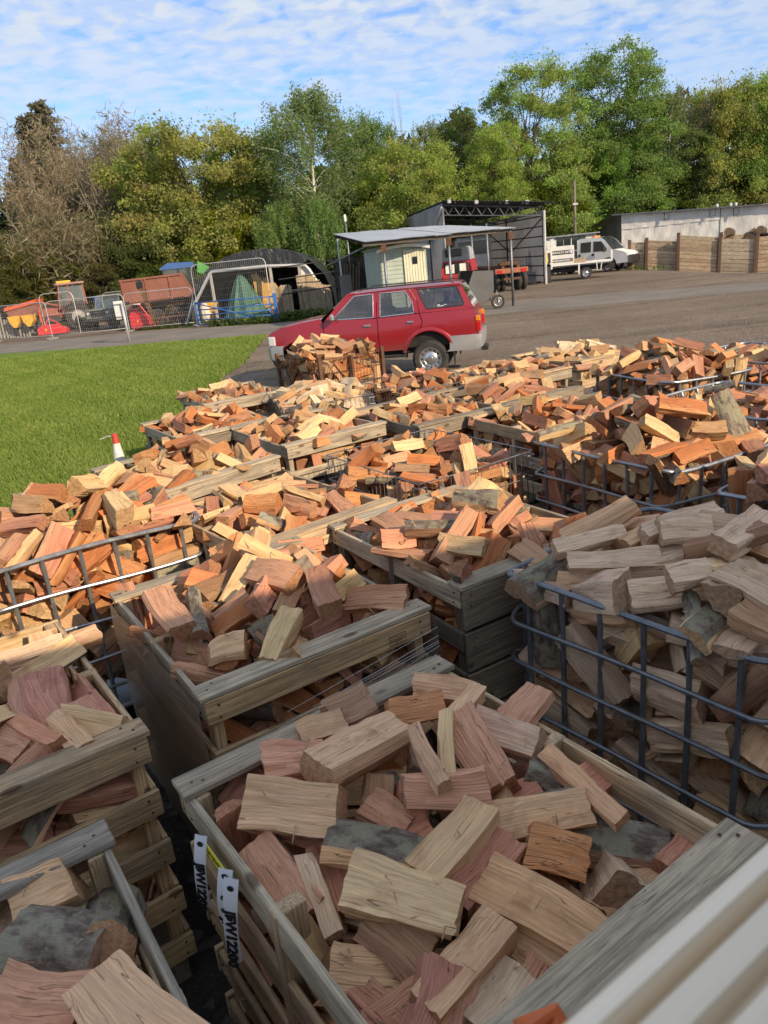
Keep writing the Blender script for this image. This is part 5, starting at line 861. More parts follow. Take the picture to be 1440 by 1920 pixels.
# nearest crate
for a in (
 ('block', 'tan', (455, 1502), 1.14, (634, 1520), 1.12, .135, .10, 22), ('block', 'pink', (495, 1428), 1.13, (606, 1416), 1.12, .11, .09),
 ('wedge', 'tan', (592, 1425), 1.20, (745, 1345), 1.17, .135, .12, -12), ('block', 'pink', (850, 1335), 1.19, (935, 1470), 1.10, .125, .10, 10),
 ('stick', 'tan', (772, 1358), 1.22, (828, 1470), 1.20, .042, .03), ('stick', 'cream', (833, 1330), 1.20, (838, 1452), 1.17, .04, .03),
 ('block', 'pink', (756, 1490), 1.15, (918, 1482), 1.14, .10, .11, 35), ('slab', 'tan', (612, 1560), 1.09, (792, 1605), 1.08, .125, .05, 0),
 ('block', 'cream', (655, 1645), 1.07, (856, 1705), 1.05, .125, .06, 8), ('block', 'cream', (790, 1640), 1.07, (905, 1505), 1.13, .095, .075, -8),
 ('block', 'pink', (858, 1680), 1.02, (962, 1570), 1.06, .095, .08, 0), ('block', 'tan', (905, 1640), 1.03, (1132, 1765), 1.00, .13, .075, 4),
 ('block', 'tan', (795, 1890), .99, (935, 1720), 1.01, .105, .085, -10), ('block', 'dun', (890, 1925), .96, (975, 1815), .96, .10, .08), 
 ('block', 'pink', (985, 1905), .94, (1048, 1790), .93, .10, .08), ('wedge', 'tan', (918, 1540), 1.08, (1108, 1500), 1.07, .10, .09, 14),
 ('slab', 'brown', (1082, 1562), 1.00, (1258, 1598), .97, .135, .04, 12), ('stick', 'tan', (1018, 1405), 1.10, (1165, 1535), 1.06, .055, .035),
 ('wedge', 'pink', (950, 1350), 1.12, (1010, 1285), 1.16, .11, .10, 0), ('block', 'dun', (890, 1352), 1.13, (1006, 1392), 1.12, .10, .09, 15),
 ('block', 'rust', (1005, 1590), 1.05, (1085, 1610), 1.02, .10, .09, 25), ('block', 'pink', (1262, 1625), .98, (1310, 1555), 1.00, .10, .08, 0),
 ('wedge', 'pink', (478, 1572), 1.06, (575, 1712), 1.00, .115, .10, 18), ('stick', 'dun', (572, 1600), 1.05, (632, 1745), 1.00, .048, .04),
 ('block', 'pink', (598, 1580), 1.02, (648, 1700), .98, .08, .07), ('block', 'brown', (700, 1720), 1.0, (790, 1800), .96, .13, .10, 20),
 ('block', 'pink', (622, 1800), .95, (745, 1905), .93, .085, .08, -10), ('wedge', 'brown', (612, 1335), 1.14, (694, 1300), 1.16, .13, .09, 0, 1),
 ('block', 'tan', (775, 1285), 1.14, (885, 1302), 1.13, .085, .07, 20), ('block', 'tan', (852, 1350), 1.15, (896, 1280), 1.17, .07, .06), 
 ('block', 'rust', (728, 1340), 1.14, (832, 1318), 1.14, .085, .07, 25), ('wedge', 'pink', (690, 1500), 1.06, (760, 1540), 1.05, .10, .08, 0), 
 ('half', 'dun', (1000, 1440), 1.07, (1075, 1470), 1.04, .11, .05, 10), ('block', 'pink', (930, 1520), 1.0, (1010, 1480), 1.03, .09, .08), 
 ('block', 'pink', (1090, 1480), 1.03, (1140, 1440), 1.03, .09, .08), ('block', 'tan', (560, 1375), 1.12, (645, 1350), 1.13, .08, .07, 10), 
 ('block', 'pink', (700, 1600), 1.0, (800, 1540), 1.05, .08, .08), ('block', 'tan', (1130, 1700), .93, (1240, 1640), .93, .10, .08), ('wedge', 'rust', (1040, 1860), .88, (1150, 1760), .88, .11, .09),
 ('block', 'pink', (690, 1930), .92, (800, 1860), .93, .09, .08), ('block', 'pink', (560, 1760), .92, (640, 1760), .90, .09, .08), ('block', 'pink', (430, 1500), 1.0, (480, 1450), 1.03, .08, .07)): H_('B', *a)
for a in (('half', 'dun', (20, 1742), 1.08, (180, 1772), 1.06, .20, .085, 0), ('round', 'tan', (193, 1716), 1.09, (212, 1655), .96, .15, .15), ('wedge', 'tan', (28, 1682), 1.08, (120, 1640), 1.09, .12, .1, 5),
 ('block', 'tan', (168, 1822), 1.10, (335, 1985), 1.08, .14, .06, 0), ('block', 'pink', (-20, 1868), 1.05, (150, 1895), 1.04, .14, .09, 0), ('block', 'dun', (-10, 1800), 1.03, (150, 1830), 1.02, .10, .08)): H_('A', *a)
for a in (('block', 'pink', (65, 1262), 1.14, (85, 1348), 1.08, .19, .08, 0), ('block', 'pink', (150, 1305), 1.10, (205, 1395), 1.06, .12, .07, 0), ('block', 'tan', (100, 1345), 1.13, (152, 1400), 1.12, .075, .06), ('stick', 'pink', (28, 1345), 1.12, (105, 1385), 1.13, .06, .05), ('block', 'pink', (-10, 1380), 1.09, (50, 1400), 1.09, .12, .09, 10), ('stick', 'tan', (78, 1395), 1.11, (110, 1435), 1.08, .05, .05)): H_('D', *a)
for a in (('wedge', 'pink', (292, 1098), 1.22, (344, 1172), 1.18, .13, .08, -10), ('slab', 'brown', (358, 1100), 1.20, (372, 1182), 1.14, .07, .05), ('block', 'pink', (322, 1225), 1.14, (392, 1232), 1.13, .12, .10, 20), ('block', 'cream', (545, 1140), 1.22, (500, 1232), 1.14, .095, .08, 0), ('block', 'pink', (648, 1122), 1.20, (758, 1120), 1.20, .11, .10, 22), ('block', 'pink', (470, 1060), 1.24, (545, 1080), 1.24, .12, .09, 10), ('wedge', 'tan', (395, 1215), 1.14, (455, 1200), 1.14, .11, .1), ('block', 'pink', (590, 1060), 1.25, (615, 1130), 1.2, .09, .08)): H_('E', *a)
for a in (('half', 'dun', (978, 1092), 1.17, (1060, 1038), 1.22, .18, .12, 0), ('block', 'dun', (1062, 1050), 1.31, (1245, 1042), 1.31, .085, .06, 10), ('block', 'dun', (1042, 1022), 1.29, (1175, 990), 1.31, .07, .06), ('block', 'dun', (1190, 1000), 1.34, (1358, 945), 1.38, .075, .06, 0), ('wedge', 'dun', (1238, 985), 1.38, (1340, 985), 1.37, .13, .10, 15),
 ('wedge', 'dun', (1178, 1112), 1.32, (1358, 1092), 1.32, .13, .09, 12), ('slab', 'brown', (1140, 1128), 1.27, (1290, 1190), 1.24, .07, .05), ('wedge', 'tan', (1042, 1085), 1.27, (1165, 1102), 1.27, .10, .08, 20), ('block', 'dun', (1285, 1150), 1.27, (1380, 1225), 1.22, .11, .08, 0), ('half', 'brown', (1025, 1190), 1.19, (1115, 1130), 1.22, .13, .09), ('block', 'dun', (1360, 1060), 1.36, (1470, 1110), 1.34, .12, .07), ('block', 'dun', (1360, 1010), 1.40, (1440, 960), 1.40, .10, .08), ('wedge', 'dun', (1260, 1075), 1.33, (1330, 1060), 1.34, .11, .08), ('block', 'dun', (1140, 1165), 1.23, (1220, 1200), 1.22, .10, .08, 15), ('block', 'brown', (1390, 1130), 1.30, (1455, 1170), 1.28, .1, .08)): H_('F', *a)
for a in (('block', 'pink', (660, 985), 1.20, (730, 1032), 1.17, .12, .08, 0), ('block', 'pink', (708, 962), 1.22, (775, 1012), 1.19, .12, .08, 0), ('stick', 'pink', (940, 950), 1.26, (1014, 1042), 1.18, .055, .025), ('slab', 'brown', (760, 985), 1.24, (860, 982), 1.24, .09, .06, 12), ('block', 'cream', (822, 1012), 1.20, (905, 1022), 1.20, .09, .06, 20), ('wedge', 'pink', (838, 1070), 1.17, (892, 1038), 1.19, .14, .07, 0), ('slab', 'tan', (848, 930), 1.27, (935, 940), 1.26, .12, .05, 30), ('block', 'pink', (810, 965), 1.25, (905, 968), 1.25, .07, .07, 10)): H_('H', *a)
for a in (('block', 'cream', (78, 1002), 1.22, (172, 980), 1.22, .075, .06, 15), ('block', 'cream', (195, 980), 1.22, (290, 955), 1.23, .09, .075, 12), ('block', 'rust', (62, 1030), 1.16, (172, 1008), 1.16, .12, .10, 15), ('block', 'rust', (276, 968), 1.19, (352, 930), 1.22, .085, .08, 5), ('block', 'cream', (80, 1072), 1.04, (182, 1052), 1.04, .11, .09, 20), ('block', 'tan', (62, 965), 1.26, (82, 1010), 1.22, .11, .08), ('half', 'tan', (172, 945), 1.30, (260, 930), 1.30, .10, .06, 30), ('slab', 'brown', (150, 1040), 1.05, (245, 1042), 1.05, .09, .06, 30), ('slab', 'brown', (272, 1035), 1.06, (335, 1005), 1.06, .13, .06, 25)): H_('G', *a)
for a in (('block', 'pink', (1072, 822), 1.32, (1146, 850), 1.28, .14, .10, 5), ('wedge', 'pink', (1222, 868), 1.28, (1318, 880), 1.24, .15, .08, 0), ('slab', 'cream', (1008, 815), 1.30, (1096, 790), 1.32, .07, .06, 25), ('slab', 'brown', (1285, 830), 1.34, (1302, 880), 1.28, .11, .07), ('block', 'tan', (1165, 870), 1.29, (1225, 830), 1.32, .11, .09), ('block', 'rust', (1330, 830), 1.36, (1425, 815), 1.36, .09, .08), ('block', 'tan', (1295, 800), 1.42, (1365, 800), 1.40, .09, .08, 15)): H_('I', *a)
for bi, b in enumerate(BOXES):
    seed0, big, s = PILES[b[5]]
    c, a = box_frame(b)
    mw = Matrix.Translation((c[0], c[1], 0)) @ Matrix.Rotation(a+(PI if b[6] else 0), 4, 'Z')
    r = random.Random(bi*77+5); mixn = MIXES[b[7]]
    for k, p, q in decode(s):
        tn = r.choices(list(mixn), list(mixn.values()))[0]
        if b[0] in DROP and DROP[b[0]](p, b): continue
        p.z += DZ.get(b[5], 0)
        ALL.append((bi, seed0+k, big, mw @ Matrix.Translation(p) @ q.to_matrix().to_4x4(), tn, None))
ALL += [(bi, sd, 1., m, tn, hs) for bi, sd, m, tn, hs in HAND]

HITS = []
def visible_counts():
    V = []; F = []; own = []; n = 0
    for i, (bi, sd, big, m, tn, hs) in enumerate(ALL):
        kd, L, ring = (hs[0], hs[1], hs[2]) if hs else log_params(sd, big)
        k = len(ring); A = np.array([(x, a, b_) for x in (-L/2, L/2) for a, b_, _ in ring]); Mx = np.array(m)
        A = A @ Mx[:3, :3].T + Mx[:3, 3]; V += A.tolist()
        fs = [(n+j, n+(j+1) % k, n+k+(j+1) % k, n+k+j) for j in range(k)]+[tuple(n+j for j in range(k)), tuple(n+k+j for j in range(k))]
        F += fs; own += [i]*len(fs); n += 2*k
    bvh = BVHTree.FromPolygons(V, F); cnt = np.zeros(len(ALL), int); bb = {}; HITS.clear()
    e = Vector(EYE)
    for py in range(628, 1920, 8):
        for px in range(4, 1440, 8):
            h = bvh.ray_cast(e, Vector(ray(px, py)))
            if h[2] is not None:
                i = own[h[2]]; cnt[i] += 1
                if h[1].z > .15 and random.random() < .03*min(1, (h[0].length/5)): HITS.append((h[0], h[1], i))
                q = bb.setdefault(i, [0, 0]); q[0] += px; q[1] += py
    return cnt, {i: (q[0]/cnt[i], q[1]/cnt[i]) for i, q in bb.items()}
CNT, CEN = visible_counts()
ORDER = sorted(range(len(ALL)), key=lambda i: -CNT[i])
TOP = set(i for i in ORDER[:300] if CNT[i] > 0)
ATTRS = (('bark', 'FLOAT', 'FACE'), ('endg', 'FLOAT', 'FACE'), ('tone', 'FLOAT_COLOR', 'FACE'), ('sap', 'FLOAT_COLOR', 'FACE'), ('rnd', 'FLOAT', 'FACE'), ('lp', 'FLOAT_VECTOR', 'POINT'))
def log_attrs(me, B, E, T, S, Rn, LP):
    for (n, ty, dm), a in zip(ATTRS, (B, E, T, S, Rn, LP)):
        at_ = me.attributes.new(n, ty, dm)
        if ty == 'FLOAT': at_.data.foreach_set('value', a)
        elif ty == 'FLOAT_COLOR': at_.data.foreach_set('color', np.hstack([a, np.ones((len(a), 1))]).ravel())
        else: at_.data.foreach_set('vector', a.ravel())
def log_tone(i, tn):
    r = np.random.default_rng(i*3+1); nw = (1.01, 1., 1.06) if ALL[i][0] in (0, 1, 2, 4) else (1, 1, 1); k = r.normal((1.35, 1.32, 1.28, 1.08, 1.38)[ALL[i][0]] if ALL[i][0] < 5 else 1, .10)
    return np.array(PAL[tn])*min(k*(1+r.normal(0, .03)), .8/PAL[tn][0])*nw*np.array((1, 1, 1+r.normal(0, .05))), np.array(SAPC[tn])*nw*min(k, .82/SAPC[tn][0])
stuff = [[], [], [], [], [], [], [], []]; nst = 0
LOGS = []
for i, (bi, sd, big, m, tn, hs) in enumerate(ALL):
    hi = i in TOP
    V, F, B, E, LP = make_log(sd, big, hi, *((hs[2], hs[1], hs[0]) if hs else ()))
    t1, t2 = log_tone(i, tn); nf = len(F); rn_ = (i*.6180339) % 1.
    T = np.tile(t1, (nf, 1)); S = np.tile(t2, (nf, 1)); Rn = np.full(nf, rn_)
    if hi:
        me = bpy.data.meshes.new('split_log'); me.from_pydata(V.tolist(), [], F); me.materials.append(M_LOG)
        sm = np.ones(nf, bool); sm[-2:] = False; me.polygons.foreach_set('use_smooth', sm); log_attrs(me, B, E, T, S, Rn, LP); me.set_sharp_from_angle(angle=R_(20))
        o = bpy.data.objects.new('split_log', me); COL.objects.link(o); o.matrix_world = m
        kd = hs[0] if hs else log_params(sd, big)[0]
        LOGS.append((o, bi, kd, tn, i, hs))
    else:
        Mx = np.array(m); stuff[0].append(V @ Mx[:3, :3].T+Mx[:3, 3]); stuff[1] += [tuple(q+nst for q in f) for f in F]; nst += len(V)
        for k, a in enumerate((B, E, T, S, Rn, LP)): stuff[2+k].append(a)
me = bpy.data.meshes.new('split_firewood'); me.from_pydata(np.concatenate(stuff[0]).tolist(), [], stuff[1]); me.materials.append(M_LOG)
log_attrs(me, *[np.concatenate(a) for a in stuff[2:]])
o = bpy.data.objects.new('split_firewood', me); COL.objects.link(o); tag(o, 'split firewood logs filling the rear and lower parts of the crates', 'firewood', kind='stuff')

# splinters and bark shreds caught on the heaps
m = MB(); rr = random.Random(31)
for loc, nrm, i in HITS:
    d = Vector((rr.gauss(0, 1), rr.gauss(0, 1), rr.gauss(0, .45))); d = (d-nrm*d.dot(nrm)*.8).normalized(); L = rr.uniform(.02, .06); w = d.cross(nrm).normalized()*rr.uniform(.001, .003); p = loc+nrm*.008; q = d*L+nrm*rr.uniform(-.003, .012); b_ = nrm*.0025
    k = rr.uniform(.7, 1.15); m.add([p-w, p+w, p+q*.6+w*.8+b_*2, p+q*.6-w*.8+b_*2, p+q+b_, p+b_*1.6], [(0, 1, 2, 3), (3, 2, 4), (0, 5, 1)], 0, None, (.62*k, .38*k, .21*k), rr.random())
tag(m.build('wood_splinters', M_PLANK), 'loose splinters and bark shreds caught on the log heaps', 'splinters', kind='stuff')

# labels for the logs: look first, then place inside its crate
def tilt_word(o):
    d = o.matrix_world.to_3x3() @ Vector((1, 0, 0)); z = abs(d.z)
    return 'standing upright' if z > .8 else 'leaning steeply' if z > .45 else 'lying tilted' if z > .2 else 'lying flat'
ORD = ['first', 'second', 'third', 'fourth', 'fifth', 'sixth', 'seventh', 'eighth', 'ninth', 'tenth', 'eleventh', 'twelfth', 'thirteenth', 'fourteenth', 'fifteenth', 'sixteenth']
byb = {}
for L_ in LOGS: byb.setdefault(L_[1], []).append(L_)
for bi, ls in byb.items():
    where = BOXES[bi][8]
    looks = {}
    for (o, _, kd, tn, i, hs) in ls:
        d = f"{WORDS[tn]} {KINDW[kd]} {tilt_word(o)}"; looks.setdefault(d, []).append((o, i))
    for d, os_ in looks.items():
        if len(os_) == 1: lab = [f"{d} in the {where}"]
        else:
            # order by place in the photo, front to back then left to right
            os_.sort(key=lambda q: (CEN[q[1]][0]))
            lab = []
            for j, q in enumerate(os_):
                w = 'leftmost' if j == 0 else 'rightmost' if j == len(os_)-1 else ORD[j]+' from left'
                lab.append(f"{d}, {w} of such in the {where}")
        for q, l in zip(os_, lab): tag(q[0], l, 'log', 'split logs in the '+where)

# ------------------------------------------------------------------ containers
TONES = {'new': ((.58, .40, .225), (.62, .44, .25), (.52, .37, .215)), 'grey': ((.42, .355, .27), (.48, .405, .31), (.35, .295, .23)), 'aged': ((.52, .375, .235), (.45, .33, .21), (.56, .42, .27)), 'dark': ((.19, .16, .125), (.24, .20, .155), (.28, .23, .175)), 'bluegrey': ((.34, .30, .25), (.29, .26, .22), (.39, .35, .29))}
def crate_parts(root, tone, capt, seed, cap=('back', 'front'), boards=5, midpost=True, endsolid=False, H=1.10):
    r = random.Random(seed); W_, D_ = 1.0, 1.2
    T = lambda k=tone: tuple(np.array(r.choice(TONES[k]))*r.uniform(.85, 1.15)*(1.04, 1, .92))
    def part(name, fn):
        m = MB(); fn(m); return m.build(name, M_PLANK, root, local=True)
    w2, d2 = W_/2, D_/2; j = lambda a=.004: r.uniform(-a, a)
    zt = H-.022
    for sx in (-1, 1):
        for sy in (-1, 1):
            part('corner_post', lambda m: m.beam((sx*(w2-.045), sy*(d2-.055), .13), (sx*(w2-.045)+j(), sy*(d2-.055)+j(), zt), .07, .042, (1, 0, 0), tone=T()))
    if midpost:
        for sx in (-1, 1): part('middle_post', lambda m: m.beam((sx*(w2-.045), j(.05), .13), (sx*(w2-.045)+j(), j(.03), zt), .042, .085, (1, 0, 0), tone=T()))
    hb = .098; gap = (zt-.13-boards*hb)/(boards-1)
    for k in range(boards):
        z = zt-hb/2-k*(hb+gap)-.001
        for sx in (-1, 1):
            part('slat', lambda m: m.beam((sx*(w2-.012), -d2+.012, z+j()), (sx*(w2-.012)+j(.003), d2-.012, z+j()), .020, hb, tone=T(capt if k == 0 and r.random() < .6 else tone)))
        hbe = hb+(gap-.02 if endsolid else 0)
        for sy in (-1, 1):
            zz_ = z if not endsolid else zt-hbe/2-k*(hbe+.02)-.001
            part('slat', lambda m: m.beam((-w2+.001, sy*(d2+.010), zz_+j(.003)), (w2-.001, sy*(d2+.010)+j(.003), zz_+j(.003)), .020, hbe, tone=T()))
    for sy, nm in ((-1, 'front'), (1, 'back')):
        if nm in cap: part('cap_board', lambda m: m.beam((-w2-.012, sy*(d2-.032), H-.010+j()), (w2+.012, sy*(d2-.032)+j(), H-.010+j()), .105, .021, tone=T(capt)))
    nm_ = MB()
    for k in range(boards):
        z = zt-hb/2-k*(hb+gap)
        for sx in (-1, 1):
            for sy in (-1, 1):
                for dz in (-.026, .024):
                    nm_.box((sx*(w2-.045)+j(.012), sy*(d2+.0212), z+dz), (.008, .003, .008)); nm_.box((sx*(w2-.001), sy*(d2-.055)+j(.012), z+dz), (.003, .008, .008))
    for sx in (-1, 1):
        for sy in (-1, 1): nm_.box((sx*(w2-.03), sy*(d2-.03)+j(.02), H+.0015), (.008, .008, .003)); nm_.box((sx*(w2-.06), sy*(d2-.04)+j(.02), H+.0015), (.008, .008, .003))
    nm_.build('nail_heads', M_RUSTY, root, local=True, kind='stuff')
    for y in (-.45, -.15, .15, .45): part('pallet_board', lambda m: m.beam((-w2+.03, y, .118), (w2-.03, y, .118), .14, .02, tone=T('dark')))
    for x in (-.42, 0, .42): part('pallet_bearer', lambda m: m.beam((x, -d2+.01, .054), (x, d2-.01, .054), .09, .10, tone=T('dark')))
def rrect(w, d, rad, z, n=4):
    out = []
    for cx, cy, a0 in ((w/2-rad, d/2-rad, 0), (-w/2+rad, d/2-rad, PI/2), (-w/2+rad, -d/2+rad, PI), (w/2-rad, -d/2+rad, 1.5*PI)):
        for k in range(n+1):
            a = a0+k*PI/2/n; out.append((cx+rad*math.cos(a), cy+rad*math.sin(a), z))
    res = []
    for a, b in zip(out, out[1:]+out[:1]):
        a = np.array(a); b = np.array(b); L = np.linalg.norm(b-a); m = max(1, int(L/.14))
        for k in range(m): res.append(a+(b-a)*k/m)
    return np.array(res)
def cage_parts(root, seed, mat, H=1.15, sag=.008):
    r = random.Random(seed); W_, D_ = 1.02, 1.22
    for k, z in enumerate((H, H-.215, H-.43, H-.645, H-.86)):
        p = rrect(W_, D_, .085, z); q = p.copy()
        a = np.arange(len(p))*2*PI/len(p); ph = r.random()*6
        q[:, 2] += sag*np.sin(a*2+ph)+sag*.6*np.sin(a*5+ph*2); q[:, :2] *= (1+sag*.6*np.sin(a*3+ph))[:, None]
        MB().tube(q, .0125 if k == 0 else .0105, 8, closed=True).build('ring_rail', mat, root, local=True)
    def bar(x, y, dx, dy):
        z0 = .16; x += r.uniform(-.006, .006)*abs(dy); y += r.uniform(-.006, .006)*abs(dx)
        pts = [(x, y, z0), (x+dx*.012, y+dy*.012, .3), (x+dx*.003, y+dy*.003, H-.46), (x+dx*.003, y+dy*.003, H-.43), (x+dx*.003, y+dy*.003, H-.4), (x+dx*.003, y+dy*.003, H-.215), (x+dx*.005, y+dy*.005, H-.03), (x+dx*.012, y+dy*.012, H-.004)]
        MB().tube(pts, [.0115, .0125, .0125, .010, .0125, .010, .0125, .008], 8).build('upright_bar', mat, root, local=True)
    for i in range(6):
        y = -.475+.19*i
        for s in (-1, 1): bar(s*(W_/2-.021), y, s, 0)
    for i in range(5):
        x = -.39+.195*i
        for s in (-1, 1): bar(x, s*(D_/2-.021), 0, s)
    MB().tube(rrect(W_, D_, .05, .145), .016, 8, closed=True).build('base_frame', mat, root, local=True)
    m = MB(); m.box((0, 0, .135), (.98, 1.18, .012)); m.build('base_plate', M_GALVD, root, local=True)
    for x in (-.42, 0, .42): MB().box((x, 0, .064), (.1, 1.16, .126), bev=.008).build('pallet_runner', M_BLACK, root, local=True)
def wire_parts(root, seed, H=1.10, mat=None, posts=False, W_=1.0, D_=1.2, r1=.0026, r0=.0038, sp=.052):
    mat = mat or M_WIRE; rr = random.Random(seed)
    for sx, sy in ((1, 0), (-1, 0), (0, 1), (0, -1)):
        m = MB(); n = int((D_ if sx else W_)/sp); ln = (D_ if sx else W_)
        for k in range(n+1):
            t = -ln/2+ln*k/n
            p = (sx*W_/2, t) if sx else (t, sy*D_/2)
            m.tube([(p[0], p[1], .16), (p[0]+rr.uniform(-.004, .004), p[1]+rr.uniform(-.004, .004), .65), (p[0], p[1], H)], r1, 3, caps=False)
        for k in range(6):
            z = H-k*.19; b = .012*math.sin(k*1.9+seed) if k else 0
            if sx: m.tube([(sx*(W_/2+.004), -D_/2, z), (sx*(W_/2+.004+b), 0, z+rr.uniform(-.012, .004)), (sx*(W_/2+.004), D_/2, z)], r0 if k else r0*1.25, 4)
            else: m.tube([(-W_/2, sy*(D_/2+.004), z), (0, sy*(D_/2+.004+b), z+rr.uniform(-.012, .004)), (W_/2, sy*(D_/2+.004), z)], r0 if k else r0*1.25, 4)
        m.build('mesh_panel', mat, root, local=True, kind='stuff')
    if posts:
        for sx in (-1, 1):
            for sy in (-1, 1): MB().box((sx*W_/2, sy*D_/2, H/2+.05), (.05, .05, H-.02), bev=.004).build('corner_post', mat, root, local=True)
        for sy in (-1, 1): MB().box((0, sy*(D_/2+.003), H/2+.05), (.04, .04, H-.1), bev=.004).build('middle_post', mat, root, local=True)
    else:
        for sx, sy in ((-1, -1), (1, -1), (-1, 1), (1, 1)):
            x, y = sx*W_/2, sy*D_/2; m = MB()
            for z in (H-.03, H-.10):
                m.tube([(x-sx*.05, y+sy*.012, z), (x+sx*.012, y+sy*.014, z), (x+sx*.014, y-sy*.05, z)], .005, 5)
            m.tube([(x-sx*.05, y+sy*.012, z), (x-sx*.05, y+sy*.014, z+.07)], .005, 5); m.tube([(x+sx*.014, y-sy*.05, z), (x+sx*.014, y-sy*.05, z+.07)], .005, 5)
            m.build('corner_clip', M_GALV, root, local=True)
    MB().box((0, 0, .13), (W_-.02, D_-.02, .02)).build('base_tray', M_GALVD, root, local=True)
    for x in (-.4, .4): MB().box((x*W_, 0, .06), (.1, D_-.06, .12), bev=.005).build('base_runner', M_RUSTY, root, local=True)
BLAB = {
 'A': ('open wooden crate with weathered grey rails cut by the bottom left corner', 'crate'),
 'B': ('nearest slatted wooden crate with white and yellow tags on its left side', 'crate'),
 'D': ('pale new slatted wooden crate at the left edge of the photo', 'crate'),
 'E': ('slatted wooden crate wrapped in clear stretch film', 'crate'),
 'F': ('nearest steel tube cage at the right, heaped with grey-beige logs', 'cage'),
 'G': ('bent galvanised tube cage heaped with sunlit logs at the left edge', 'cage'),
 'H': ('grey slatted crate behind the film-wrapped crate, left of the nearest tube cage', 'crate'),
 'I': ('big tube cage with a curved top rail at middle right in the sun', 'cage'),
 'J': ('tube cage cut by the right edge, just behind the nearest tube cage', 'cage'),
 'K': ('crate with a brown front rail, behind the film-wrapped crate', 'crate'),
 'L': ('crate beside the lawn with a long wide grey front rail', 'crate'),
 'M': ('silver wire mesh cage with corner clips in the middle of the stack yard', 'cage'),
 'N': ('weathered grey crate with sunlit front rail, left of the silver wire cage', 'crate'),
 'O': ('dark grey crate against the lawn, left of the sunlit front rail crate', 'crate'),
 'P': ('furthest crate on the left, its corner standing out against the lawn', 'crate'),
 'Q': ('wire mesh cage filled with whitish logs below the tall dark stillage', 'cage'),
 'R': ('wire mesh cage just in front of the red car\'s rear wheel', 'cage'),
 'S': ('grey crate of small round logs just right of the red car', 'crate'),
 'T': ('furthest crate on the right, standing out on the bare gravel', 'crate'),
 'U': ('rear tube cage at the right with a straight top rail', 'cage'),
 'V': ('tube cage at the right edge beside the rear tube cage', 'cage'),
 'X': ('dark crate with pink logs, in front of the crate of small round logs', 'crate'),
 'Y': ('dark crate directly behind the silver wire mesh cage', 'crate'),
 'Z': ('crate mostly hidden behind the big curved-rail tube cage', 'crate'),
 'I2': ('tube cage at the right edge behind the big curved-rail cage', 'cage'),
 'W': ('tall dark wire stillage of logs standing in front of the red car', 'stillage'),
}
CT = {'A': ('aged', 'bluegrey'), 'B': ('aged', 'grey'), 'D': ('new', 'aged'), 'E': ('new', 'grey'), 'H': ('dark', 'grey'), 'K': ('aged', 'aged'), 'L': ('grey', 'grey'), 'N': ('grey', 'grey'), 'O': ('dark', 'grey'), 'P': ('grey', 'grey'), 'S': ('grey', 'aged'), 'T': ('aged', 'aged'), 'X': ('dark', 'dark'), 'Y': ('dark', 'dark'), 'Z': ('grey', 'aged')}
CAPS = {'A': ('back',), 'B': ('back', 'front'), 'D': ('front',), 'H': ('front', 'back'), 'K': ('front',)}
ROOTS = {}; protos = {}
for bi, b in enumerate(BOXES):
    c, a = box_frame(b); nm = {'crate': 'wooden_crate', 'cage': 'tube_cage', 'wire': 'wire_cage', 'stillage': 'mesh_stillage'}[b[1]]
    lab, cat = BLAB[b[0]]; grp = {'crate': 'wooden crates of firewood', 'cage': 'steel tube cages of firewood', 'wire': 'wire mesh cages of firewood', 'stillage': None}[b[1]]
    key = (b[1], CT.get(b[0])) if b[0] not in 'ABDEHKFGI' else b[0]
    if key in protos:
        o = copy_tree(protos[key]); o.location = (c[0], c[1], 0); o.rotation_euler = (0, 0, a); tag(o, lab, cat, grp)
    else:
        o = empty(nm, (c[0], c[1], 0), lab, cat, grp, a); protos[key] = o
        if b[1] == 'crate': crate_parts(o, *CT[b[0]], seed=bi+3, cap=CAPS.get(b[0], ('front', 'back')), endsolid=(b[0] == 'H'))
        elif b[1] == 'cage': cage_parts(o, bi, M_GALVD if b[0] == 'F' else M_GALV, sag=.012 if b[0] in 'FGI' else .008)
        elif b[1] == 'wire': wire_parts(o, bi)
        else: wire_parts(o, bi, 1.30, M_RUSTY, True, r1=.004, r0=.005)
    ROOTS[b[0]] = o

# stretch film round crate E: four thin wrinkled sheets a centimetre off the boards
def film_mat(t):
    lp = t.attr('lp').outputs['Vector']
    n1 = t.noise(t.vmath('MULTIPLY', lp, (1.6, 1., 26.)), 1., 5, .65, .8)
    n2 = t.noise(t.vmath('MULTIPLY', lp, (1.2, 1., 60.)), 1., 3, .6, .2)
    h = t.math('ADD', n1, t.math('MULTIPLY', n2, .5))
    tr = t.n('ShaderNodeBsdfTransparent'); tr.inputs[0].default_value = (.86, .86, .87, 1)
    gl = t.n('ShaderNodeBsdfGlossy'); gl.inputs['Roughness'].default_value = .16; t.l(t.bump(h, .5, .015), gl.inputs['Normal'])
    df = t.n('ShaderNodeBsdfDiffuse'); df.inputs[0].default_value = (.7, .7, .7, 1)
    lw = t.n('ShaderNodeLayerWeight'); lw.inputs[0].default_value = .35
    m1 = t.n('ShaderNodeMixShader'); t.l(t.math('MULTIPLY_ADD', lw.outputs['Fresnel'], .5, .06, clamp=True), m1.inputs[0]); t.l(tr.outputs[0], m1.inputs[1]); t.l(gl.outputs[0], m1.inputs[2])
    m2 = t.n('ShaderNodeMixShader'); t.l(t.ramp(n2, [(.58, .04), (.72, .40)]), m2.inputs[0]); t.l(m1.outputs[0], m2.inputs[1]); t.l(df.outputs[0], m2.inputs[2])
    return m2.outputs[0]
M_FILM = material('stretch_film', film_mat)
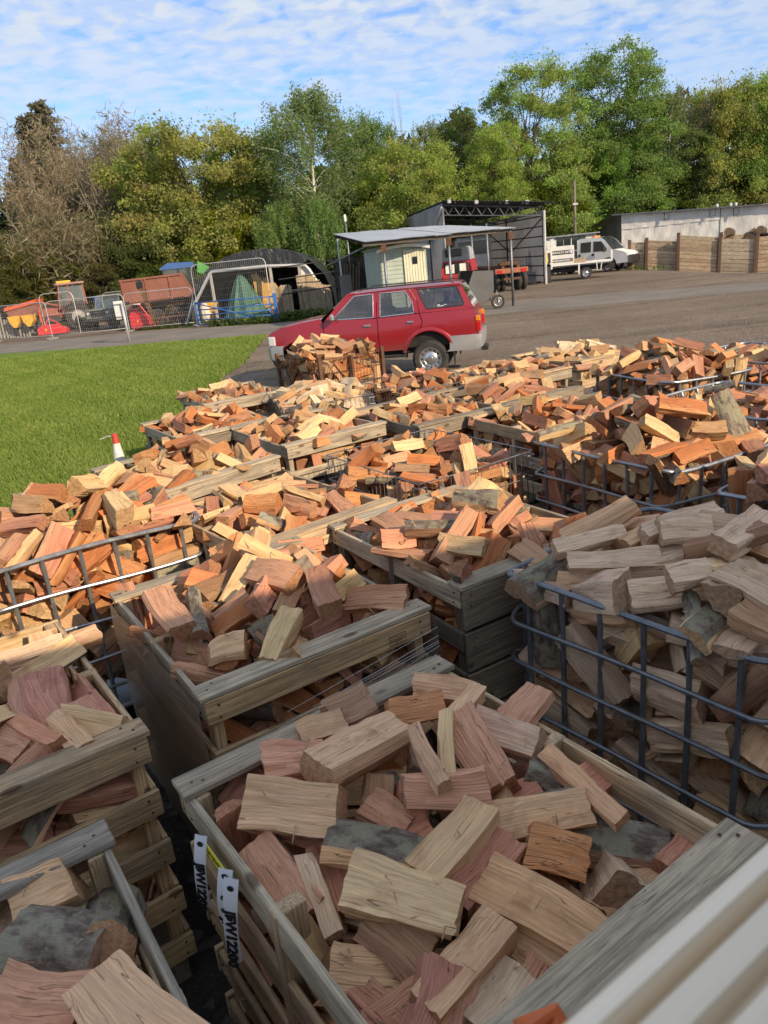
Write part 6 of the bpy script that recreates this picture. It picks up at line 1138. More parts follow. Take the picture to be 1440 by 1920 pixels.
def film_side(t):
    a = film_mat(t); d = t.n('ShaderNodeBsdfPrincipled'); d.inputs['Base Color'].default_value = (.32, .225, .145, 1); d.inputs['Roughness'].default_value = .3  # brown mixed into the clear film for the dark reflection on it
    mx = t.n('ShaderNodeMixShader'); mx.inputs[0].default_value = .5; t.l(a, mx.inputs[1]); t.l(d.outputs[0], mx.inputs[2]); return mx.outputs[0]
M_FILMS = material('reflection_tinted_film', film_side)
er = ROOTS['E']
for (p0, p1, zt, dr) in (((-.522, .60), (-.522, -.625), 1.075, .01), ((-.51, -.637), (.51, -.637), .955, .16), ((.522, -.625), (.522, .6), 1.05, .0)):
    rows = []; lpr = []; L = math.hypot(p1[0]-p0[0], p1[1]-p0[1]); nrm = np.array([(p1[1]-p0[1])/L, -(p1[0]-p0[0])/L])
    if nrm @ (np.array(p0)+np.array(p1)) < 0: nrm = -nrm
    for iz in range(9):
        row = []; t_ = iz/8
        for k in range(15):
            s = k/14; x = p0[0]+(p1[0]-p0[0])*s; y = p0[1]+(p1[1]-p0[1])*s; z1 = zt-dr*(1-s)
            z = .13+(z1-.13)*t_; off = .004*math.sin(k*1.7+iz*2.1)+.003
            row.append((x+nrm[0]*off, y+nrm[1]*off, z)); lpr.append((s*L, 0, z-.16*s*L))
        rows.append(row)
    rows = np.array(rows); m = MB(); f = []
    for i in range(8):
        for j in range(14): f.append((i*15+j, i*15+j+1, (i+1)*15+j+1, (i+1)*15+j))
    m.add(rows.reshape(-1, 3), f, 0, np.array(lpr), (1, 1, 1), 0, True); m.build('stretch_film', M_FILMS if p0[0] == p1[0] else M_FILM, er, local=True)
M_STRAND = paint('film_strand', (.66, .67, .70), .3, 0., 0.); rr_ = random.Random(14)
for k in range(9):
    z0 = .66+.033*k+rr_.uniform(-.01, .01); z1 = .82+.022*k+rr_.uniform(-.02, .02); x0 = rr_.uniform(-.45, -.1); yy = -.646
    m = MB(); m.tube([(x0, yy, z0), (x0+.3, yy-.004, z0+(z1-z0)*.45), (.515, yy+.002, z1)], rr_.uniform(.0008, .0016), 4); m.build('film_strand', M_STRAND, er, local=True)
# burned-in stamp on the front top board of E
m = MB(); y_ = -.6315
for (x0, z0, x1, z1) in ((.28, 1.005, .36, 1.005), (.28, 1.045, .36, 1.045), (.28, 1.005, .28, 1.045), (.36, 1.005, .36, 1.045), (.31, 1.005, .31, 1.045), (.316, 1.034, .354, 1.034), (.316, 1.024, .354, 1.024), (.316, 1.014, .34, 1.014), (.287, 1.03, .303, 1.03), (.287, 1.02, .303, 1.02)):
    m.box(((x0+x1)/2, y_, (z0+z1)/2), (abs(x1-x0)+.0016, .0015, abs(z1-z0)+.0016))
m.build('burned_stamp', M_DARK, er, local=True)

# paper tags on B's left side
M_PAPER = paint('white_tag_paper', (.74, .76, .80), .5, 0., .1); M_YEL = paint('yellow_tag', (.72, .60, .03), .5, 0., .1); M_INK = paint('black_ink', (.012, .012, .016), .6, 0., 0.)
br = ROOTS['B']; bm = Matrix.Translation(br.location) @ Matrix.Rotation(br.rotation_euler[2], 4, 'Z'); bi_ = bm.inverted()
def tagstrip(y, z0, ln, w, lean, name, lab, cat, txt, mat, toff=0., out=.0):
    # hangs on the outside (-x) face of the crate; text reads downwards
    p0 = Vector((-.524-out, y, z0)); dn = Vector((-.12, lean, -1)).normalized(); side = Vector((.62, -.78, 0)); side = (side-dn*side.dot(dn)).normalized()
    root = empty(name, bm @ p0, lab, cat, 'paper tags on the nearest crate' if cat == 'tag' else None); rows = []
    nn = 12
    for i in range(nn+1):
        t_ = i/nn; c_ = p0+dn*(ln*t_)+Vector((-.010*math.sin(t_*3.1), 0, 0)); ww = w*(1 if t_ < .93 else (1-(t_-.93)/.075))
        rows.append([bm @ (c_-side*ww/2), bm @ (c_+Vector((-.0012, -.001, 0))), bm @ (c_+side*ww/2)])
    m = MB(); m.grid(rows); m.grid(np.array(rows)+np.array(bm.to_3x3() @ Vector((.0010, .0008, 0))), flip=True); m.build('paper_strip', mat, root)
    nrm = (bm.to_3x3() @ Vector((-.78, -.62, 0)))
    X = np.array(bm.to_3x3() @ dn); Y = -np.array(bm.to_3x3() @ side)
    for (s, frac, sz) in txt:
        c_ = bm @ (p0+dn*(ln*frac)+Vector((-.010*math.sin(frac*3.1), 0, 0))+Vector((-.78, -.62, 0))*.0030); c_ = np.array(c_)-np.array(root.location)
        z = np.cross(X, Y)
        yy = Y if z @ np.array(nrm) > 0 else -Y
        text_mesh(s, sz, M_INK, root, frame(c_, X, yy), bold=.0012)
    for frac in (.10, .42):
        c_ = np.array(bm @ (p0+dn*(ln*frac)+Vector((-.010*math.sin(frac*3.1), 0, 0))+Vector((-.78, -.62, 0))*.0025))
        if mat is M_PAPER: MB().lathe([(0, 0), (.009, 0), (.009, .0008), (0, .0008)], c_, np.array(nrm), 14).build('punched_hole', M_DARK, root)
    return root
def tagy(px, py, z):     # where along the crate's left side a tag hangs
    return min(np.linspace(-.6, .6, 241), key=lambda y: abs(proj(bm @ Vector((-.535, y, z)))[0]-px))
tagstrip(tagy(432, 0, 1.092), 1.092, .265, .040, 0, 'paper_tag', 'longest white paper tag printed JFW12200 on the nearest crate', 'tag', [('JFW12200', .66, .040)], M_PAPER, out=.009)
tagstrip(tagy(420, 0, 1.09), 1.09, .19, .040, 0, 'paper_tag', 'white paper tag printed JF, tucked behind the longest tag', 'tag', [('JF', .84, .040)], M_PAPER, out=.006)
tagstrip(tagy(376, 0, 1.095), 1.095, .24, .036, 0, 'paper_tag', 'white paper tag near the crate corner post, left of the yellow label', 'tag', [('JFW12200', .66, .036)], M_PAPER, out=.009)
yr = empty('yellow_label', bm @ Vector((-.5245, .28, 1.045)), 'yellow label stapled along the top board of the nearest crate', 'label')
m = MB(); m.box((0, 0, 0), (.002, .20, .044)); m.v = [np.array([tuple(bm @ Vector((-.5255+p[0], .28+p[1], 1.045+p[2]))) for p in m.v[0]])]; m.build('label_sheet', M_YEL, yr)
m = MB(); rr_ = random.Random(3)
for k in range(14): m.box((-.527, .205+k*.0105, 1.045+rr_.uniform(-.004, .004)), (.0012, .005, rr_.uniform(.006, .014)))
m.v = [np.array([tuple(bm @ Vector(p)) for p in q]) for q in m.v]; m.build('faint_print', M_INK, yr)

# flatbed trailer the picture is taken from: only its ribbed side board shows, bottom right
fd = np.array([math.cos(R_(33)), math.sin(R_(33)), 0]); fn = np.array([math.sin(R_(33)), -math.cos(R_(33)), 0])
e0 = np.array([.112, .257, 2.20]); tr_ = empty('flatbed_trailer', (e0[0]+fn[0]*1.0, e0[1]+fn[1]*1.0, 0), 'white ribbed board of a flatbed trailer, out of focus at the bottom right corner', 'trailer')
M_WBOARD = material('white_ribbed_board', lambda t: (lambda p, n: pbsdf(t, t.mix(t.ramp(n, [(.4, 0.), (.75, .55)]), (.90, .78, .60), (.36, .28, .18)), .5, 0., None))(None, t.noise(t.vmath('MULTIPLY', t.attr('lp').outputs['Vector'], (.9, 26., 26.)), 1., 4, .6)))
prof = [(0, 0), (.004, .004)]
xx = .010
for k in range(4): prof += [(xx, .006), (xx+.001, -.012), (xx+.008, -.012), (xx+.009, .006)]; xx += .020
prof += [(xx, .007), (.36, .0), (.36, -.03), (0, -.03)]
m = MB(); pr3 = [e0+fn*(p[0]-.0)+np.array([0, 0, p[1]-.30*p[0]]) for p in prof]; n = len(pr3); vs = []; lpv = []
for k in range(9):
    s = -1.1+k*.35
    for i, q in enumerate(pr3): vs.append(q+fd*s); lpv.append((s, prof[i][0], prof[i][1]))
fs = [(k*n+i, k*n+(i+1) % n, (k+1)*n+(i+1) % n, (k+1)*n+i) for k in range(8) for i in range(n)]
m.add(vs, fs, 0, lpv, (1, 1, 1), .3); m.build('side_board', M_WBOARD, tr_)
for s in (-1.0, .4, 1.6):
    q = e0+fd*s+fn*.2; MB().beam((q[0], q[1], .95), (q[0], q[1], 2.08), .06, .06, (1, 0, 0)).build('stake_post', M_GALVD, tr_)
MB().beam(e0*[1, 1, 0]-fd*2.2+fn*1.15+[0, 0, .9], e0*[1, 1, 0]+fd*3+fn*1.15+[0, 0, .9], 2.0, .1, tone=TONES['grey'][0]).build('load_bed', M_PLANK, tr_)
for s in (-1.2, 2.0):
    for w in (.35, 1.95):
        q = e0*[1, 1, 0]+fd*s+fn*w; MB().lathe([(0, -.11), (.36, -.11), (.4, -.07), (.4, .07), (.36, .11), (0, .11)], (q[0], q[1], .4), fn, 20).build('wheel', M_TYRE, tr_)
# orange cap resting against the board, bottom edge of the picture
ocp = at(1018, 1923, 1.93); M_ORANGE = paint('orange_plastic', (.62, .13, .03), .4, 0., .1)
oc = empty('strap_handle', (ocp[0], ocp[1], 1.9), 'small orange strap handle just showing at the bottom edge beside the white board', 'handle')
MB().tube([ocp+np.array([-.022, -.03, -.02]), ocp+np.array([-.014, 0, .0]), ocp+np.array([.010, .007, .0]), ocp+np.array([.022, -.016, -.01])], [.007, .010, .010, .007], 10).build('grip', M_ORANGE, oc)
MB().tube([ocp+np.array([0, -.03, -.02]), ocp+np.array([.03, -.2, .06]), ocp+np.array([.06, -.34, .1])], .006, 6).build('strap', M_ORANGE, oc)

# unseen lorry, added out of view so its box shades the nearest crates
SHX = np.array([.94, .34, 0]); SHX = unit(SHX); SHN = np.array([SHX[1], -SHX[0], 0]); lr = np.array([1.5, -1.10, 0])
lo = empty('added_shade_lorry', tuple(lr+SHN*1.25), 'unseen white box lorry added behind the viewpoint to shade the crates', 'lorry')
M_WPAINT = paint('white_vehicle_paint', (.74, .74, .72), .35, 0., .18, (.3, .27, .22), 2., coat=.4)
MB().beam(lr-SHX*5.2+SHN*1.25+[0, 0, 2.32], lr+SHX*6.2+SHN*1.25+[0, 0, 2.32], 2.5, 2.5, bev=.04).build('box_body', M_WPAINT, lo)
MB().beam(lr+SHX*6.35+SHN*1.25+[0, 0, 1.7], lr+SHX*8.3+SHN*1.25+[0, 0, 1.7], 2.4, 2.2, bev=.15).build('cab', M_WPAINT, lo)
MB().beam(lr+SHX*8.302+SHN*1.25+[0, 0, 2.1], lr+SHX*8.33+SHN*1.25+[0, 0, 2.1], 2.1, .8).build('windscreen', M_GLASSD, lo)
for s in (-3.8, -2.6, 4.8, 7.4):
    for w in (.2, 2.3):
        q = lr+SHX*s+SHN*w; MB().lathe([(0, -.14), (.44, -.14), (.5, -.08), (.5, .08), (.44, .14), (0, .14)], (q[0], q[1], .5), SHN, 22).build('wheel', M_TYRE, lo)
# traffic cone on the lawn
cp = PD(214, 813, 8.8); cone = empty('traffic_cone', (cp[0], cp[1], 0.008), 'red and white traffic cone standing on the lawn behind the crates', 'cone')
CH = cp[2]-.008; M_CRED = paint('cone_red', (.55, .05, .03), .5, 0., .3); M_CWHITE = paint('cone_white', (.72, .70, .66), .45, 0., .35, (.2, .18, .15), 25.)
c3 = np.array([cp[0], cp[1], .008])
MB().lathe([(.055, CH*.86), (.044, CH*.985), (.03, CH), (0, CH)], c3, (0, 0, 1), 20).build('red_top', M_CRED, cone)
MB().lathe([(.10, CH*.55), (.056, CH*.86)], c3, (0, 0, 1), 20).build('white_sleeve', M_CWHITE, cone)
MB().lathe([(.18, .03), (.10, CH*.55)], c3, (0, 0, 1), 20).build('red_body', M_CRED, cone)
MB().box(c3+[0, 0, .017], (.4, .4, .032), bev=.01).build('base', M_BLACK, cone)
cone.scale = (.72, .72, 1)
tp = c3+np.array([-.03, 0, CH*.955])
MB().tube([tp, tp+[-.1, .03, .012], tp+[-.18, .05, -.012], tp+[-.24, .05, -.02]], .005, 5).build('loose_tape', M_CWHITE, cone)

# ------------------------------------------------------------------ vehicles: shared helpers
def wheel(root, c, ax, R=.38, w=.25, rim=.24, rimmat=None, hub=.05, holes=12, name='wheel'):
    c = np.asarray(c, float); ax = unit(ax)
    t = MB().lathe([(rim, -w/2), (rim+.02, -w/2-.004), (R*.86, -w/2-.01), (R*.97, -w/2+.02), (R, -w*.3), (R, w*.3), (R*.97, w/2-.02), (R*.86, w/2+.01), (rim+.02, w/2+.004), (rim, w/2)], c, ax, 32).build(name, M_TYRE, root, local=True)
    m = MB(); m.lathe([(rim+.004, w/2-.005), (rim-.02, w/2-.004), (rim-.03, w/2-.045), (rim*.62, w/2-.055), (rim*.42, w/2-.02), (hub*1.1, w/2-.015), (hub, w/2+.02), (0, w/2+.02)], c, ax, 32)
    u = unit(np.cross(ax, (0, 0, 1))); q = np.cross(ax, u)
    m.build('rim', rimmat or M_CHROME, t, local=True)
    if holes:
        h = MB()
        for k in range(holes):
            a = 2*PI*k/holes; p = c+(u*math.cos(a)+q*math.sin(a))*rim*.76+ax*(w/2-.048)
            h.lathe([(0, .004), (rim*.085, .004), (rim*.085, -.01)], p, ax, 8)
        h.build('rim_holes', M_DARK, t, local=True, kind='stuff')
    return t
def pip(x, y, poly):
    c = False; n = len(poly)
    for i in range(n):
        x0, y0 = poly[i]; x1, y1 = poly[(i+1) % n]
        if (y0 > y) != (y1 > y) and x < (x1-x0)*(y-y0)/(y1-y0)+x0: c = not c
    return c
def panel(root, name, poly, yf, s, mat, flange=.03, res=.13, off=0., label=None, smooth=True):
    """side panel: outline in (x, z), curved by yf(x, z); s = +1 / -1 side"""
    pts = []
    for (a, b) in zip(poly, poly[1:]+poly[:1]):
        L = math.hypot(b[0]-a[0], b[1]-a[1]); n = max(1, int(L/res))
        pts += [(a[0]+(b[0]-a[0])*k/n, a[1]+(b[1]-a[1])*k/n) for k in range(n)]
    nb = len(pts); xs = [p[0] for p in pts]; zs = [p[1] for p in pts]
    inner = []
    x = min(xs)+res*.5
    while x < max(xs):
        z = min(zs)+res*.5
        while z < max(zs):
            if pip(x, z, pts) and min(math.hypot(x-p[0], z-p[1]) for p in pts) > res*.45: inner.append((x, z))
            z += res
        x += res
    r = delaunay_2d_cdt([Vector(p) for p in pts+inner], [], [list(range(nb))], 1, 1e-5)
    V = [(v.x, s*(yf(v.x, v.y)+off), v.y) for v in r[0]]; F = [tuple(f) if s < 0 else tuple(f)[::-1] for f in r[2]]
    m = MB(); m.add(V, F, smooth=smooth)
    if flange:
        o0 = [(p[0], s*(yf(*p)+off), p[1]) for p in pts]; o1 = [(p[0]+(sum(xs)/nb-p[0])*.01, s*(yf(*p)+off-flange), p[1]) for p in pts]
        m.add(o0+o1, [(i, (i+1) % nb, (i+1) % nb+nb, i+nb) if s > 0 else (i, i+nb, (i+1) % nb+nb, (i+1) % nb) for i in range(nb)])
    return m.build(name, mat, root, local=True, label=label)
def interp(tab):
    xs = [t[0] for t in tab]; ys = [t[1] for t in tab]; return lambda q: float(np.interp(q, xs, ys))

# ------------------------------------------------------------------ red four-wheel drive car
def red_paint(t):
    p = t.n('ShaderNodeTexCoord').outputs['Object']
    n1 = t.noise(p, 1.6, 5, .6); sp = t.n('ShaderNodeSeparateXYZ'); t.l(p, sp.inputs[0])
    c = t.mix(t.ramp(n1, [(.35, 0.), (.7, .3)]), (.31, .012, .02), (.24, .035, .035))
    dl = t.ramp(t.math('ADD', sp.outputs[2], t.math('MULTIPLY', t.noise(p, 5., 5, .7), .35)), [(.70, .6), (.95, .0)])
    c = t.mix(dl, c, (.13, .085, .06))
    return pbsdf(t, c, t.math('MULTIPLY_ADD', n1, .2, .2), .25, None, coat=.7)
M_RED = material('maroon_car_paint', red_paint)
M_SILVER = paint('silver_bumper', (.42, .42, .43), .35, .5, .3, (.2, .18, .15), 4.)
M_AMBER = paint('amber_lens', (.70, .22, .02), .2, 0., 0., coat=.6); M_REDL = paint('red_lens', (.45, .012, .012), .2, 0., 0., coat=.6); M_CLEAR = paint('clear_lens', (.62, .64, .66), .12, .2, .1, coat=.6)
M_STICK = paint('pale_sticker', (.62, .66, .72), .5)
def car():
    th = R_(168); left = np.array([-math.sin(th), math.cos(th)]); P0 = PD(702, 600, 15.95)[:2]
    o = P0-left*.835
    root = empty('red_car', (o[0], o[1], 0), 'maroon four-wheel drive estate car with silver bumpers parked beyond the crates', 'car', rz=th)
    yz = interp([(.4, .79), (.6, .82), (.88, .845), (1.05, .84), (1.28, .815), (1.34, .80), (1.80, .645), (1.9, .60)])
    xf = interp([(-2.2, -.04), (-1.6, 0), (1.2, 0), (1.9, -.025), (2.4, -.11)])
    yf = lambda x, z: yz(z)+xf(x)
    def arc(cx, cz, r, a0, a1, n=12): return [(cx+r*math.cos(R_(a0+(a1-a0)*k/n)), cz+r*math.sin(R_(a0+(a1-a0)*k/n))) for k in range(n+1)]
    FW, RW = 1.70, -1.10; AR = .50; cz = .47
    for s in (1, -1):
        panel(root, 'front_wing', [(1.12, .63), (1.12, 1.31), (1.18, 1.385), (1.6, 1.345), (2.05, 1.27), (2.36, 1.15), (2.375, .90), (2.12, .88)]+arc(FW, cz, AR, 35, 150)[0:]+[(1.22, .63)], yf, s, M_RED)
        panel(root, 'front_door', [(1.105, .62), (-.045, .62), (-.045, 1.30), (.98, 1.335), (1.105, 1.31)], yf, s, M_RED)
        panel(root, 'rear_door', [(-.06, .62), (-.60, .62), (-.66, .72), (-.76, .86), (-.93, .99), (-.985, 1.16), (-.93, 1.325), (-.06, 1.30)], yf, s, M_RED)
        panel(root, 'rear_quarter', [(-.615, .62)]+arc(RW, cz, AR, 17, 150)[0:]+[(-1.56, .80), (-2.12, .82), (-2.12, 1.20), (-2.06, 1.335), (-.95, 1.325), (-1.0, 1.16), (-.945, .99), (-.775, .86), (-.675, .72)], yf, s, M_RED)
        # wheel arch lips and dark wells
        for wx, a0, a1 in ((FW, 35, 150), (RW, 17, 150)):
            A = arc(wx, cz, AR, a0-8, a1+8, 16); m = MB(); rows = []
            for q in A:
                d = unit((q[0]-wx, q[1]-cz)); y0 = yf(q[0], q[1])
                rows.append([(q[0], s*(y0-.03), q[1]), (q[0], s*(y0+.026), q[1]), (q[0]+d[0]*.03, s*(y0+.030), q[1]+d[1]*.03), (q[0]+d[0]*.075, s*(y0+.006), q[1]+d[1]*.075)])
            m.grid(rows, flip=(s > 0)); m.build('wheel_arch', M_RED, root, local=True)
            rows = [[(q[0], s*(yf(*q)-.02), q[1]), (q[0], s*.42, q[1])] for q in arc(wx, cz, AR+.03, -5, 185, 14)]
            MB().grid(rows).build('wheel_well', M_DARK, root, local=True)
        # window frames (pillars) as panels, glass set in
        gl = {'front_window': [(.90, 1.345), (.42, 1.775), (.02, 1.785), (.03, 1.325)], 'rear_window': [(-.12, 1.325), (-.135, 1.785), (-.66, 1.785), (-.80, 1.56), (-.83, 1.345)], 'quarter_window': [(-1.09, 1.40), (-.90, 1.80), (-1.72, 1.785), (-1.86, 1.45), (-1.83, 1.41)]}
        for nm, pl in gl.items():
            w_ = panel(root, nm, pl, yf, s, M_GLASS, 0, .2, -.012)
            # slim rubber surround
            q = [(p[0], s*(yf(*p)-.004), p[1]) for p in pl]; dd = []
            for a, b in zip(q, q[1:]+q[:1]):
                for k in range(4): dd.append(np.array(a)+(np.array(b)-np.array(a))*k/4)
            su = MB().tube(dd, .013, 5, closed=True).build('window_seal', M_BLACK if nm == 'quarter_window' else M_CHROME, root, local=True)
        panel(root, 'windscreen_pillar', [(1.10, 1.32), (.97, 1.345), (.45, 1.80), (.40, 1.84), (.56, 1.84)], yf, s, M_RED, .03, .2)
        panel(root, 'door_frame', [(.965, 1.345), (.905, 1.35), (.425, 1.78), (.015, 1.79), (.025, 1.325), (-.045, 1.31), (-.045, 1.825), (.42, 1.825)], yf, s, M_RED, .03, .2)
        panel(root, 'door_frame', [(-.06, 1.31), (-.115, 1.33), (-.13, 1.79), (-.67, 1.79), (-.81, 1.56), (-.845, 1.345), (-.93, 1.335), (-.90, 1.56), (-.745, 1.825), (-.06, 1.825)], yf, s, M_RED, .03, .2)
        panel(root, 'tail_pillar', [(-1.87, 1.45), (-1.83, 1.40), (-2.06, 1.345), (-1.80, 1.84), (-1.73, 1.80)], yf, s, M_RED, .03, .2)
        panel(root, 'roof_side', [(-.755, 1.835), (-.92, 1.81), (-1.73, 1.795), (-1.80, 1.845)], yf, s, M_RED, .03, .2)
        panel(root, 'window_post', [(-.755, 1.83), (-.91, 1.56), (-.945, 1.34), (-1.10, 1.395), (-.915, 1.805)], yf, s, M_RED, .03, .2)
        panel(root, 'window_sill', [(-.945, 1.335), (-2.05, 1.34), (-1.83, 1.395), (-1.10, 1.39)], yf, s, M_RED, .03, .2)
        # handles, mirror, trims, flaps
        for hx in (.17, -.74): MB().box((hx, s*(yf(hx, 1.17)+.016), 1.17), (.15, .03, .045), bev=.010).build('door_handle', M_CHROME, root, local=True)
        MB().box((.86, s*.97, 1.405), (.09, .15, .15), bev=.035).build('wing_mirror', M_CHROME, root, local=True)
        MB().beam((.88, s*.80, 1.35), (.86, s*.92, 1.36), .05, .04).build('mirror_arm', M_BLACK, root, local=True)
        MB().beam((1.2, s*(yf(0, .89)+.004), .885), (-.05, s*(yf(0, .89)+.004), .885), .010, .012).build('side_crease', M_RED, root, local=True)
        MB().box((-1.60, s*.73, .42), (.02, .22, .34), bev=.005).build('mudflap', M_BLACK, root, local=True)
        MB().beam((1.15, s*.75, .50), (-.58, s*.75, .50), .12, .06, bev=.02).build('side_step', M_BLACK, root, local=True)
        MB().tube([(.30, s*.60, 1.865), (.25, s*.60, 1.90), (-1.6, s*.60, 1.90), (-1.66, s*.60, 1.86)], .014, 6).build('roof_rail', M_BLACK, root, local=True)
        hl = MB(); hl.box((2.30, s*.66, 1.005), (.15, .29, .20), bev=.02); hl.build('headlight', M_CLEAR, root, local=True)
        MB().box((2.30, s*.745, .985), (.12, .06, .11), bev=.02).build('indicator', M_AMBER, root, local=True)
        MB().box((-2.125, s*.775, 1.135), (.10, .10, .11), bev=.015).build('tail_indicator', M_AMBER, root, local=True)
        MB().box((-2.13, s*.775, .98), (.10, .10, .19), bev=.015).build('tail_light', M_REDL, root, local=True)
        fwl = wheel(root, (FW, s*.70, .39), (0, s, 0)); wheel(root, (RW, s*.70, .39), (0, s, 0))
    # bonnet, roof, screens, tail, bumpers
    rows = []
    for x, z in ((1.15, 1.385), (1.5, 1.355), (1.9, 1.305), (2.2, 1.235), (2.35, 1.17), (2.39, 1.12)):
        yy = yf(x, 1.25)-.03; rows.append([(x, yy*t, z+.035*(1-t*t)-.02*(abs(t) > .95)) for t in np.linspace(-1, 1, 11)])
    MB().grid(rows, flip=True).build('bonnet', M_RED, root, local=True)
    rows = []
    for x, z in ((.57, 1.815), (.50, 1.84), (.30, 1.852), (-.5, 1.87), (-1.4, 1.86), (-1.76, 1.845), (-1.82, 1.82)):
        rows.append([(x, .655*t, z+.03*(1-t*t)-.03*(abs(t) > .95)) for t in np.linspace(-1, 1, 11)])
    MB().grid(rows).build('roof', M_RED, root, local=True)
    MB().grid([[(1.16, .76*t, 1.37+.02*(1-t*t)) for t in np.linspace(-1, 1, 9)], [(.86, .70*t, 1.60+.02*(1-t*t)) for t in np.linspace(-1, 1, 9)], [(.56, .63*t, 1.825+.02*(1-t*t)) for t in np.linspace(-1, 1, 9)]], flip=True).build('windscreen', M_GLASS, root, local=True)
    MB().grid([[(-2.05, .75*t, 1.36) for t in np.linspace(-1, 1, 9)], [(-1.82, .62*t, 1.82) for t in np.linspace(-1, 1, 9)]]).build('tail_window', M_GLASS, root, local=True)
    MB().grid([[(-2.13, .79*t, .80) for t in np.linspace(-1, 1, 9)], [(-2.14, .79*t, 1.1) for t in np.linspace(-1, 1, 9)], [(-2.05, .77*t, 1.36) for t in np.linspace(-1, 1, 9)]]).build('tailgate', M_RED, root, local=True)
    MB().box((2.33, 0, 1.02), (.08, .96, .20), bev=.01).build('grille', M_BLACK, root, local=True)
    m = MB()
    pf = [(2.05, .86), (2.34, .80), (2.46, .62), (2.49, 0), (2.46, -.62), (2.34, -.80), (2.05, -.86)]
    def bump_grid(pf, zs): 
        return [[(p[0]+dx, p[1], z) for p in pf] for z, dx in zs]
    m.grid(bump_grid(pf, [(.60, -.05), (.64, 0), (.86, 0), (.90, -.04), (.90, -.2)]), flip=True, smooth=True); m.build('front_bumper', M_SILVER, root, local=True)
    m = MB(); m.grid(bump_grid(pf, [(.42, -.22), (.46, -.10), (.60, -.05)]), flip=True); m.build('front_valance', M_BLACK, root, local=True)
    pr_ = [(-1.52, .855), (-2.05, .855), (-2.17, .80), (-2.2, .6), (-2.2, -.6), (-2.17, -.80), (-2.05, -.855), (-1.52, -.855)]
    m = MB(); m.grid(bump_grid(pr_, [(.52, .06), (.56, 0), (.78, -.02), (.82, -.02), (.83, .1)])); m.build('rear_bumper', M_SILVER, root, local=True)
    MB().box((-2.2, 0, .46), (.14, .4, .1), bev=.01).build('tow_bar', M_BLACK, root, local=True)
    MB().box((0, 0, .60), (4.2, 1.3, .16), bev=.02).build('chassis', M_DARK, root, local=True)
    MB().box((-.1, 0, .80), (3.2, 1.5, .30)).build('cabin_floor', M_DARK, root, local=True)
    MB().box((1.6, 0, .95), (.9, 1.0, .5)).build('engine', M_DARK, root, local=True)
    MB().beam((RW, -.62, .42), (RW, .62, .42), .12, .12).build('rear_axle', M_BLACK, root, local=True)
    M_SEAT = paint('grey_cloth', (.06, .06, .065), .9)
    for x, ys in ((.15, (.36, -.36)), (-.75, (.36, -.36))):
        for y in ys:
            m = MB(); m.box((x+.18, y, 1.0), (.5, .48, .14), bev=.04); m.beam((x-.05, y, 1.02), (x-.22, y, 1.50), .46, .13, (0, 1, 0), bev=.03); m.box((x-.25, y, 1.60), (.09, .24, .15), bev=.03); m.build('seat', M_SEAT, root, local=True)
    MB().box((.98, 0, 1.25), (.3, 1.35, .16), bev=.04).build('dashboard', M_BLACK, root, local=True)
    MB().tube([(.72+.06*math.cos(a), -.36+.19*math.sin(a), 1.30+.17*math.cos(a)) for a in np.arange(16)*PI/8], .014, 6, closed=True).build('steering_wheel', M_BLACK, root, local=True)
    m = MB(); rr = random.Random(4)
    for k in range(9):
        x = -1.33-.028*(k % 7); z = 1.435+.022*(k//5)+rr.uniform(-.004, .004); y = yf(x, z)
        m.box((x, y-.009, z), (.022, .002, rr.uniform(.012, .024)))
    m.build('window_sticker', M_STICK, root, local=True)
car()

# ------------------------------------------------------------------ fence, gate, sign
def tb(m, a, b, r, n=6): return m.tube([a, b], r, n)
def heras(a, b, h, lab, wires=True, feet=True):
    a = np.array([a[0], a[1], 0.]); b = np.array([b[0], b[1], 0.]); root = empty('mesh_fence_panel', tuple((a+b)/2), lab, 'fence', 'temporary mesh fence panels along the road')
    d = b-a; L = np.linalg.norm(d); d /= L; Z = np.array([0, 0, 1.]); rc = .25
    p = [a+Z*.05, a+Z*(h-rc), a+Z*(h-rc*.3)+d*rc*.3, a+Z*h+d*rc, b+Z*h-d*rc, b+Z*(h-rc*.3)-d*rc*.3, b+Z*(h-rc), b+Z*.05]
    MB().tube(p, .021, 6).build('tube_frame', M_HERAS, root)
    MB().tube([a+Z*.22, b+Z*.22], .016, 6).build('bottom_rail', M_HERAS, root)
    m = MB(); n = int(L/.105)
    for k in range(1, n):
        q = a+d*L*k/n; m.tube([q+Z*.22, q+Z*(h-.02)], .0035, 3, caps=False, smooth=False)
    for k in range(1, 9): m.tube([a+Z*(.22+(h-.25)*k/9), b+Z*(.22+(h-.25)*k/9)], .0035, 3, caps=False, smooth=False)
    m.build('mesh_wires', M_HERAS, root, kind='stuff')
    for q in (a, b): MB().box(q+Z*.06, (.7, .22, .12), np.array([[-d[1], d[0], 0], [d[0], d[1], 0], [0, 0, 1]]).T, bev=.03).build('block_foot', M_FOOT, root)
M_FOOT = paint('grey_concrete', (.26, .25, .24), .9, 0., .4)
hp = [at(-120, 652)[:2], at(-8, 643)[:2], at(100, 637)[:2], at(244, 623)[:2], at(371, 612)[:2]]
heras(hp[0], hp[1], 2.0, 'mesh fence panel cut by the left edge of the photo')
heras(hp[1], hp[2], 2.0, 'leftmost whole mesh fence panel, in front of the grey slats and orange machine')
heras(hp[2], hp[3], 2.0, 'wide mesh fence panel in front of the tractor')
heras(hp[3], hp[4], 2.0, 'mesh fence panel in front of the red-brown tipping trailer')
heras(PD(374, 600, 40.5)[:2], PD(512, 595, 40.0)[:2], 3.05, 'tall mesh panel fixed in front of the black polytunnel')
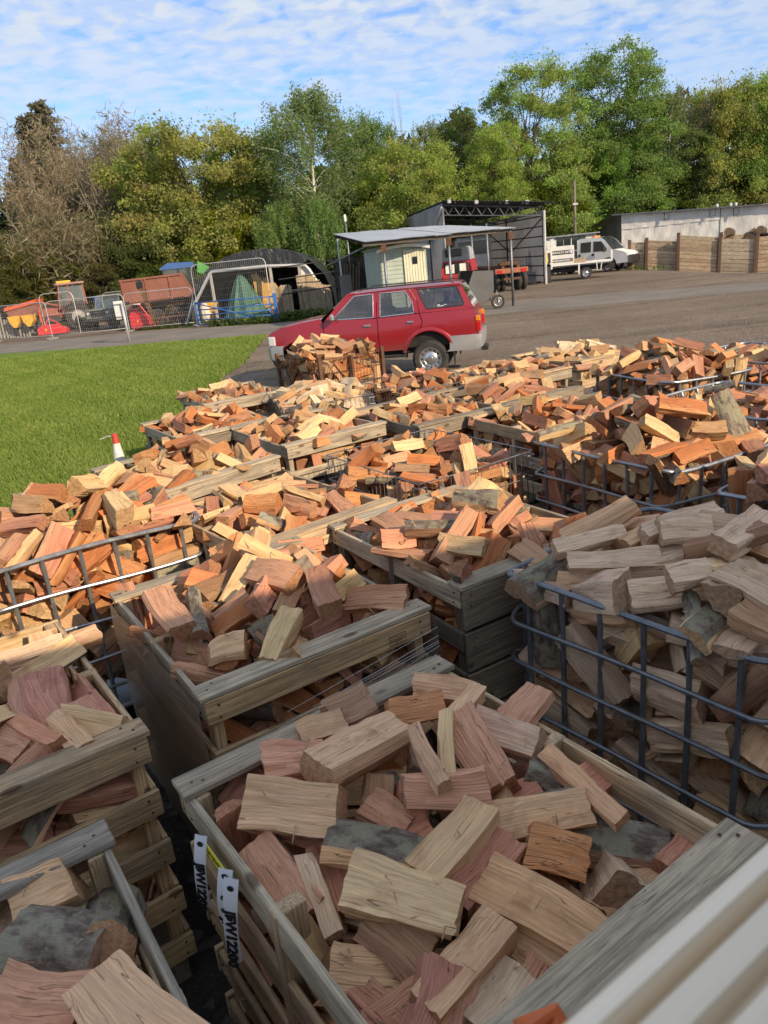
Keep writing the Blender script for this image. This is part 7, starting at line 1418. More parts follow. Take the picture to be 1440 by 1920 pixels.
for px, dd, lab in ((84, .9, 'loose tube barrier standing behind the orange machine'), (206, .8, 'narrow tube barrier in front of the green off-roader')):
    c_ = at(px, 637 if px < 100 else 622)[:2]; a_ = np.array([c_[0]-1.1, c_[1]+1.2, 0]); b_ = np.array([c_[0]+.9, c_[1]+1.2, 0]) if px < 100 else np.array([c_[0]+.6, c_[1]+1.0, 0])
    rt = empty('tube_barrier', tuple((a_+b_)/2), lab, 'barrier', 'tube barriers in the machine yard'); Z = np.array([0, 0, 1.]); hh = 2.4 if px < 100 else 2.1; d_ = unit(b_-a_)
    a_ = a_+[0, 2., 0]; b_ = b_+[0, 2., 0]; rt.location.y += 2.; MB().tube([a_, a_+Z*(hh-.3), a_+Z*(hh-.08)+d_*.1, a_+Z*hh+d_*.3, b_+Z*hh-d_*.3, b_+Z*(hh-.08)-d_*.1, b_+Z*(hh-.3), b_], .02, 6).build('tube_loop', M_HERAS, rt)
    MB().tube([a_+Z*hh*.5, b_+Z*hh*.5], .014, 6).build('cross_rail', M_HERAS, rt)
M_BLUE = paint('blue_gate_paint', (.02, .13, .42), .45, 0., .25, (.1, .1, .1), 4.)
ga = np.append(at(374, 614)[:2], 0); gb = np.append(at(521, 604)[:2], 0); Z = np.array([0, 0, 1.]); gd = unit(gb-ga); gl_ = np.linalg.norm(gb-ga)
gate = empty('field_gate', tuple((ga+gb)/2), 'blue tubular steel field gate below the tall mesh panel', 'gate')
for z in (.12, .36, .60, .86, 1.22): MB().tube([ga+Z*z, gb+Z*z], .032, 6).build('rail', M_BLUE, gate)
for q in (ga+gd*.02, gb-gd*.3): MB().tube([q+Z*.1, q+Z*1.24], .035, 6).build('stile', M_BLUE, gate)
for k, (s, e) in enumerate(((0, .5), (.5, .93))): MB().tube([ga+gd*gl_*s+Z*(1.2 if k == 0 else .6)+[0, -.03, 0], ga+gd*gl_*e+Z*(.6 if k == 0 else .14)+[0, -.03, 0]], .028, 6).build('brace', M_BLUE, gate)
MB().box(gb+Z*.68, (.16, .16, 1.36), bev=.01).build('gate_post', M_BLUE, gate)
MB().tube([ga+Z*.12, ga+Z*1.26], .05, 8).build('hanging_post', M_BLUE, gate)
sb = at(243, 642); sg = empty('signpost', tuple(sb), 'grey signpost with a small white sign seen from behind, on the lawn edge', 'signpost')
MB().tube([sb, sb+[0, 0, 1.70]], .06, 10).build('post', M_HERAS, sg)
sc_ = sb+np.array([-.18, -.02, 1.42]); sr = np.array([[.8, .6, 0], [-.6, .8, 0], [0, 0, 1]]).T
MB().box(sc_+[0, .085, 0], (.42, .012, .78), sr, bev=.003).build('sign_plate', paint('sign_back', (.55, .56, .57), .45, .3, .3), sg)
for z in (-.28, .26): MB().box(sc_+[.06, .05, z], (.46, .05, .04), sr).build('clamp_bracket', M_GALVD, sg)

# ------------------------------------------------------------------ machine yard on the left
def paintc(n, c, r=.5, d=.35): return paint(n, c, r, 0., d, (.10, .075, .055), 5.)
M_TRRED = paintc('faded_red', (.26, .065, .04)); M_ORG = paintc('machine_orange', (.62, .10, .025)); M_YELM = paintc('machine_yellow', (.70, .38, .02)); M_BRED = paintc('mower_red', (.60, .025, .03), .4, .2)
M_OLIVE = paintc('dull_green', (.15, .17, .14)); M_RIM = paintc('dusty_rim', (.26, .25, .23)); M_TRBL = paintc('tractor_blue', (.03, .10, .30)); M_GRN = paintc('bright_green', (.05, .30, .05)); M_RB = paintc('red_brown', (.24, .085, .055), .7, .5); M_GREYS = paintc('grey_slat', (.30, .29, .27), .8); M_PLASTICW = tarp_mat('white_plastic', (.70, .69, .64), 3.)
def tractor(px, py, lab):
    b = at(px, py); ang = R_(205); root = empty('old_tractor', (b[0], b[1], 0), lab, 'tractor', rz=ang)
    for s in (1, -1):
        wheel(root, (-.55, s*.80, .84), (0, s, 0), .84, .46, .42, M_RIM, .1, 0); wheel(root, (1.75, s*.72, .50), (0, s, 0), .50, .30, .26, M_TRRED, .07, 0)
        m = MB(); pf = [(-1.45, 1.0)]+[(-.55+.98*math.cos(a), .84+.98*math.sin(a)) for a in np.linspace(2.8, .35, 9)]
        m.grid([[(p[0], s*.55, p[1]), (p[0], s*1.05, p[1]-.02)] for p in pf], flip=s > 0); m.build('mudguard', M_TRRED, root, local=True)
        for x, t in ((-1.25, -1.2), (-.30, -.30), (.45, .25)): MB().beam((x, s*.62, 1.35), (t, s*.58, 2.78), .07, .07, (1, 0, 0)).build('cab_pillar', M_TRRED, root, local=True)
        MB().add([(-1.22, s*.61, 1.4), (-.32, s*.61, 1.4), (-.32, s*.585, 2.7), (-1.18, s*.585, 2.7)], [(0, 1, 2, 3)]).build('side_window', M_GLASS, root, local=True)
        MB().add([(-.28, s*.61, 1.4), (.42, s*.61, 1.4), (.25, s*.585, 2.7), (-.28, s*.585, 2.7)], [(0, 1, 2, 3)]).build('door_window', M_GLASS, root, local=True)
        MB().tube([(.5, s*.5, 1.6), (1.4, s*.56, 1.9), (2.5, s*.56, .9)], .07, 6).build('loader_arm', M_TRRED, root, local=True)
    MB().box((-.45, 0, 2.86), (1.75, 1.42, .14), bev=.05).build('cab_roof', paintc('roof_paint', (.36, .20, .16)), root, local=True)
    MB().box((-.15, -.1, 3.0), (.85, .5, .13), bev=.02).build('roof_sign', M_YELM, root, local=True)
    MB().add([(.46, -.58, 1.45), (.46, .58, 1.45), (.28, .55, 2.72), (.28, -.55, 2.72)], [(0, 1, 2, 3)]).build('front_window', M_GLASS, root, local=True)
    MB().box((-.4, 0, 1.2), (1.5, 1.0, .5), bev=.05).build('cab_base', M_TRRED, root, local=True)
    MB().box((1.25, 0, 1.25), (1.6, .66, .62), bev=.1).build('bonnet', M_TRRED, root, local=True)
    MB().box((1.2, 0, .78), (1.9, .5, .4), bev=.05).build('engine_block', M_BLACK, root, local=True)
    MB().tube([(1.3, .25, 1.5), (1.3, .25, 2.4)], .05, 8).build('exhaust', M_RUSTY, root, local=True)
    MB().box((-.5, 0, 1.62), (.45, .5, .5), bev=.08).build('seat', M_BLACK, root, local=True)
    MB().prism([(2.3, .25), (2.9, .15), (2.95, .22), (2.45, .85), (2.35, .85)], (1, 0, 0), (0, 0, 1), (0, 1.9, 0), (0, -.95, 0)).build('loader_bucket', M_RUSTY, root, local=True)
tractor(134, 619, 'old faded-red tractor with a yellow roof sign behind the wide mesh fence panel')
def rw(px, py, D): return PD(px, py, D)
def obj_on(name, px, py, lab, cat, group=None):
    b = at(px, py); return empty(name, (b[0], b[1], 0), lab, cat, group), np.array([b[0], b[1], 0.])
# orange machine with yellow bins
r_, b = obj_on('seed_drill', 52, 632, 'orange farm machine with two yellow bins behind the leftmost fence panel', 'farm machine')
MB().prism([(-1.05, 1.62), (.95, 1.92), (1.02, 2.15), (-1.0, 1.82)], (1, 0, 0), (0, 0, 1), (0, 1.2, 0), b).build('hopper_lid', M_ORG, r_)
MB().prism([(-.8, 1.1), (.8, 1.2), (1.0, 1.9), (-1.0, 1.62)], (1, 0, 0), (0, 0, 1), (0, 1., 0), b+[0, .1, 0]).build('hopper', M_RB, r_)
for x in (-.45, .38): MB().prism([(-.36, 1.30), (.36, 1.30), (.30, .92), (.08, .62), (-.08, .62), (-.30, .92)], (1, 0, 0), (0, 0, 1), (0, .5, 0), b+[x, -.3, 0]).build('yellow_bin', M_YELM, r_)
for x in (-.9, .9): MB().beam(b+[x, .4, 0], b+[x, .4, 1.9], .1, .1, (1, 0, 0)).build('frame_leg', M_ORG, r_)
for x in (-.7, .8): MB().lathe([(0, -.1), (.4, -.1), (.42, 0), (.4, .1), (0, .1)], b+[x, .5, .42], (1, 0, 0), 18).build('wheel', M_TYRE, r_)
# grey slatted bin panels
r_, b = obj_on('slatted_panel', 8, 637, 'grey slatted timber panels leaning behind the leftmost fence panel', 'panel')
rr = random.Random(8)
for k in range(16): MB().beam(b+[-1.2+.17*k, .55+.1*math.sin(k), 0], b+[-1.2+.17*k-.05, .75, 1.15+(k < 7)*.95*rr.uniform(.9, 1)], .10, .03, (0, 1, 0), tone=(.33, .31, .28)).build('slat', M_PLANK, r_)
for z in (.3, .9): MB().beam(b+[-1.3, .82, z], b+[1.5, .82, z], .03, .1, tone=(.28, .26, .24)).build('cross_board', M_PLANK, r_)
# dark heap of netting behind
r_, b = obj_on('dark_netting_heap', 22, 606, 'dark heap of netting at the far left behind the slatted panels', 'heap')
m = MB(); m.grid([[b+np.array([1.7*math.cos(a)*math.cos(e)*(1+.12*math.sin(5*a+3*e)), 1.2*math.sin(a)*math.cos(e), 2.6*math.sin(e)**.8*(1+.10*math.sin(4*a))]) for a in np.linspace(0, 2*PI, 22)] for e in np.linspace(0.01, PI/2-.05, 9)]); m.build('netting', M_BLACKSHEET, r_)
# red mowers
def mower(px, py, lab, sc, ang, hi):
    b = at(px, py); root = empty('red_mower_deck', (b[0], b[1], 0), lab, 'mower', 'red mower decks in the machine yard', rz=ang)
    MB().prism([(-.95, .12), (.95, .12), (.98, .35), (.55, .62+hi*.35), (-.05, .80+hi*.55), (-.75, .70+hi), (-.95, .5+hi)], (1, 0, 0), (0, 0, 1), (0, .9, 0), (0, -.45, 0)).build('deck', M_BRED, root, local=True)
    MB().box((.3, -.47, .36), (.9, .03, .07)).build('deck_rib', M_BRED, root, local=True)
    MB().prism([(-.95, .10), (.95, .10), (.95, .14), (-.95, .14)], (1, 0, 0), (0, 0, 1), (0, 1.0, 0), (0, -.5, 0)).build('skid', M_BLACK, root, local=True)
    MB().tube([(-.5, 0, .7+hi), (-.2, .1, 1.2+hi), (.5, .1, .7)], .05, 6).build('linkage', M_BRED, root, local=True)
    MB().box((-.35, -.48, .45+hi*.3), (.12, .02, .14)).build('warning_label', M_YELM, root, local=True)
    root.scale = (sc, sc, sc); return root
mower(103, 629, 'low red mower deck beside the fence post, left of the wide mesh panel', .85, R_(4), .0)
mower(274, 617, 'upright red flail mower behind the signpost', .72, R_(-6), .65)
# loader with small wheels between
r_, b = obj_on('orange_loader_frame', 112, 622, 'orange loader frame with a worn grey wheel below the old tractor', 'farm machine')
MB().box(b+[-.35, .3, 1.15], (.55, .5, .55), bev=.06).build('hood', M_ORG, r_)
MB().box(b+[.3, .3, .95], (1.1, .5, .22), bev=.04).build('frame', M_ORG, r_)
MB().tube([b+[1.35, .1, 1.7], b+[1.55, .1, 1.1], b+[1.85, 0, .45], b+[2.05, 0, .2]], .09, 6).build('lift_arm', M_ORG, r_)
MB().tube([b+[1.7, .2, 1.6], b+[1.95, .2, .9], b+[2.15, .1, .4]], .07, 6).build('lift_arm', M_ORG, r_)
for x in (.9, 1.55): MB().lathe([(0, -.14), (.42, -.14), (.50, -.06), (.50, .06), (.42, .14), (0, .14)], b+[x, 0, .5], (.9, -.4, 0), 20).build('wheel', M_TYRE, r_)
# green off-roader, seen from the front
b = at(216, 614); jr = empty('green_offroader', (b[0], b[1], 0), 'dull green off-roader facing the road with pale sheets behind its windscreen', 'car', rz=R_(-97))
MB().box((.1, 0, .92), (3.6, 1.62, .62), bev=.06).build('body', M_OLIVE, jr, local=True)
MB().box((1.3, 0, 1.18), (1.3, 1.34, .12), bev=.04).build('bonnet', M_OLIVE, jr, local=True)
MB().box((-.75, 0, 1.92), (1.9, 1.5, .12), bev=.04).build('roof', M_OLIVE, jr, local=True)
for s in (1, -1):
    for x, t in ((.55, .2), (-.6, -.6), (-1.62, -1.6)): MB().beam((x, s*.75, 1.2), (t, s*.70, 1.88), .07, .06, (1, 0, 0)).build('pillar', M_OLIVE, jr, local=True)
    MB().box((1.93, s*.60, 1.02), (.03, .22, .22), bev=.01).build('lamp_panel', M_BLACK, jr, local=True); MB().lathe([(0, .03), (.08, .03), (.095, 0)], (1.94, s*.60, 1.02), (1, 0, 0), 14).build('headlight', M_CLEAR, jr, local=True)
    wheel(jr, (1.25, s*.68, .38), (0, s, 0), .38, .24, .2, M_BLACK, .05, 0); wheel(jr, (-1.15, s*.68, .38), (0, s, 0), .38, .24, .2, M_BLACK, .05, 0)
    MB().box((.55, s*.86, 1.30), (.06, .12, .16), bev=.02).build('mirror', M_BLACK, jr, local=True)
MB().add([(.58, -.70, 1.25), (.58, .70, 1.25), (.26, .66, 1.85), (.26, -.66, 1.85)], [(0, 1, 2, 3)]).build('windscreen', M_GLASS, jr, local=True)
MB().box((1.95, 0, 1.0), (.05, .8, .34), bev=.01).build('grille', M_BLACK, jr, local=True)
MB().box((2.03, 0, .62), (.16, 1.6, .2), bev=.03).build('bumper', M_BLACK, jr, local=True)
M_PALEG = tarp_mat('pale_green_sheet', (.42, .55, .46), 6.)
m = MB(); m.grid([[(.42-.08*k+.05*math.sin(j*2+k), -.55+.11*j, 1.26+.10*k+.05*math.sin(j*1.7+k*2)) for j in range(11)] for k in range(5)]); m.build('crumpled_sheet', M_PALEG, jr, local=True)
# blue drum
r_, b = obj_on('blue_drum', 188, 606, 'blue plastic drum between the tractor and the green off-roader', 'drum')
MB().lathe([(0, 0), (.30, 0), (.31, .3), (.29, .34), (.31, .4), (.31, .9), (.28, .96), (0, .96)], b+[0, .6, .9], (0, 0, 1), 18).build('drum_body', M_TRBL, r_); MB().box(b+[0, .6, .45], (.8, .8, .9), bev=.02).build('stand', M_RUSTY, r_)
# worn tyres and a rusty harrow among the machines
for k, (px, dz, lab) in enumerate(((168, 0, 'worn tyre lying flat, lowest of the stack left of the green off-roader'), (168, .26, 'worn tyre, middle of the stack left of the green off-roader'), (167, .52, 'worn tyre, topmost of the stack left of the green off-roader'), (236, 0, 'worn tyre lying on the ground right of the green off-roader'))):
    q = at(px, 617 if px < 200 else 618); o = MB().lathe([(.25, .02), (.36, 0), (.46, .04), (.48, .12), (.46, .20), (.36, .24), (.25, .22), (.25, .02)], (q[0]+.05*(k % 2), q[1], dz), (0, 0, 1), 22).build('worn_tyre', M_TYRE); tag(o, lab, 'tyre', 'worn tyres in the machine yard')
r_, b = obj_on('rusty_harrow', 326, 614, 'rusty harrow frame with tines in front of the tipping trailer', 'harrow')
for k in range(4): MB().beam(b+[-.9, .25*k, .55], b+[.9, .25*k, .62], .07, .07).build('frame_bar', M_RUSTY, r_)
for k in range(7):
    for j in (0, 2): MB().tube([b+[-.85+.28*k, .25*j, .58], b+[-.80+.28*k, .25*j-.1, .3], b+[-.72+.28*k, .25*j+.02, .02]], .025, 5).build('tine', M_RUSTY, r_)
MB().tube([b+[-.5, 0, .6], b+[0, .1, 1.25], b+[.5, 0, .6]], .045, 6).build('headstock', M_RUSTY, r_)
# white bags
r_, b = obj_on('white_bag_heap', 254, 606, 'crumpled white plastic bags heaped beside the green off-roader', 'bags'); rr = random.Random(2)
for k in range(4):
    c = b+[rr.uniform(-.3, .3), .9, .75+.4*k*.7]; m = MB()
    m.grid([[c+np.array([.36*math.cos(a)*math.cos(e)*(1+.25*math.sin(3*a+k+4*e)), .3*math.sin(a)*math.cos(e), .36*math.sin(e)*(1+.2*math.cos(2*a+k))]) for a in np.linspace(0, 2*PI, 15)] for e in np.linspace(-PI/2+.02, PI/2-.02, 9)]); m.build('bag', M_PLASTICW, r_)
# tipping trailer
D_ = 44.6; b = PD(308, 600, D_)
tr2 = empty('tipping_trailer', (b[0], D_, 0), 'red-brown tipping trailer with ribbed sides behind the mesh fence', 'trailer', rz=R_(6))
MB().prism([(-1.95, 1.35), (1.6, 1.45), (2.1, 1.1), (1.35, 2.75), (-1.95, 2.62)], (1, 0, 0), (0, 0, 1), (0, 1.9, 0), (0, -.6, 0)).build('tipping_body', M_RB, tr2, local=True)
for x in (-1.85, -.55, .75): MB().beam((x, -.64, 1.4), (x, -.64, 2.66), .09, .07, (1, 0, 0)).build('side_rib', M_RB, tr2, local=True)
for z in (1.45, 2.6): MB().beam((-1.95, -.645, z+.05), (1.45, -.645, z+.1), .06, .10).build('side_rail', M_RB, tr2, local=True)
MB().box((0, .3, 1.2), (3.2, .8, .18)).build('chassis', M_RUSTY, tr2, local=True)
for x in (-.3, .8): MB().lathe([(0, -.16), (.44, -.16), (.5, -.06), (.5, .06), (.44, .16), (0, .16)], (x, -.35, .5), (0, 1, 0), 20).build('wheel', M_TYRE, tr2, local=True)
r_, b = obj_on('rusty_post', 296, 617, 'tall rusty steel post leaning in front of the tipping trailer', 'post'); MB().beam(b, b+[-.55, .2, 2.3], .22, .14, (0, 1, 0)).build('steel_section', M_RUSTY, r_); MB().box(b+[-.58, .2, 2.35], (.34, .2, .42), bev=.06).build('tied_bundle', M_BLACKSHEET, r_)
# small red tractor under the trailer
b = at(276, 612); st = empty('small_red_tractor', (b[0], b[1]+.5, 0), 'small red compact tractor in the shade of the tipping trailer', 'tractor', rz=R_(170))
MB().box((.5, 0, .95), (1.1, .6, .5), bev=.14).build('bonnet', M_BRED, st, local=True); MB().box((-.4, 0, .75), (.8, .5, .3), bev=.05).build('seat_base', M_BLACK, st, local=True); MB().box((-.5, 0, 1.15), (.2, .45, .5), bev=.08).build('seat', M_BLACK, st, local=True)
for s in (1, -1): MB().lathe([(0, -.12), (.44, -.12), (.5, 0), (.44, .12), (0, .12)], (-.5, s*.55, .5), (0, 1, 0), 18).build('wheel', M_TYRE, st, local=True); MB().lathe([(0, -.08), (.26, -.08), (.3, 0), (.26, .08), (0, .08)], (.75, s*.45, .3), (0, 1, 0), 16).build('wheel', M_TYRE, st, local=True)
# blue tractor behind
q = PD(340, 540, 47); bt = empty('blue_tractor', (q[0], q[1], 0), 'blue and green tractor cab showing above the tipping trailer', 'tractor', rz=R_(190))
MB().prism([(-1.0, 3.15), (-.9, 3.32), (.5, 3.38), (1.0, 3.12), (1.0, 3.02), (-1.0, 3.02)], (1, 0, 0), (0, 0, 1), (0, 1.7, 0), (0, -.85, 0)).build('cab_roof', M_TRBL, bt, local=True)
for s in (1, -1):
    for x in (-.9, 0, .9): MB().beam((x, s*.75, 1.5), (x*.95, s*.75, 3.05), .07, .07, (1, 0, 0)).build('cab_pillar', M_BLACK, bt, local=True)
    MB().add([(-.88, s*.74, 1.6), (.88, s*.74, 1.6), (.86, s*.74, 3.0), (-.86, s*.74, 3.0)], [(0, 1, 2, 3)]).build('side_window', M_GLASS, bt, local=True)
    wheel(bt, (-.6, s*.95, .85), (0, s, 0), .85, .45, .42, M_RIM, .1, 0); wheel(bt, (1.9, s*.85, .55), (0, s, 0), .55, .35, .3, M_RIM, .1, 0)
MB().box((0, 0, 1.25), (1.9, 1.4, .6), bev=.05).build('cab_base', M_TRBL, bt, local=True); MB().box((1.7, 0, 1.3), (1.6, .8, .7), bev=.1).build('bonnet', M_TRBL, bt, local=True)
MB().prism([(-1.9, 2.9), (-1.2, 3.35), (-1.1, 2.7), (-1.8, 2.5)], (1, 0, 0), (0, 0, 1), (0, 1.2, 0), (0, -.6, 0)).build('green_cover', M_GRN, bt, local=True)
# white torn sheet and white pole
r_, b = obj_on('torn_white_sheet', 341, 603, 'torn white plastic sheet hanging at the right end of the trailer', 'sheet')
m = MB(); m.grid([[b+np.array([-.45+.9*j/6*(1-.55*k/7)+.12*k/7, .5+.06*math.sin(j*2+k), 2.1-1.15*k/7-.06*j*(k > 3)+.05*math.sin(j*3)]) for j in range(7)] for k in range(8)]); m.build('sheet', M_PLASTICW, r_)
r_, b = obj_on('leaning_white_pole', 349, 612, 'white pole leaning beside the black polytunnel end', 'pole'); MB().tube([b, b+[.55, .6, 1.45]], .055, 8).build('pole', M_WPAINT, r_)

# ------------------------------------------------------------------ black polytunnel
D0 = 41.2
def pt(px, py, D=D0): return PD(px, py, D)
pl_, pr_ = pt(372, 566), pt(624, 566); ground_l, ground_r = np.array([pt(362, 600)[0], D0, 0]), np.array([pt(632, 590)[0], D0, 0])
pcx = (ground_l[0]+ground_r[0])/2; pw = (ground_r[0]-ground_l[0])/2; ph_ = pt(487, 467)[2]
pt_root = empty('polytunnel', (pcx, D0, 0), 'black sheeted polytunnel shed with a white pole frame front', 'polytunnel')
def hoop(t, y, sc=1.):                                  # slightly flattened arch
    a = PI*(1-t); x = pcx+pw*sc*math.copysign(abs(math.cos(a))**.92, math.cos(a)); z = ph_*sc*abs(math.sin(a))**.82; return np.array([x, y, z])
rows = [[hoop(t, D0+dy, sc*(1+.006*math.sin(t*70+dy*2))) for t in np.linspace(0, 1, 61)] for dy, sc in ((-.1, 1.0), (1, 1.01), (3, 1.012), (6, 1.0), (9, .99), (9.4, .9))]
MB().grid(rows).build('black_cover', M_BLACKSHEET, pt_root)
MB().grid([[hoop(t, D0+9.2) for t in np.linspace(0, 1, 21)], [hoop(t, D0+9.2)*[1, 1, 0] for t in np.linspace(0, 1, 21)]]).build('back_sheet', M_BLACKSHEET, pt_root)
MB().tube([pt(366, 572)-[0, .3, 0], pt(396, 512)-[0, .3, 0], pt(401, 509)-[0, .3, 0], pt(500, 499)-[0, .3, 0], pt(572, 497)-[0, .3, 0], pt(580, 505)-[0, .3, 0], pt(622, 571)-[0, .3, 0]], .085, 8).build('front_frame', M_HERAS, pt_root)
for a, b_ in (((396, 513), (408, 590)), ((507, 500), (518, 590)), ((561, 498), (575, 590))):
    p0 = pt(*a)-[0, .25, 0]; MB().beam([p0[0], p0[1], 0], p0, .16, .14, (1, 0, 0), tone=(.42, .40, .37)).build('front_post', M_PLANK, pt_root)
# gable sheets top and right end
m = MB(); m.grid([[np.append(pt(396, 514)[:2], pt(396, 514)[2])-[0, .2, 0]]*1+[pt(x, 503-.03*(x-440))-[0, .2, 0] for x in range(410, 570, 10)], [hoop(.10, D0-.2)]+[hoop(.12+.66*(x-410)/160, D0-.2) for x in range(410, 570, 10)]]); m.build('gable_sheet', M_BLACKSHEET, pt_root)
m = MB(); m.grid([[pt(563, 498)-[0, .15, 0], pt(573, 498)-[0, .15, 0], pt(590, 524)-[0, .15, 0]], [pt(566, 520)-[0, .15, 0], pt(573, 516)-[0, .15, 0], pt(592, 526)-[0, .15, 0]]]); m.build('white_end_sheet', M_WHITESHEET, pt_root)
# timber slat screen along the right of the tunnel
A_ = at(527, 602)*[1, 1, 0]; B_ = np.append(PD(622, 560, 40.6)[:2], 0); sf = empty('slat_fence', tuple((A_+B_)/2), 'upright timber slat fence to the right of the blue gate', 'fence'); rr = random.Random(6); nS = 34
for k in range(nS):
    q = A_+(B_-A_)*k/(nS-1)
    if 8 < k < 13: continue
    hgt = (1.65 if k < 9 else 2.05 if k < 22 else 2.05-.085*(k-22))*rr.uniform(.96, 1.03)
    MB().beam(q, q+[rr.uniform(-.03, .03), 0, hgt], .085, .02, (0, 1, 0), tone=tuple(np.array((.46, .36, .24))*rr.uniform(.75, 1.15))).build('slat', M_PLANK, sf)
for z in (.35, 1.35): MB().beam(A_+[0, .05, z], B_+[0, .05, z], .04, .08, tone=(.32, .25, .17)).build('rail', M_PLANK, sf)
for f in (0, .06, .45): q = A_+(B_-A_)*f; MB().beam(q+[0, -.05, 0], q+[0, -.05, 1.55], .16, .1, (1, 0, 0), tone=(.26, .20, .13)).build('post', M_PLANK, sf)
for z in (1.25, 1.95, 2.5): MB().tube([A_+[.2, -.4, z], B_+[1.0, -.4, z+.1]], .03, 5).build('dark_rail', M_BLACK, sf)
# green tarpaulin pyramid
gp = at(452, 605); gt_ = empty('green_tarpaulin_heap', (gp[0], gp[1]+1.2, 0), 'tall heap under a pleated green tarpaulin behind the blue gate', 'tarpaulin'); top = PD(449, 516, gp[1]+1.2)
rows = []
for k in range(12):
    t = k/11; z = top[2]*(1-t); rad = .12+1.05*t**.8; rows.append([(top[0]+.1*t+rad*(1+.13*t*math.sin(9*a)+.06*math.sin(17*a+k))*math.cos(a)*1.0, gp[1]+1.2+rad*.9*math.sin(a)*(1+.1*math.sin(8*a)), z+.02*math.sin(11*a)) for a in np.linspace(0, 2*PI, 60)])
MB().grid(rows).build('tarpaulin', M_GREENTARP, gt_); MB().tube([top-[0, 0, .1], top+[0, 0, .3]], .05, 8).build('pole_top', M_BLACK, gt_)
# yellow boards leaning behind, yellow tank, litter
M_YB = paintc('yellow_board', (.60, .36, .10))
yb = PD(493, 590, gp[1]+2.0)
for k, (dx, lab) in enumerate(((0, 'left of two yellow-orange boards leaning beside the green tarpaulin'), (.55, 'right of two yellow-orange boards leaning beside the green tarpaulin'))):
    r_ = empty('yellow_board', (yb[0]+dx, yb[1], 0), lab, 'board', 'yellow boards beside the green tarpaulin')
    MB().prism([(-.25, .15), (.65, .15), (.75, .9), (.35, 1.75), (.0, 2.35-.3*k), (-.30, 2.3-.3*k), (-.15, 1.2)], (1, 0, 0), (0, -.1, 1), (0, .06, 0), (yb[0]+dx, yb[1]+.1*k, 0)).build('board', M_YB, r_)
yt = at(400, 606); r_ = empty('yellow_tank', (yt[0], yt[1]+.7, 0), 'yellow plastic tank on the ground behind the blue gate', 'tank')
MB().box((yt[0], yt[1]+.7, .78), (.75, .5, .62), bev=.12).build('tank_body', M_YELM, r_); MB().lathe([(.1, 0), (.1, .1), (0, .1)], (yt[0], yt[1]+.7, 1.08), (0, 0, 1), 12).build('cap', M_BLACK, r_); MB().box((yt[0], yt[1]+.7, .23), (1., .6, .46), bev=.02).build('pallet', M_RUSTY, r_)
wb = at(384, 608); r_ = empty('white_sack', (wb[0], wb[1]+.8, 0), 'dirty white sack slumped left of the yellow tank', 'sack'); m = MB(); c = np.array([wb[0], wb[1]+.8, .55])
m.grid([[c+np.array([.42*math.cos(a)*math.cos(e)*(1+.2*math.sin(3*a)), .4*math.sin(a)*math.cos(e), .6*math.sin(e)]) for a in np.linspace(0, 2*PI, 15)] for e in np.linspace(-PI/2+.02, PI/2-.02, 9)]); m.build('sack', M_PLASTICW, r_)

# ------------------------------------------------------------------ open shelter, hut, camper, bucket
def corrugated(m, c00, c10, c01, c11, n, amp, mi=0, th=.0):   # waves across u, smooth along v
    rows = []
    for v in np.linspace(0, 1, 9):
        row = []
        for k in range(n*4+1):
            u = k/(n*4); p = (np.array(c00)*(1-u)+np.array(c10)*u)*(1-v)+(np.array(c01)*(1-u)+np.array(c11)*u)*v
            row.append(p+[0, 0, amp*math.sin(k*PI/2)])
        rows.append(row)
    m.grid(rows, mi, smooth=True); return m
M_TIN = metal_mat('corrugated_tin', (.56, .55, .52), (.74, .73, .70), .45, .1, 3.)
cl, cr_ = PD(683, 455, 30.), PD(966, 427, 32.5); bl, brr = PD(625, 440, 35.5), PD(838, 423, 38.)
sh = empty('open_shelter', ((cl[0]+cr_[0])/2, 33, 0), 'open pole shelter with a corrugated tin roof beyond the red car', 'shelter')
nsh = 9
for k in range(nsh):
    u0, u1 = k/nsh, (k+1)/nsh-.002; f = lambda a, b_, u: a*(1-u)+b_*u; dz = np.array([0, 0, .02*(k % 2)+random.Random(k).uniform(-.01, .03)])
    corrugated(MB(), f(cl, cr_, u0)+dz, f(cl, cr_, u1+.012)+dz, f(bl, brr, u0)+dz, f(bl, brr, u1+.012)+dz, 9, .022).build('roof_sheet', M_TIN, sh)
for k in range(5):
    v = .04+.23*k; MB().beam(cl*(1-v)+bl*v-[0, 0, .10], cr_*(1-v)+brr*v-[0, 0, .10], .06, .12, tone=(.10, .085, .07)).build('purlin', M_PLANK, sh)
for px, D in ((718, 30.6), (841, 31.6), (957, 32.4)):
    p = PD(px, 440 if px > 900 else 455, D); q = cl+(cr_-cl)*((p[0]-cl[0])/(cr_[0]-cl[0])); MB().tube([(p[0], D, 0), (p[0], D, q[2]-.1)], .055, 8).build('roof_post', M_GALVD, sh)
    MB().box((p[0], D-.02, q[2]-.28), (.22, .1, .30), bev=.01).build('post_bracket', M_RUSTY, sh)
for px, D in ((690, 35.), (805, 36.5), (884, 37.), (913, 37.3)):
    p = PD(px, 445, D); q = bl+(brr-bl)*np.clip((p[0]-bl[0])/(brr[0]-bl[0]), 0, 1.2); MB().tube([(p[0], D, 0), (p[0], D, q[2]-.1)], .045, 8).build('roof_post', M_GALVD, sh)
rp = PD(614, 498, 33); MB().tube([rp, PD(700, 455, 31)], .035, 6).build('stay_pole', M_GALVD, sh)
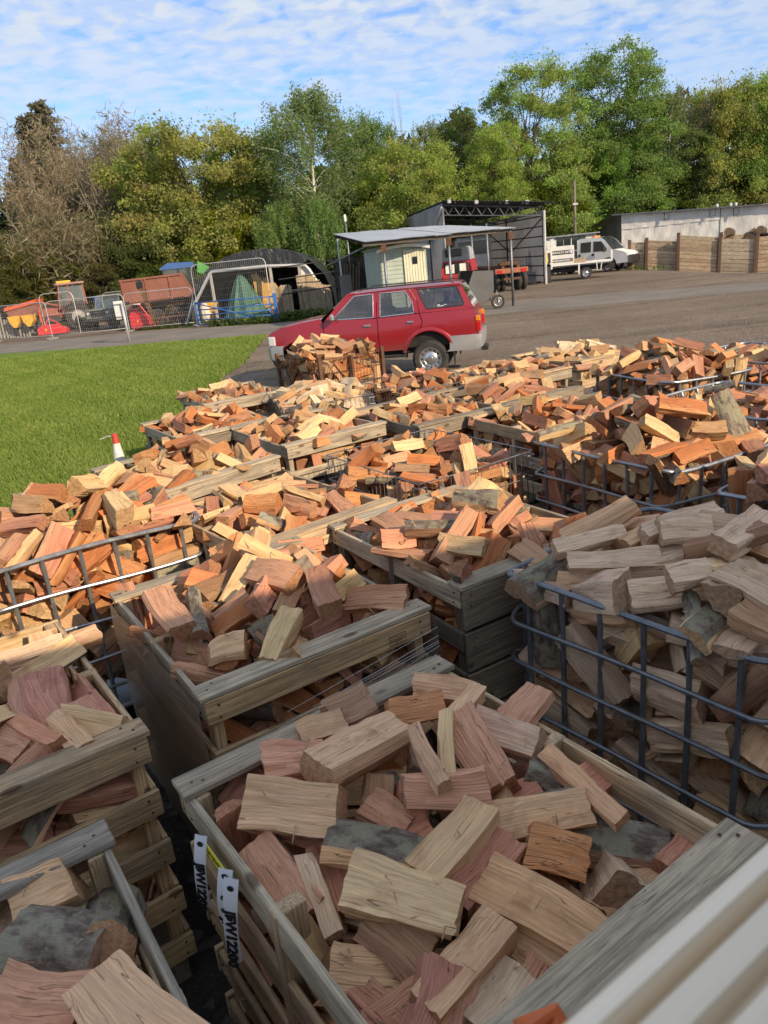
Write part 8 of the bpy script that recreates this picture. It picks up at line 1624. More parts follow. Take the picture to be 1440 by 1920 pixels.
# shepherd hut
M_SAGE = paint('sage_boards', (.36, .42, .36), .7, 0., .3, (.2, .2, .17), 3.); M_CREAM = paint('cream_door', (.68, .64, .47), .6, 0., .25, (.3, .28, .2), 3.)
hD = 31.9; h0, h1 = PD(717, 520, hD), PD(802, 520, hD); hw = h1[0]-h0[0]; hut = empty('shepherd_hut', ((h0[0]+h1[0])/2, hD+1.5, 0), 'sage green boarded shepherd hut with a cream door under the tin shelter', 'hut')
eave = PD(717, 468, hD)[2]; hx0, hx1 = h0[0], h1[0]; zb = .45
for k in range(14):
    z = zb+(eave-zb)*k/14; hh = (eave-zb)/14
    MB().prism([(0, 0), (0, hh+.012), (.022, hh+.012), (.045, 0)], (0, -1, 0), (0, 0, 1), (hw, 0, 0), (hx0, hD, z)).build('weatherboard', M_SAGE, hut)
    MB().prism([(0, 0), (0, hh+.012), (.022, hh+.012), (.045, 0)], (-1, 0, 0), (0, 0, 1), (-.6, 2.6, 0), (hx0, hD, z)).build('weatherboard', M_SAGE, hut)
m = MB(); m.add([(hx0, hD, zb), (hx1, hD, zb), (hx1-.6, hD+2.6, zb), (hx0-.6, hD+2.6, zb), (hx0, hD, eave+.02), (hx1, hD, eave+.02), (hx1-.6, hD+2.6, eave+.02), (hx0-.6, hD+2.6, eave+.02)], [(0, 1, 2, 3), (1, 5, 6, 2), (2, 6, 7, 3), (0, 4, 5, 1), (0, 3, 7, 4)]); m.build('inner_walls', M_SAGE, hut)
rise = PD(760, 456, hD)[2]-eave
arc_ = [(hx0-.15+(hw+.3)*t, eave+rise*math.sin(PI*t)**.8) for t in np.linspace(0, 1, 25)]
MB().grid([[(x, hD-.35, z) for x, z in arc_], [(x-.62, hD+2.7, z) for x, z in arc_]]).build('curved_roof', M_TIN, hut)
MB().grid([[(x, hD-.30, z-.02) for x, z in arc_], [(x, hD-.30, z-.14) for x, z in arc_]]).build('roof_fascia', M_TIN, hut)
MB().grid([[(x, hD-.01, max(z-.03, eave)) for x, z in arc_], [(x, hD-.01, eave-.02) for x, z in arc_]]).build('gable_board', M_SAGE, hut)
d0, d1 = PD(764, 520, hD-.06)[0], PD(795, 520, hD-.06)[0]; dt = PD(780, 467, hD)[2]
for k in range(6): w_ = (d1-d0)/6; MB().box((d0+w_*(k+.5), hD-.075, (zb+dt)/2), (w_-.012, .05, dt-zb), bev=.006).build('door_board', M_CREAM, hut)
MB().box(((d0+d1)/2+.02, hD-.11, dt-.42), (.20, .03, .28), bev=.004).build('door_window', M_GLASSD, hut)
for x in (d0-.05, d1+.05): MB().box((x, hD-.09, (zb+dt)/2), (.08, .05, dt-zb+.05), bev=.005).build('door_frame', M_CREAM, hut)
for x, y in ((hx0+.3, .4), (hx1-.3, .4), (hx0-.3, 2.3), (hx1-.8, 2.3)): MB().lathe([(0, -.06), (.28, -.06), (.28, .06), (0, .06)], (x, hD+y, .28), (1, 0, 0), 18).build('iron_wheel', M_RUSTY, hut)
gpst = PD(738, 520, 33.5); r_ = empty('green_steel_post', (gpst[0], 33.5, 0), 'dark green steel post standing in front of the shepherd hut', 'post')
m = MB(); m.box((gpst[0], 33.5, 1.32), (.12, .12, 2.64), bev=.008); m.build('post', paintc('dark_green', (.02, .11, .07)), r_); MB().box((gpst[0]+.13, 33.52, 1.1), (.06, .06, 2.2)).build('second_post', paintc('dark_green_b', (.02, .10, .065)), r_)
# black boarded screen left of the hut
sD = 36.6; s0, s1 = PD(628, 540, sD), PD(703, 540, sD); bs = empty('black_boarded_fence', ((s0[0]+s1[0])/2, sD, 0), 'dark boarded fence and leaning timbers left of the shepherd hut', 'fence'); rr = random.Random(12); nB = 14
for k in range(nB):
    x = s0[0]+(s1[0]-s0[0])*(k+.5)/nB; MB().box((x, sD+.8+rr.uniform(0, .05), 1.25+.15*rr.random()), ((s1[0]-s0[0])/nB-.02, .03, 2.5+.3*rr.random()), tone=tuple(np.array((.04, .037, .034))*rr.uniform(.6, 1.8))).build('board', M_PLANK, bs)
for k in range(6): x = s0[0]+.3+k*.14; MB().beam((x, sD-.1, 0), (x+.25, sD+.7, 2.2+.2*rr.random()), .08, .04, (0, 1, 0), tone=(.10, .07, .05)).build('leaning_timber', M_PLANK, bs)
for px, hgt, mt, lab in ((637, 3.4, M_HERAS, 'thin pale pole standing left of the black boarded fence'), (655, 4.6, M_GALVD, 'tall thin pole with a small white lamp behind the tin shelter')):
    D = 34 if px == 637 else 40; p = PD(px+6, 540, D); r_ = empty('thin_pole', (p[0], D, 0), lab, 'pole', 'thin poles left of the shelter'); MB().tube([(p[0], D, 0), (p[0], D, hgt if px == 637 else PD(657, 408, D)[2])], .045, 6).build('pole', mt, r_)
    if px != 637: MB().box((p[0], D, PD(657, 408, D)[2]), (.12, .12, .35), bev=.03).build('lamp_head', M_WPAINT, r_)
    else: MB().box((p[0]+.15, D, .95), (.5, .3, 1.9), bev=.02).build('grey_box', paintc('grey_box', (.11, .11, .11)), r_)
# red camper with grey raised roof, tail towards us
cD = 34.; cx0, cx1 = PD(829, 520, cD)[0], PD(884, 520, cD)[0]; cw = cx1-cx0; cxm = (cx0+cx1)/2; cz = lambda py: PD(856, py, cD)[2]
cv_ = empty('camper_van', (cxm, cD+2, 0), 'red camper van with a grey raised roof parked beside the hut', 'camper van'); M_CAMP = paintc('camper_red', (.36, .02, .03), .4, .15); M_CAMPG = paintc('camper_grey', (.36, .37, .38), .5, .2)
MB().prism([(-.5, cz(529)-.55), (.5, cz(529)-.55), (.52, cz(505)), (.45, cz(489)), (-.45, cz(489)), (-.52, cz(505))], (cw, 0, 0), (0, 0, 1), (.9, 4.2, 0), (cxm, cD, 0)).build('body', M_CAMP, cv_)
MB().prism([(-.46, cz(489)), (.46, cz(489)), (.40, cz(466)), (.30, cz(463)), (-.32, cz(463)), (-.42, cz(466))], (cw, 0, 0), (0, 0, 1), (.8, 3.6, 0), (cxm, cD+.1, 0)).build('raised_roof', M_CAMPG, cv_)
MB().box((cxm-.05*cw, cD+.07, (cz(466)+cz(482))/2), (.55*cw, .06, cz(467)-cz(481)), bev=.03).build('roof_window', M_GLASSD, cv_)
MB().box((cxm, cD-.02, (cz(493)+cz(513))/2), (.80*cw, .05, cz(493)-cz(513)), bev=.03).build('tail_window', M_GLASSD, cv_)
for s, w_ in ((-1, .3), (1, .22)): MB().box((cxm+s*.22*cw, cD-.05, (cz(495)+cz(512))/2), (w_*cw, .02, cz(495)-cz(512)), bev=.005).build('window_curtain', M_PLASTICW, cv_)
MB().box((cxm, cD-.05, cz(529)-.25), (cw*.98, .12, .16), bev=.03).build('bumper', M_CHROME, cv_)
for s in (-1, 1): MB().box((cxm+s*.44*cw, cD-.02, cz(522)), (.10, .05, .26), bev=.01).build('tail_light', M_REDL, cv_); MB().lathe([(0, -.1), (.28, -.1), (.32, 0), (.28, .1), (0, .1)], (cxm+s*.40*cw+.1, cD+.8, .32), (1, 0, 0), 16).build('wheel', M_TYRE, cv_)
# black loader bucket lying by the shelter
kD = 31.5; kp = lambda px, py: PD(px, py, kD); bk = empty('loader_bucket', (kp(915, 560)[0], kD, 0), 'black steel loader bucket standing on end behind the red car', 'bucket'); zb_ = max(0, kp(905, 573)[2])
P4 = [kp(871, 560), kp(887, 508), kp(925, 507), kp(926, 545), kp(918, 560), kp(893, 572)]
MB().prism([(p[0], max(.02, p[2])) for p in P4], (1, 0, 0), (0, 0, 1), (0, .05, 0), (0, kD, 0)).build('side_plate', paintc('bucket_grey', (.10, .10, .10), .5), bk)
MB().prism([(p[0]-.35, max(.02, p[2])+.02) for p in P4], (1, 0, 0), (0, 0, 1), (0, .05, 0), (0, kD+1.5, 0)).build('side_plate', M_BLACK, bk)
q0, q1 = kp(868, 560), kp(886, 508); MB().add([(kp(893, 572)[0], kD, .02), (kp(917, 508)[0], kD, q1[2]), (kp(917, 508)[0]-.35, kD+1.5, q1[2]), (kp(893, 572)[0]-.35, kD+1.5, .02)], [(0, 1, 2, 3)]).build('bucket_back', M_BLACK, bk)
MB().add([(kp(871, 560)[0]-.3, kD+1.4, .04), (q1[0]-.3, kD+1.4, q1[2]), (kp(915, 508)[0], kD+.02, q1[2]), (kp(893, 571)[0], kD+.02, .04)], [(0, 1, 2, 3)]).build('bucket_floor', M_BLACK, bk)
wD = 31.8; wp = PD(933, 552, wD); wr = empty('barrow_wheel', (wp[0], wD, 0), 'small spoked wheel on its stand right of the black bucket', 'wheel')
MB().tube([(wp[0]+.24*math.cos(a), wD, .28+.24*math.sin(a)) for a in np.arange(20)*PI/10], .045, 7, closed=True).build('tyre', M_TYRE, wr)
MB().tube([(wp[0]+.17*math.cos(a), wD, .28+.17*math.sin(a)) for a in np.arange(20)*PI/10], .02, 6, closed=True).build('rim', M_CHROME, wr)
for k in range(5): a = k*PI/5; MB().tube([(wp[0]-.17*math.cos(a), wD, .28-.17*math.sin(a)), (wp[0]+.17*math.cos(a), wD, .28+.17*math.sin(a))], .012, 5).build('spoke', M_CHROME, wr)
MB().tube([(wp[0], wD, .28), (wp[0]-.05, wD, .75)], .03, 6).build('fork', M_GALVD, wr)

# ------------------------------------------------------------------ tall sheeted shed with trailer chassis
FL, FR = PD(833, 440, 47.), PD(1021, 440, 46.); bkv = PD(697, 440, 72.)-FL; bkv[2] = 0; zt = lambda px, py, D: PD(px, py, D)[2]
zr = zt(1021, 394, 46.); zl = zt(833, 381, 47.); BL = FL+bkv*1.0; BR = FR+bkv*1.0
shed = empty('tall_shed', (FL[0]+3, 47, 0), 'tall open shed walled with shade-grey white sheeting, its dark truss roof open to the front', 'shed')
g0 = lambda P, z: np.array([P[0], P[1], z])
def wrinkled(root, name, A, B, z0, zA, zB, mat, n=24, k=10, amp=.05, seed=0):
    rr = np.random.default_rng(seed); A = np.asarray(A); B = np.asarray(B); d = unit((B-A)*[1, 1, 0]); nn = np.array([-d[1], d[0], 0]); ph = rr.random(8)*6.28; rows = []
    for i in range(k+1):
        row = []
        for j in range(n+1):
            u = j/n; v = i/k; P = A*(1-u)+B*u; z = z0+((zA*(1-u)+zB*u)-z0)*v
            off = amp*(math.sin(u*n*.9+ph[0]+2*v)*math.sin(v*5+ph[1])+.6*math.sin(u*n*1.7-v*6+ph[2])); row.append((P[0]+nn[0]*off, P[1]+nn[1]*off, z))
        rows.append(row)
    return MB().grid(rows).build(name, mat, root)
wrinkled(shed, 'right_wall_sheet', FR, BR, .15, zr, zr-.2, M_SHADESHEET, 30, 10, .05, 1)
wrinkled(shed, 'left_wall_sheet', FL, BL, .15, zl, zl-.4, M_SHADESHEET, 30, 10, .05, 2)
wrinkled(shed, 'back_wall_sheet', BL, BR, .15, zl-.4, zr-.2, M_SHADESHEET, 20, 8, .05, 3)
for z in np.linspace(.5, zr-.3, 7): MB().tube([g0(FR, z)-[.06, 0, 0], g0(BR, z)-[.06, 0, 0]], .035, 5).build('wall_rail', M_BLACK, shed)
for u in (0, .25, .5, .75, 1.): P = FR*(1-u)+BR*u; MB().tube([g0(P, 0)-[.08, 0, 0], g0(P, zr-.15)-[.08, 0, 0]], .05, 6).build('wall_post', M_BLACK, shed)
for (u0, u1) in ((0, .22), (.45, .22)): MB().tube([g0(FR*(1-u0)+BR*u0, zr-.4)-[.12, 0, 0], g0(FR*(1-u1)+BR*u1, zr-2.2)-[.12, 0, 0]], .035, 5).build('wall_brace', M_BLACK, shed)
MB().tube([g0(FR, 0), g0(FR, zr*.5), g0(FR, zr)], .09, 8).build('front_post', M_HERAS, shed); MB().tube([g0(FL, 0), g0(FL, zl)], .08, 8).build('front_post', M_GALVD, shed)
MB().tube([g0(FL, zl-.2)-[.05, .1, 0], g0(FL+bkv*.12, zl-2.)-[.1, .1, 0]], .06, 6).build('left_brace', M_HERAS, shed)
ov = PD(1040, 381, 45.8)-PD(1021, 381, 45.8)
r00, r10 = g0(FL, zl+.12)-unit(bkv)*.5, g0(FR, zr+.42)+ov-unit(bkv)*.5; r01, r11 = g0(BL, zl-.3), g0(BR, zr+.2)+ov
corrugated(MB(), r00, r10, r01, r11, 30, .03).build('roof', metal_mat('dark_roof_tin', (.07, .075, .08), (.12, .125, .13), .6, .3, 3.), shed)
for k in range(7):
    u = k/6.5; a = g0(FL+bkv*u, zl-.10); b_ = g0(FR+bkv*u, zr+.15); c = a-[0, 0, .55]; d = b_-[0, 0, .45]
    m = MB(); m.tube([a, b_], .035, 5); m.tube([c, d], .03, 5)
    for j in range(9): t0, t1 = j/9, (j+1)/9; m.tube([a+(b_-a)*t0, c+(d-c)*(t0+t1)/2], .02, 4); m.tube([c+(d-c)*(t0+t1)/2, a+(b_-a)*t1], .02, 4)
    m.build('roof_truss', M_GALVD, shed)
for k in range(5): t0 = (k+.5)/5; MB().tube([r00*(1-t0)+r10*t0-[0, 0, .1], r01*(1-t0)+r11*t0-[0, 0, .1]], .04, 5).build('purlin', M_BLACK, shed)
for px, py in ((842, 378), (893, 379), (950, 379), (988, 379)): p = PD(px, py, 46.2); MB().box(p, (.22, .2, .22), bev=.04).build('roof_clamp', M_HERAS, shed)
# skeletal trailer chassis
tD = 42.5; t0, t1 = PD(928, 515, tD), PD(990, 515, tD); tcx = (t0[0]+t1[0])/2; tw = t1[0]-t0[0]; zc = PD(960, 507, tD)[2]
tch = empty('trailer_chassis', (tcx, tD+3, 0), 'rusty orange skeletal trailer chassis backed into the tall shed', 'trailer')
MB().box((tcx, tD, zc), (tw, .25, .26), bev=.02).build('rear_beam', paintc('rust_orange', (.34, .12, .06), .7, .5), tch)
for s in (-1, 1):
    MB().beam((tcx+s*.42, tD+.1, zc+.1), (tcx+s*.42-2.4, tD+8, zc+.1), .16, .32).build('main_rail', M_RUSTY, tch)
    for dx in (-.16, .16): MB().lathe([(0, -.13), (.44, -.13), (.5, -.06), (.5, .06), (.44, .13), (0, .13)], (tcx+s*(tw/2-.30)+dx, tD+.75, .5), (1, .2, 0), 22).build('wheel', M_TYRE, tch)
    MB().box((tcx+s*.36*tw, tD-.14, zc-.02), (.26, .05, .18)).build('lamp_board', M_REDL, tch)
MB().box((tcx, tD-.02, zc-.42), (.9, .2, .12)).build('under_beam', M_RUSTY, tch)
m = MB(); m.box((tcx-.1, tD+.5, zc+.35), (1.0, .5, .18), bev=.04); m.tube([(tcx-.5, tD+.4, zc+.35), (tcx+.5, tD+.3, zc+.55)], .06, 6); m.build('coupling', M_RUSTY, tch)
# lorry cab inside the shed
cbD = 50; p0, p1 = PD(872, 470, cbD), PD(905, 470, cbD); r_ = empty('parked_lorry', ((p0[0]+p1[0])/2, cbD, 0), 'pale lorry cab in the shadow inside the tall shed', 'lorry')
MB().box(((p0[0]+p1[0])/2, cbD+1, 1.95), (2.3, 2.0, 2.3), bev=.15).build('cab', paintc('pale_cab', (.5, .5, .48)), r_); MB().box(((p0[0]+p1[0])/2, cbD-.02, 2.45), (1.9, .06, .8), bev=.02).build('windscreen', M_GLASSD, r_); MB().box(((p0[0]+p1[0])/2, cbD-.05, 1.1), (2.2, .12, .3), bev=.03).build('bumper', M_BLACK, r_)
for s in (-1, 1): MB().lathe([(0, -.14), (.44, -.14), (.5, 0), (.44, .14), (0, .14)], ((p0[0]+p1[0])/2+s*.95, cbD+1, .5), (1, 0, 0), 20).build('wheel', M_TYRE, r_)

# ------------------------------------------------------------------ white crew-cab truck and lettered trailer
ang = R_(-42); hd = np.array([math.cos(ang), math.sin(ang), 0]); fwp = PD(1150, 502, 53.5)*[1, 1, 0]; b1 = fwp-hd*3.55
tp_ = empty('crew_cab_truck', (b1[0], b1[1], 0), 'white crew-cab truck, front towards the timber bay walls, behind the lettered trailer', 'truck', rz=ang)
def yS(x, z): return .98-(.10 if z > 1.5 else 0)*((z-1.5)/.8)
for s in (1, -1):
    panel(tp_, 'cab_side', [(1.35, .75), (1.35, 2.2), (1.55, 2.28), (3.05, 2.25), (3.35, 2.05), (3.9, 1.42), (4.75, 1.18), (4.95, 1.0), (4.98, .55), (4.2, .5), (4.12, .75), (3.9, .93), (3.6, .96), (3.3, .86), (3.1, .6), (1.6, .6)], yS, s, M_WPAINT, .03, .25)
    for nm, pl in (('rear_side_window', [(1.62, 1.38), (1.62, 2.02), (2.38, 2.04), (2.38, 1.38)]), ('front_side_window', [(2.55, 1.38), (2.55, 2.04), (3.1, 2.02), (3.5, 1.55), (3.5, 1.38)])): panel(tp_, nm, pl, yS, s, M_GLASSD, .02, .3, .012)
    for hx in (1.55, 2.52): MB().box((hx, s*1.0, 1.2), (.18, .03, .14), bev=.01).build('door_handle', M_BLACK, tp_, local=True)
    MB().box((3.42, s*1.18, 1.5), (.12, .22, .38), bev=.04).build('mirror', M_BLACK, tp_, local=True)
    MB().box((4.80, s*.72, 1.05), (.25, .36, .22), bev=.05).build('headlight', M_CLEAR, tp_, local=True)
    MB().box((4.75, s*.90, .72), (.5, .14, .42), bev=.04).build('lower_wing', M_BLACK, tp_, local=True)
    for x, y in ((0, .86), (0, .58), (3.55, .85)): wheel(tp_, (x, s*y, .36), (0, s, 0), .36, .22, .22, M_CHROME, .06, 6 if y > .8 else 0)
MB().grid([[(3.95, .86*t, 1.42) for t in np.linspace(-1, 1, 7)], [(3.08, .78*t, 2.26) for t in np.linspace(-1, 1, 7)]], flip=True).build('windscreen', M_GLASSD, tp_, local=True)
MB().grid([[(4.97, .9*t, .95) for t in np.linspace(-1, 1, 7)], [(4.75, .92*t, 1.2) for t in np.linspace(-1, 1, 7)], [(3.93, .93*t, 1.43) for t in np.linspace(-1, 1, 7)]], flip=True).build('bonnet', M_WPAINT, tp_, local=True)
MB().box((4.92, 0, .72), (.2, 1.7, .55), bev=.06).build('front_bumper', M_BLACK, tp_, local=True)
MB().grid([[(1.4, .86*t, 2.24+.04*(1-t*t)) for t in np.linspace(-1, 1, 7)], [(3.08, .82*t, 2.27+.04*(1-t*t)) for t in np.linspace(-1, 1, 7)]], flip=True).build('cab_roof', M_WPAINT, tp_, local=True)
MB().box((1.36, 0, 1.45), (.04, 1.85, 1.5)).build('cab_back', M_WPAINT, tp_, local=True)
MB().box((2.3, 0, 2.35), (.25, .9, .1), bev=.03).build('beacon_bar', M_AMBER, tp_, local=True)
MB().box((-.7, 0, .90), (3.9, 2.0, .08)).build('bed_floor', M_GALVD, tp_, local=True); MB().box((.4, 0, .62), (5.4, .8, .25)).build('chassis', M_BLACK, tp_, local=True)
MB().box((-.7, 0, 1.25), (3.9, 1.9, .6), bev=.02).build('tipper_body', M_GALVD, tp_, local=True)
tq = PD(1099, 506, 48.)*[1, 1, 0]; ta = R_(-17); tl = empty('lettered_trailer', (tq[0], tq[1], 0), 'white flatbed trailer with lettered side boards, parked in front of the crew-cab truck', 'trailer', rz=ta)
for s in (1, -1):
    wheel(tl, (0, s*.92, .34), (0, s, 0), .34, .20, .21, M_CHROME, .06, 6)
    MB().box((-.28, s*1.02, .93), (3.55, .05, .09), bev=.01).build('bed_rail', M_WPAINT, tl, local=True)
    MB().box((-2.02, s*1.02, 1.60), (.10, .10, 1.75), bev=.01).build('rear_post', M_WPAINT, tl, local=True); MB().box((1.50, s*1.02, 1.22), (.09, .07, .62), bev=.01).build('front_post', M_WPAINT, tl, local=True)
    MB().box((-1.38, s*1.03, 1.50), (1.30, .04, 1.0), bev=.01).build('side_board', M_WPAINT, tl, local=True)
    MB().box((-.40, s*1.0, .62), (.09, .05, .62)).build('mudguard_stay', M_WPAINT, tl, local=True)
    MB().tube([(.62, s*1.0, .90), (.66, s*1.0, .45), (.86, s*1.0, .45), (.92, s*1.0, .90)], .035, 6).build('side_step', M_WPAINT, tl, local=True)
MB().box((-.28, 0, .86), (3.5, 1.98, .08)).build('bed_floor', M_GALVD, tl, local=True); MB().box((-.2, 0, .62), (3.8, .8, .25)).build('chassis', M_BLACK, tl, local=True)
MB().box((-2.05, 0, 1.2), (.05, 1.95, .6)).build('tailboard', M_GALVD, tl, local=True)
MB().box((-1.38, -1.056, 1.66), (1.28, .008, .24)).build('dark_sign_band', M_BLACK, tl, local=True)
MB().box((-1.38, -1.056, 1.20), (1.28, .008, .20)).build('grey_sign_band', paintc('grey_band', (.16, .16, .16)), tl, local=True)
text_mesh('BRANCH 24/7', .185, M_WPAINT, tl, Matrix.Translation((-1.46, -1.066, 1.66)) @ Matrix.Rotation(PI/2, 4, 'X'), bold=.006)
m = MB(); rr = random.Random(9)
for k in range(14): m.box((-1.94+.075*k, -1.062, 1.20), (.05, .004, rr.uniform(.05, .09)))
m.build('small_lettering', M_WPAINT, tl, local=True, kind='stuff')
MB().box((-.83, -1.062, 1.67), (.12, .006, .19)).build('white_emblem', M_WPAINT, tl, local=True)
m = MB(); m.box((-.35, -.7, 1.06), (.7, .4, .32), tone=(.5, .38, .24)); m.build('wooden_box', M_PLANK, tl, local=True)
# yellow crane arm at its tail
ycp = PD(1023, 460, 47.5); r_ = empty('yellow_crane_arm', (ycp[0], 47.5, 0), 'yellow folded crane arm between the tall shed and the tipper truck', 'crane arm'); M_CY = paintc('crane_yellow', (.78, .45, .01), .4, .15)
yc = lambda px, py: PD(px, py, 47.5)
MB().prism([(yc(*p)[0], yc(*p)[2]) for p in ((1020, 452), (1022, 452), (1023, 466), (1026, 472), (1028, 490), (1026, 496), (1020, 495))], (1, 0, 0), (0, 0, 1), (0, .3, 0), (0, 47.5, 0)).build('arm', M_CY, r_)
MB().box((ycp[0]-.1, 47.7, .45), (.7, .7, .9), bev=.05).build('crane_base', M_BLACK, r_); MB().tube([yc(1022, 453), yc(1024, 470)], .08, 6).build('ram', M_GALVD, r_)
# long cabin behind
cD2 = 58.; a0, a1 = PD(1022, 460, cD2), PD(1119, 460, cD2); zt0, zt1 = PD(1022, 446, cD2)[2], PD(1118, 438, cD2)[2]; cb = empty('site_cabin', ((a0[0]+a1[0])/2, cD2+1.2, 0), 'pale site cabin with dark windows behind the tipper truck', 'cabin')
MB().box(((a0[0]+a1[0])/2, cD2+1.2, (zt0+zt1)/4), (a1[0]-a0[0], 2.4, (zt0+zt1)/2), bev=.03).build('cabin_body', paintc('cabin_white', (.58, .60, .58)), cb)
for px in (1050, 1064, 1079, 1092): x = PD(px, 460, cD2)[0]; MB().box((x, cD2-.02, PD(px, 455, cD2)[2]), (.50, .06, 1.0), bev=.02).build('window', M_GLASSD, cb)
MB().box(((a0[0]+a1[0])/2, cD2+1.1, (zt0+zt1)/2+.04), (a1[0]-a0[0]+.3, 2.8, .09)).build('flat_roof', M_GALVD, cb)

# ------------------------------------------------------------------ timber bay walls, sheeted long shed
W0, W1 = at(1182, 505), PD(1440, 470, 49.); W0[2] = W1[2] = 0; wd = unit(W1-W0); Lw = np.linalg.norm(W1-W0)
wn = np.array([-wd[1], wd[0], 0]); wn = wn if wn[0] > 0 else -wn           # away from the camera
def bay(A, B, h, nb, lab, seed, tone=(.40, .31, .21)):
    tone = np.array(tone)*(1.22, 1.17, 1.10)
    root = empty('timber_wall', tuple((A+B)/2), lab, 'wall', 'timber sleeper bay walls'); rr = random.Random(seed); hb = h/nb
    for k in range(nb):
        MB().beam(A+[0, 0, hb*(k+.5)], B+[0, 0, hb*(k+.5)+rr.uniform(-.012, .012)], .12+rr.uniform(0, .03), hb-.02, tone=tuple(np.array(tone)*rr.uniform(.72, 1.2))).build('sleeper', M_PLANK, root)
    for P in (A, B): q = P-wn*.06; MB().box((q[0], q[1], q[2]+h/2), (.20, .22, h+.32), np.array([wd, np.cross((0, 0, 1), wd), (0, 0, 1)]).T, bev=.012).build('steel_post', M_POST, root)
    return root
M_POST = paint('brown_steel_post', (.11, .062, .043), .8, 0., .4)
def wallpt(px): 
    # where the sight line at px meets the wall line
    r = ray(px, 470); A = np.array([[r[0], -wd[0]], [r[1], -wd[1]]]); t, s = np.linalg.solve(A, W0[:2]); P = W0+wd*s; P[2] = dip(P[0], P[1])-.03; return P
wl = ['first timber bay wall from the left, behind the white tipper truck', 'second timber bay wall from the left', 'third timber bay wall, with a pale top sleeper', 'fourth timber bay wall, with pale scuffs', 'rightmost timber bay wall, cut by the right edge']
pxs = [1178, 1211, 1272, 1350, 1419, 1500]; offs = [.5, .35, .0, -.05, .25, .25]; hs = [1.80, 1.93, 2.05, 2.25, 2.38]
for k in range(5): bay(wallpt(pxs[k])+wn*offs[k], wallpt(pxs[k+1]-2)+wn*offs[k], hs[k], 9, wl[k], k, (.44, .34, .23) if k != 3 else (.38, .32, .245))
bay(wallpt(1262)+wn*2.6, wallpt(1345)+wn*2.6, 2.25, 10, 'inner timber wall showing above the front bay walls', 11, (.40, .32, .22)); bay(wallpt(1345)+wn*2.6, wallpt(1470)+wn*2.6, 2.42, 10, 'inner timber wall at the right edge behind the log heap', 12, (.40, .32, .22))
# round logs heaped behind the right bay
rr = random.Random(21); bp = wallpt(1425)+wn*1.3; rounds = []
M_LOGEND = M_LOG
for k in range(11):
    q = bp+wd*rr.uniform(-2.6, 1.6)+wn*rr.uniform(-.5, .5); z = q[2]+2.25+rr.uniform(0, .25)+(.4 if k < 4 else 0); R = rr.uniform(.20, .34); ax_ = unit(-wn*1.0+wd*rr.uniform(-.6, .6)+np.array([0, 0, rr.uniform(-.2, .3)])); Ln = rr.uniform(.35, .6)
    m = MB(); m.lathe([(0, Ln/2), (R*.98, Ln/2)], (q[0], q[1], z), ax_, 16, 1, smooth=False); m.lathe([(R*.98, Ln/2), (R, Ln/2-.02), (R*1.02, 0), (R, -Ln/2)], (q[0], q[1], z), ax_, 16, 0); m.lathe([(R, -Ln/2), (0, -Ln/2)], (q[0], q[1], z), ax_, 16, 1, smooth=False)
    o = m.build('log_round', [paint('dark_bark', (.07, .05, .038), .9, 0., .5) if k == 0 else bpy.data.materials['dark_bark'], paint('sawn_end', (.34, .20, .10), .8, 0., .4) if k == 0 else bpy.data.materials['sawn_end']]); rounds.append(o)
for k, o in enumerate(sorted(rounds, key=lambda q: proj(q.location)[0])): tag(o, f"round sawn log, {ORD[k]} from left on the heap above the right timber walls", 'log', 'round logs heaped behind the timber bay walls')
hb_ = empty('log_heap_base', tuple(bp), 'dark mound of logs and bark behind the right-hand bay wall', 'heap'); m = MB(); m.grid([[bp+wd*(3.2*math.cos(a)*math.cos(e))+wn*(1.0*math.sin(a)*math.cos(e))+np.array([0, 0, 2.45*math.sin(e)*(1+.06*math.sin(7*a))]) for a in np.linspace(0, 2*PI, 24)] for e in np.linspace(0, PI/2-.05, 7)]); m.build('mound', bpy.data.materials['dark_bark'], hb_)
# long white sheeted shed
def onwall(px, py, off):     # height of the sight line where it meets the shed front
    r = ray(px, py); P = W0+wn*off; A = np.array([[r[0], -wd[0]], [r[1], -wd[1]]]); t, s = np.linalg.solve(A, P[:2]); return EYE[2]+r[2]*t, P+wd*s
z0a, S0 = onwall(1165, 403, 4.); z0b, S1 = onwall(1475, 382, 4.); zla, _ = onwall(1165, 453, 4.); zlb, _ = onwall(1440, 437, 4.)
ls = empty('long_shed', tuple((S0+S1)/2*[1, 1, 0]), 'long low shed with white sheeting above the timber bay walls', 'shed'); ext = (S1-S0)
wrinkled(ls, 'upper_sheet', S0, S0+ext*.62, (zla+z0a)/2-.1, z0a, z0a+(z0b-z0a)*.62, M_WHITESHEET, 40, 8, .014, 5); wrinkled(ls, 'lower_sheet', S0+wn*.04, S0+ext*.62+wn*.04, zla-.6, (zla+z0a)/2-.07, (zla+z0a)/2+.1, M_WHITESHEET, 40, 8, .018, 6)
wrinkled(ls, 'right_sheet', S0+ext*.625, S0+ext*1.5, zla-.6, z0a+(z0b-z0a)*.625, z0b+.1, M_WHITESHEET, 34, 12, .022, 7)
zs_, eS = onwall(1119, 415, 4.); E1 = PD(1117, 440, S0[1]+6)*[1, 1, 0]
wrinkled(ls, 'dark_end_sheet', S0*[1, 1, 0], E1, .1, z0a-.1, z0a-.9, tarp_mat('dark_grey_sheeting', (.10, .10, .10), 2.), 16, 8, .05, 8)
MB().beam(np.append(S0[:2], z0a+.06)-wd*.6-wn*.25, np.append((S0+ext*1.5)[:2], z0a+(z0b-z0a)*1.5+.06)-wn*.25, .25, .07).build('roof_edge', M_GALVD, ls)
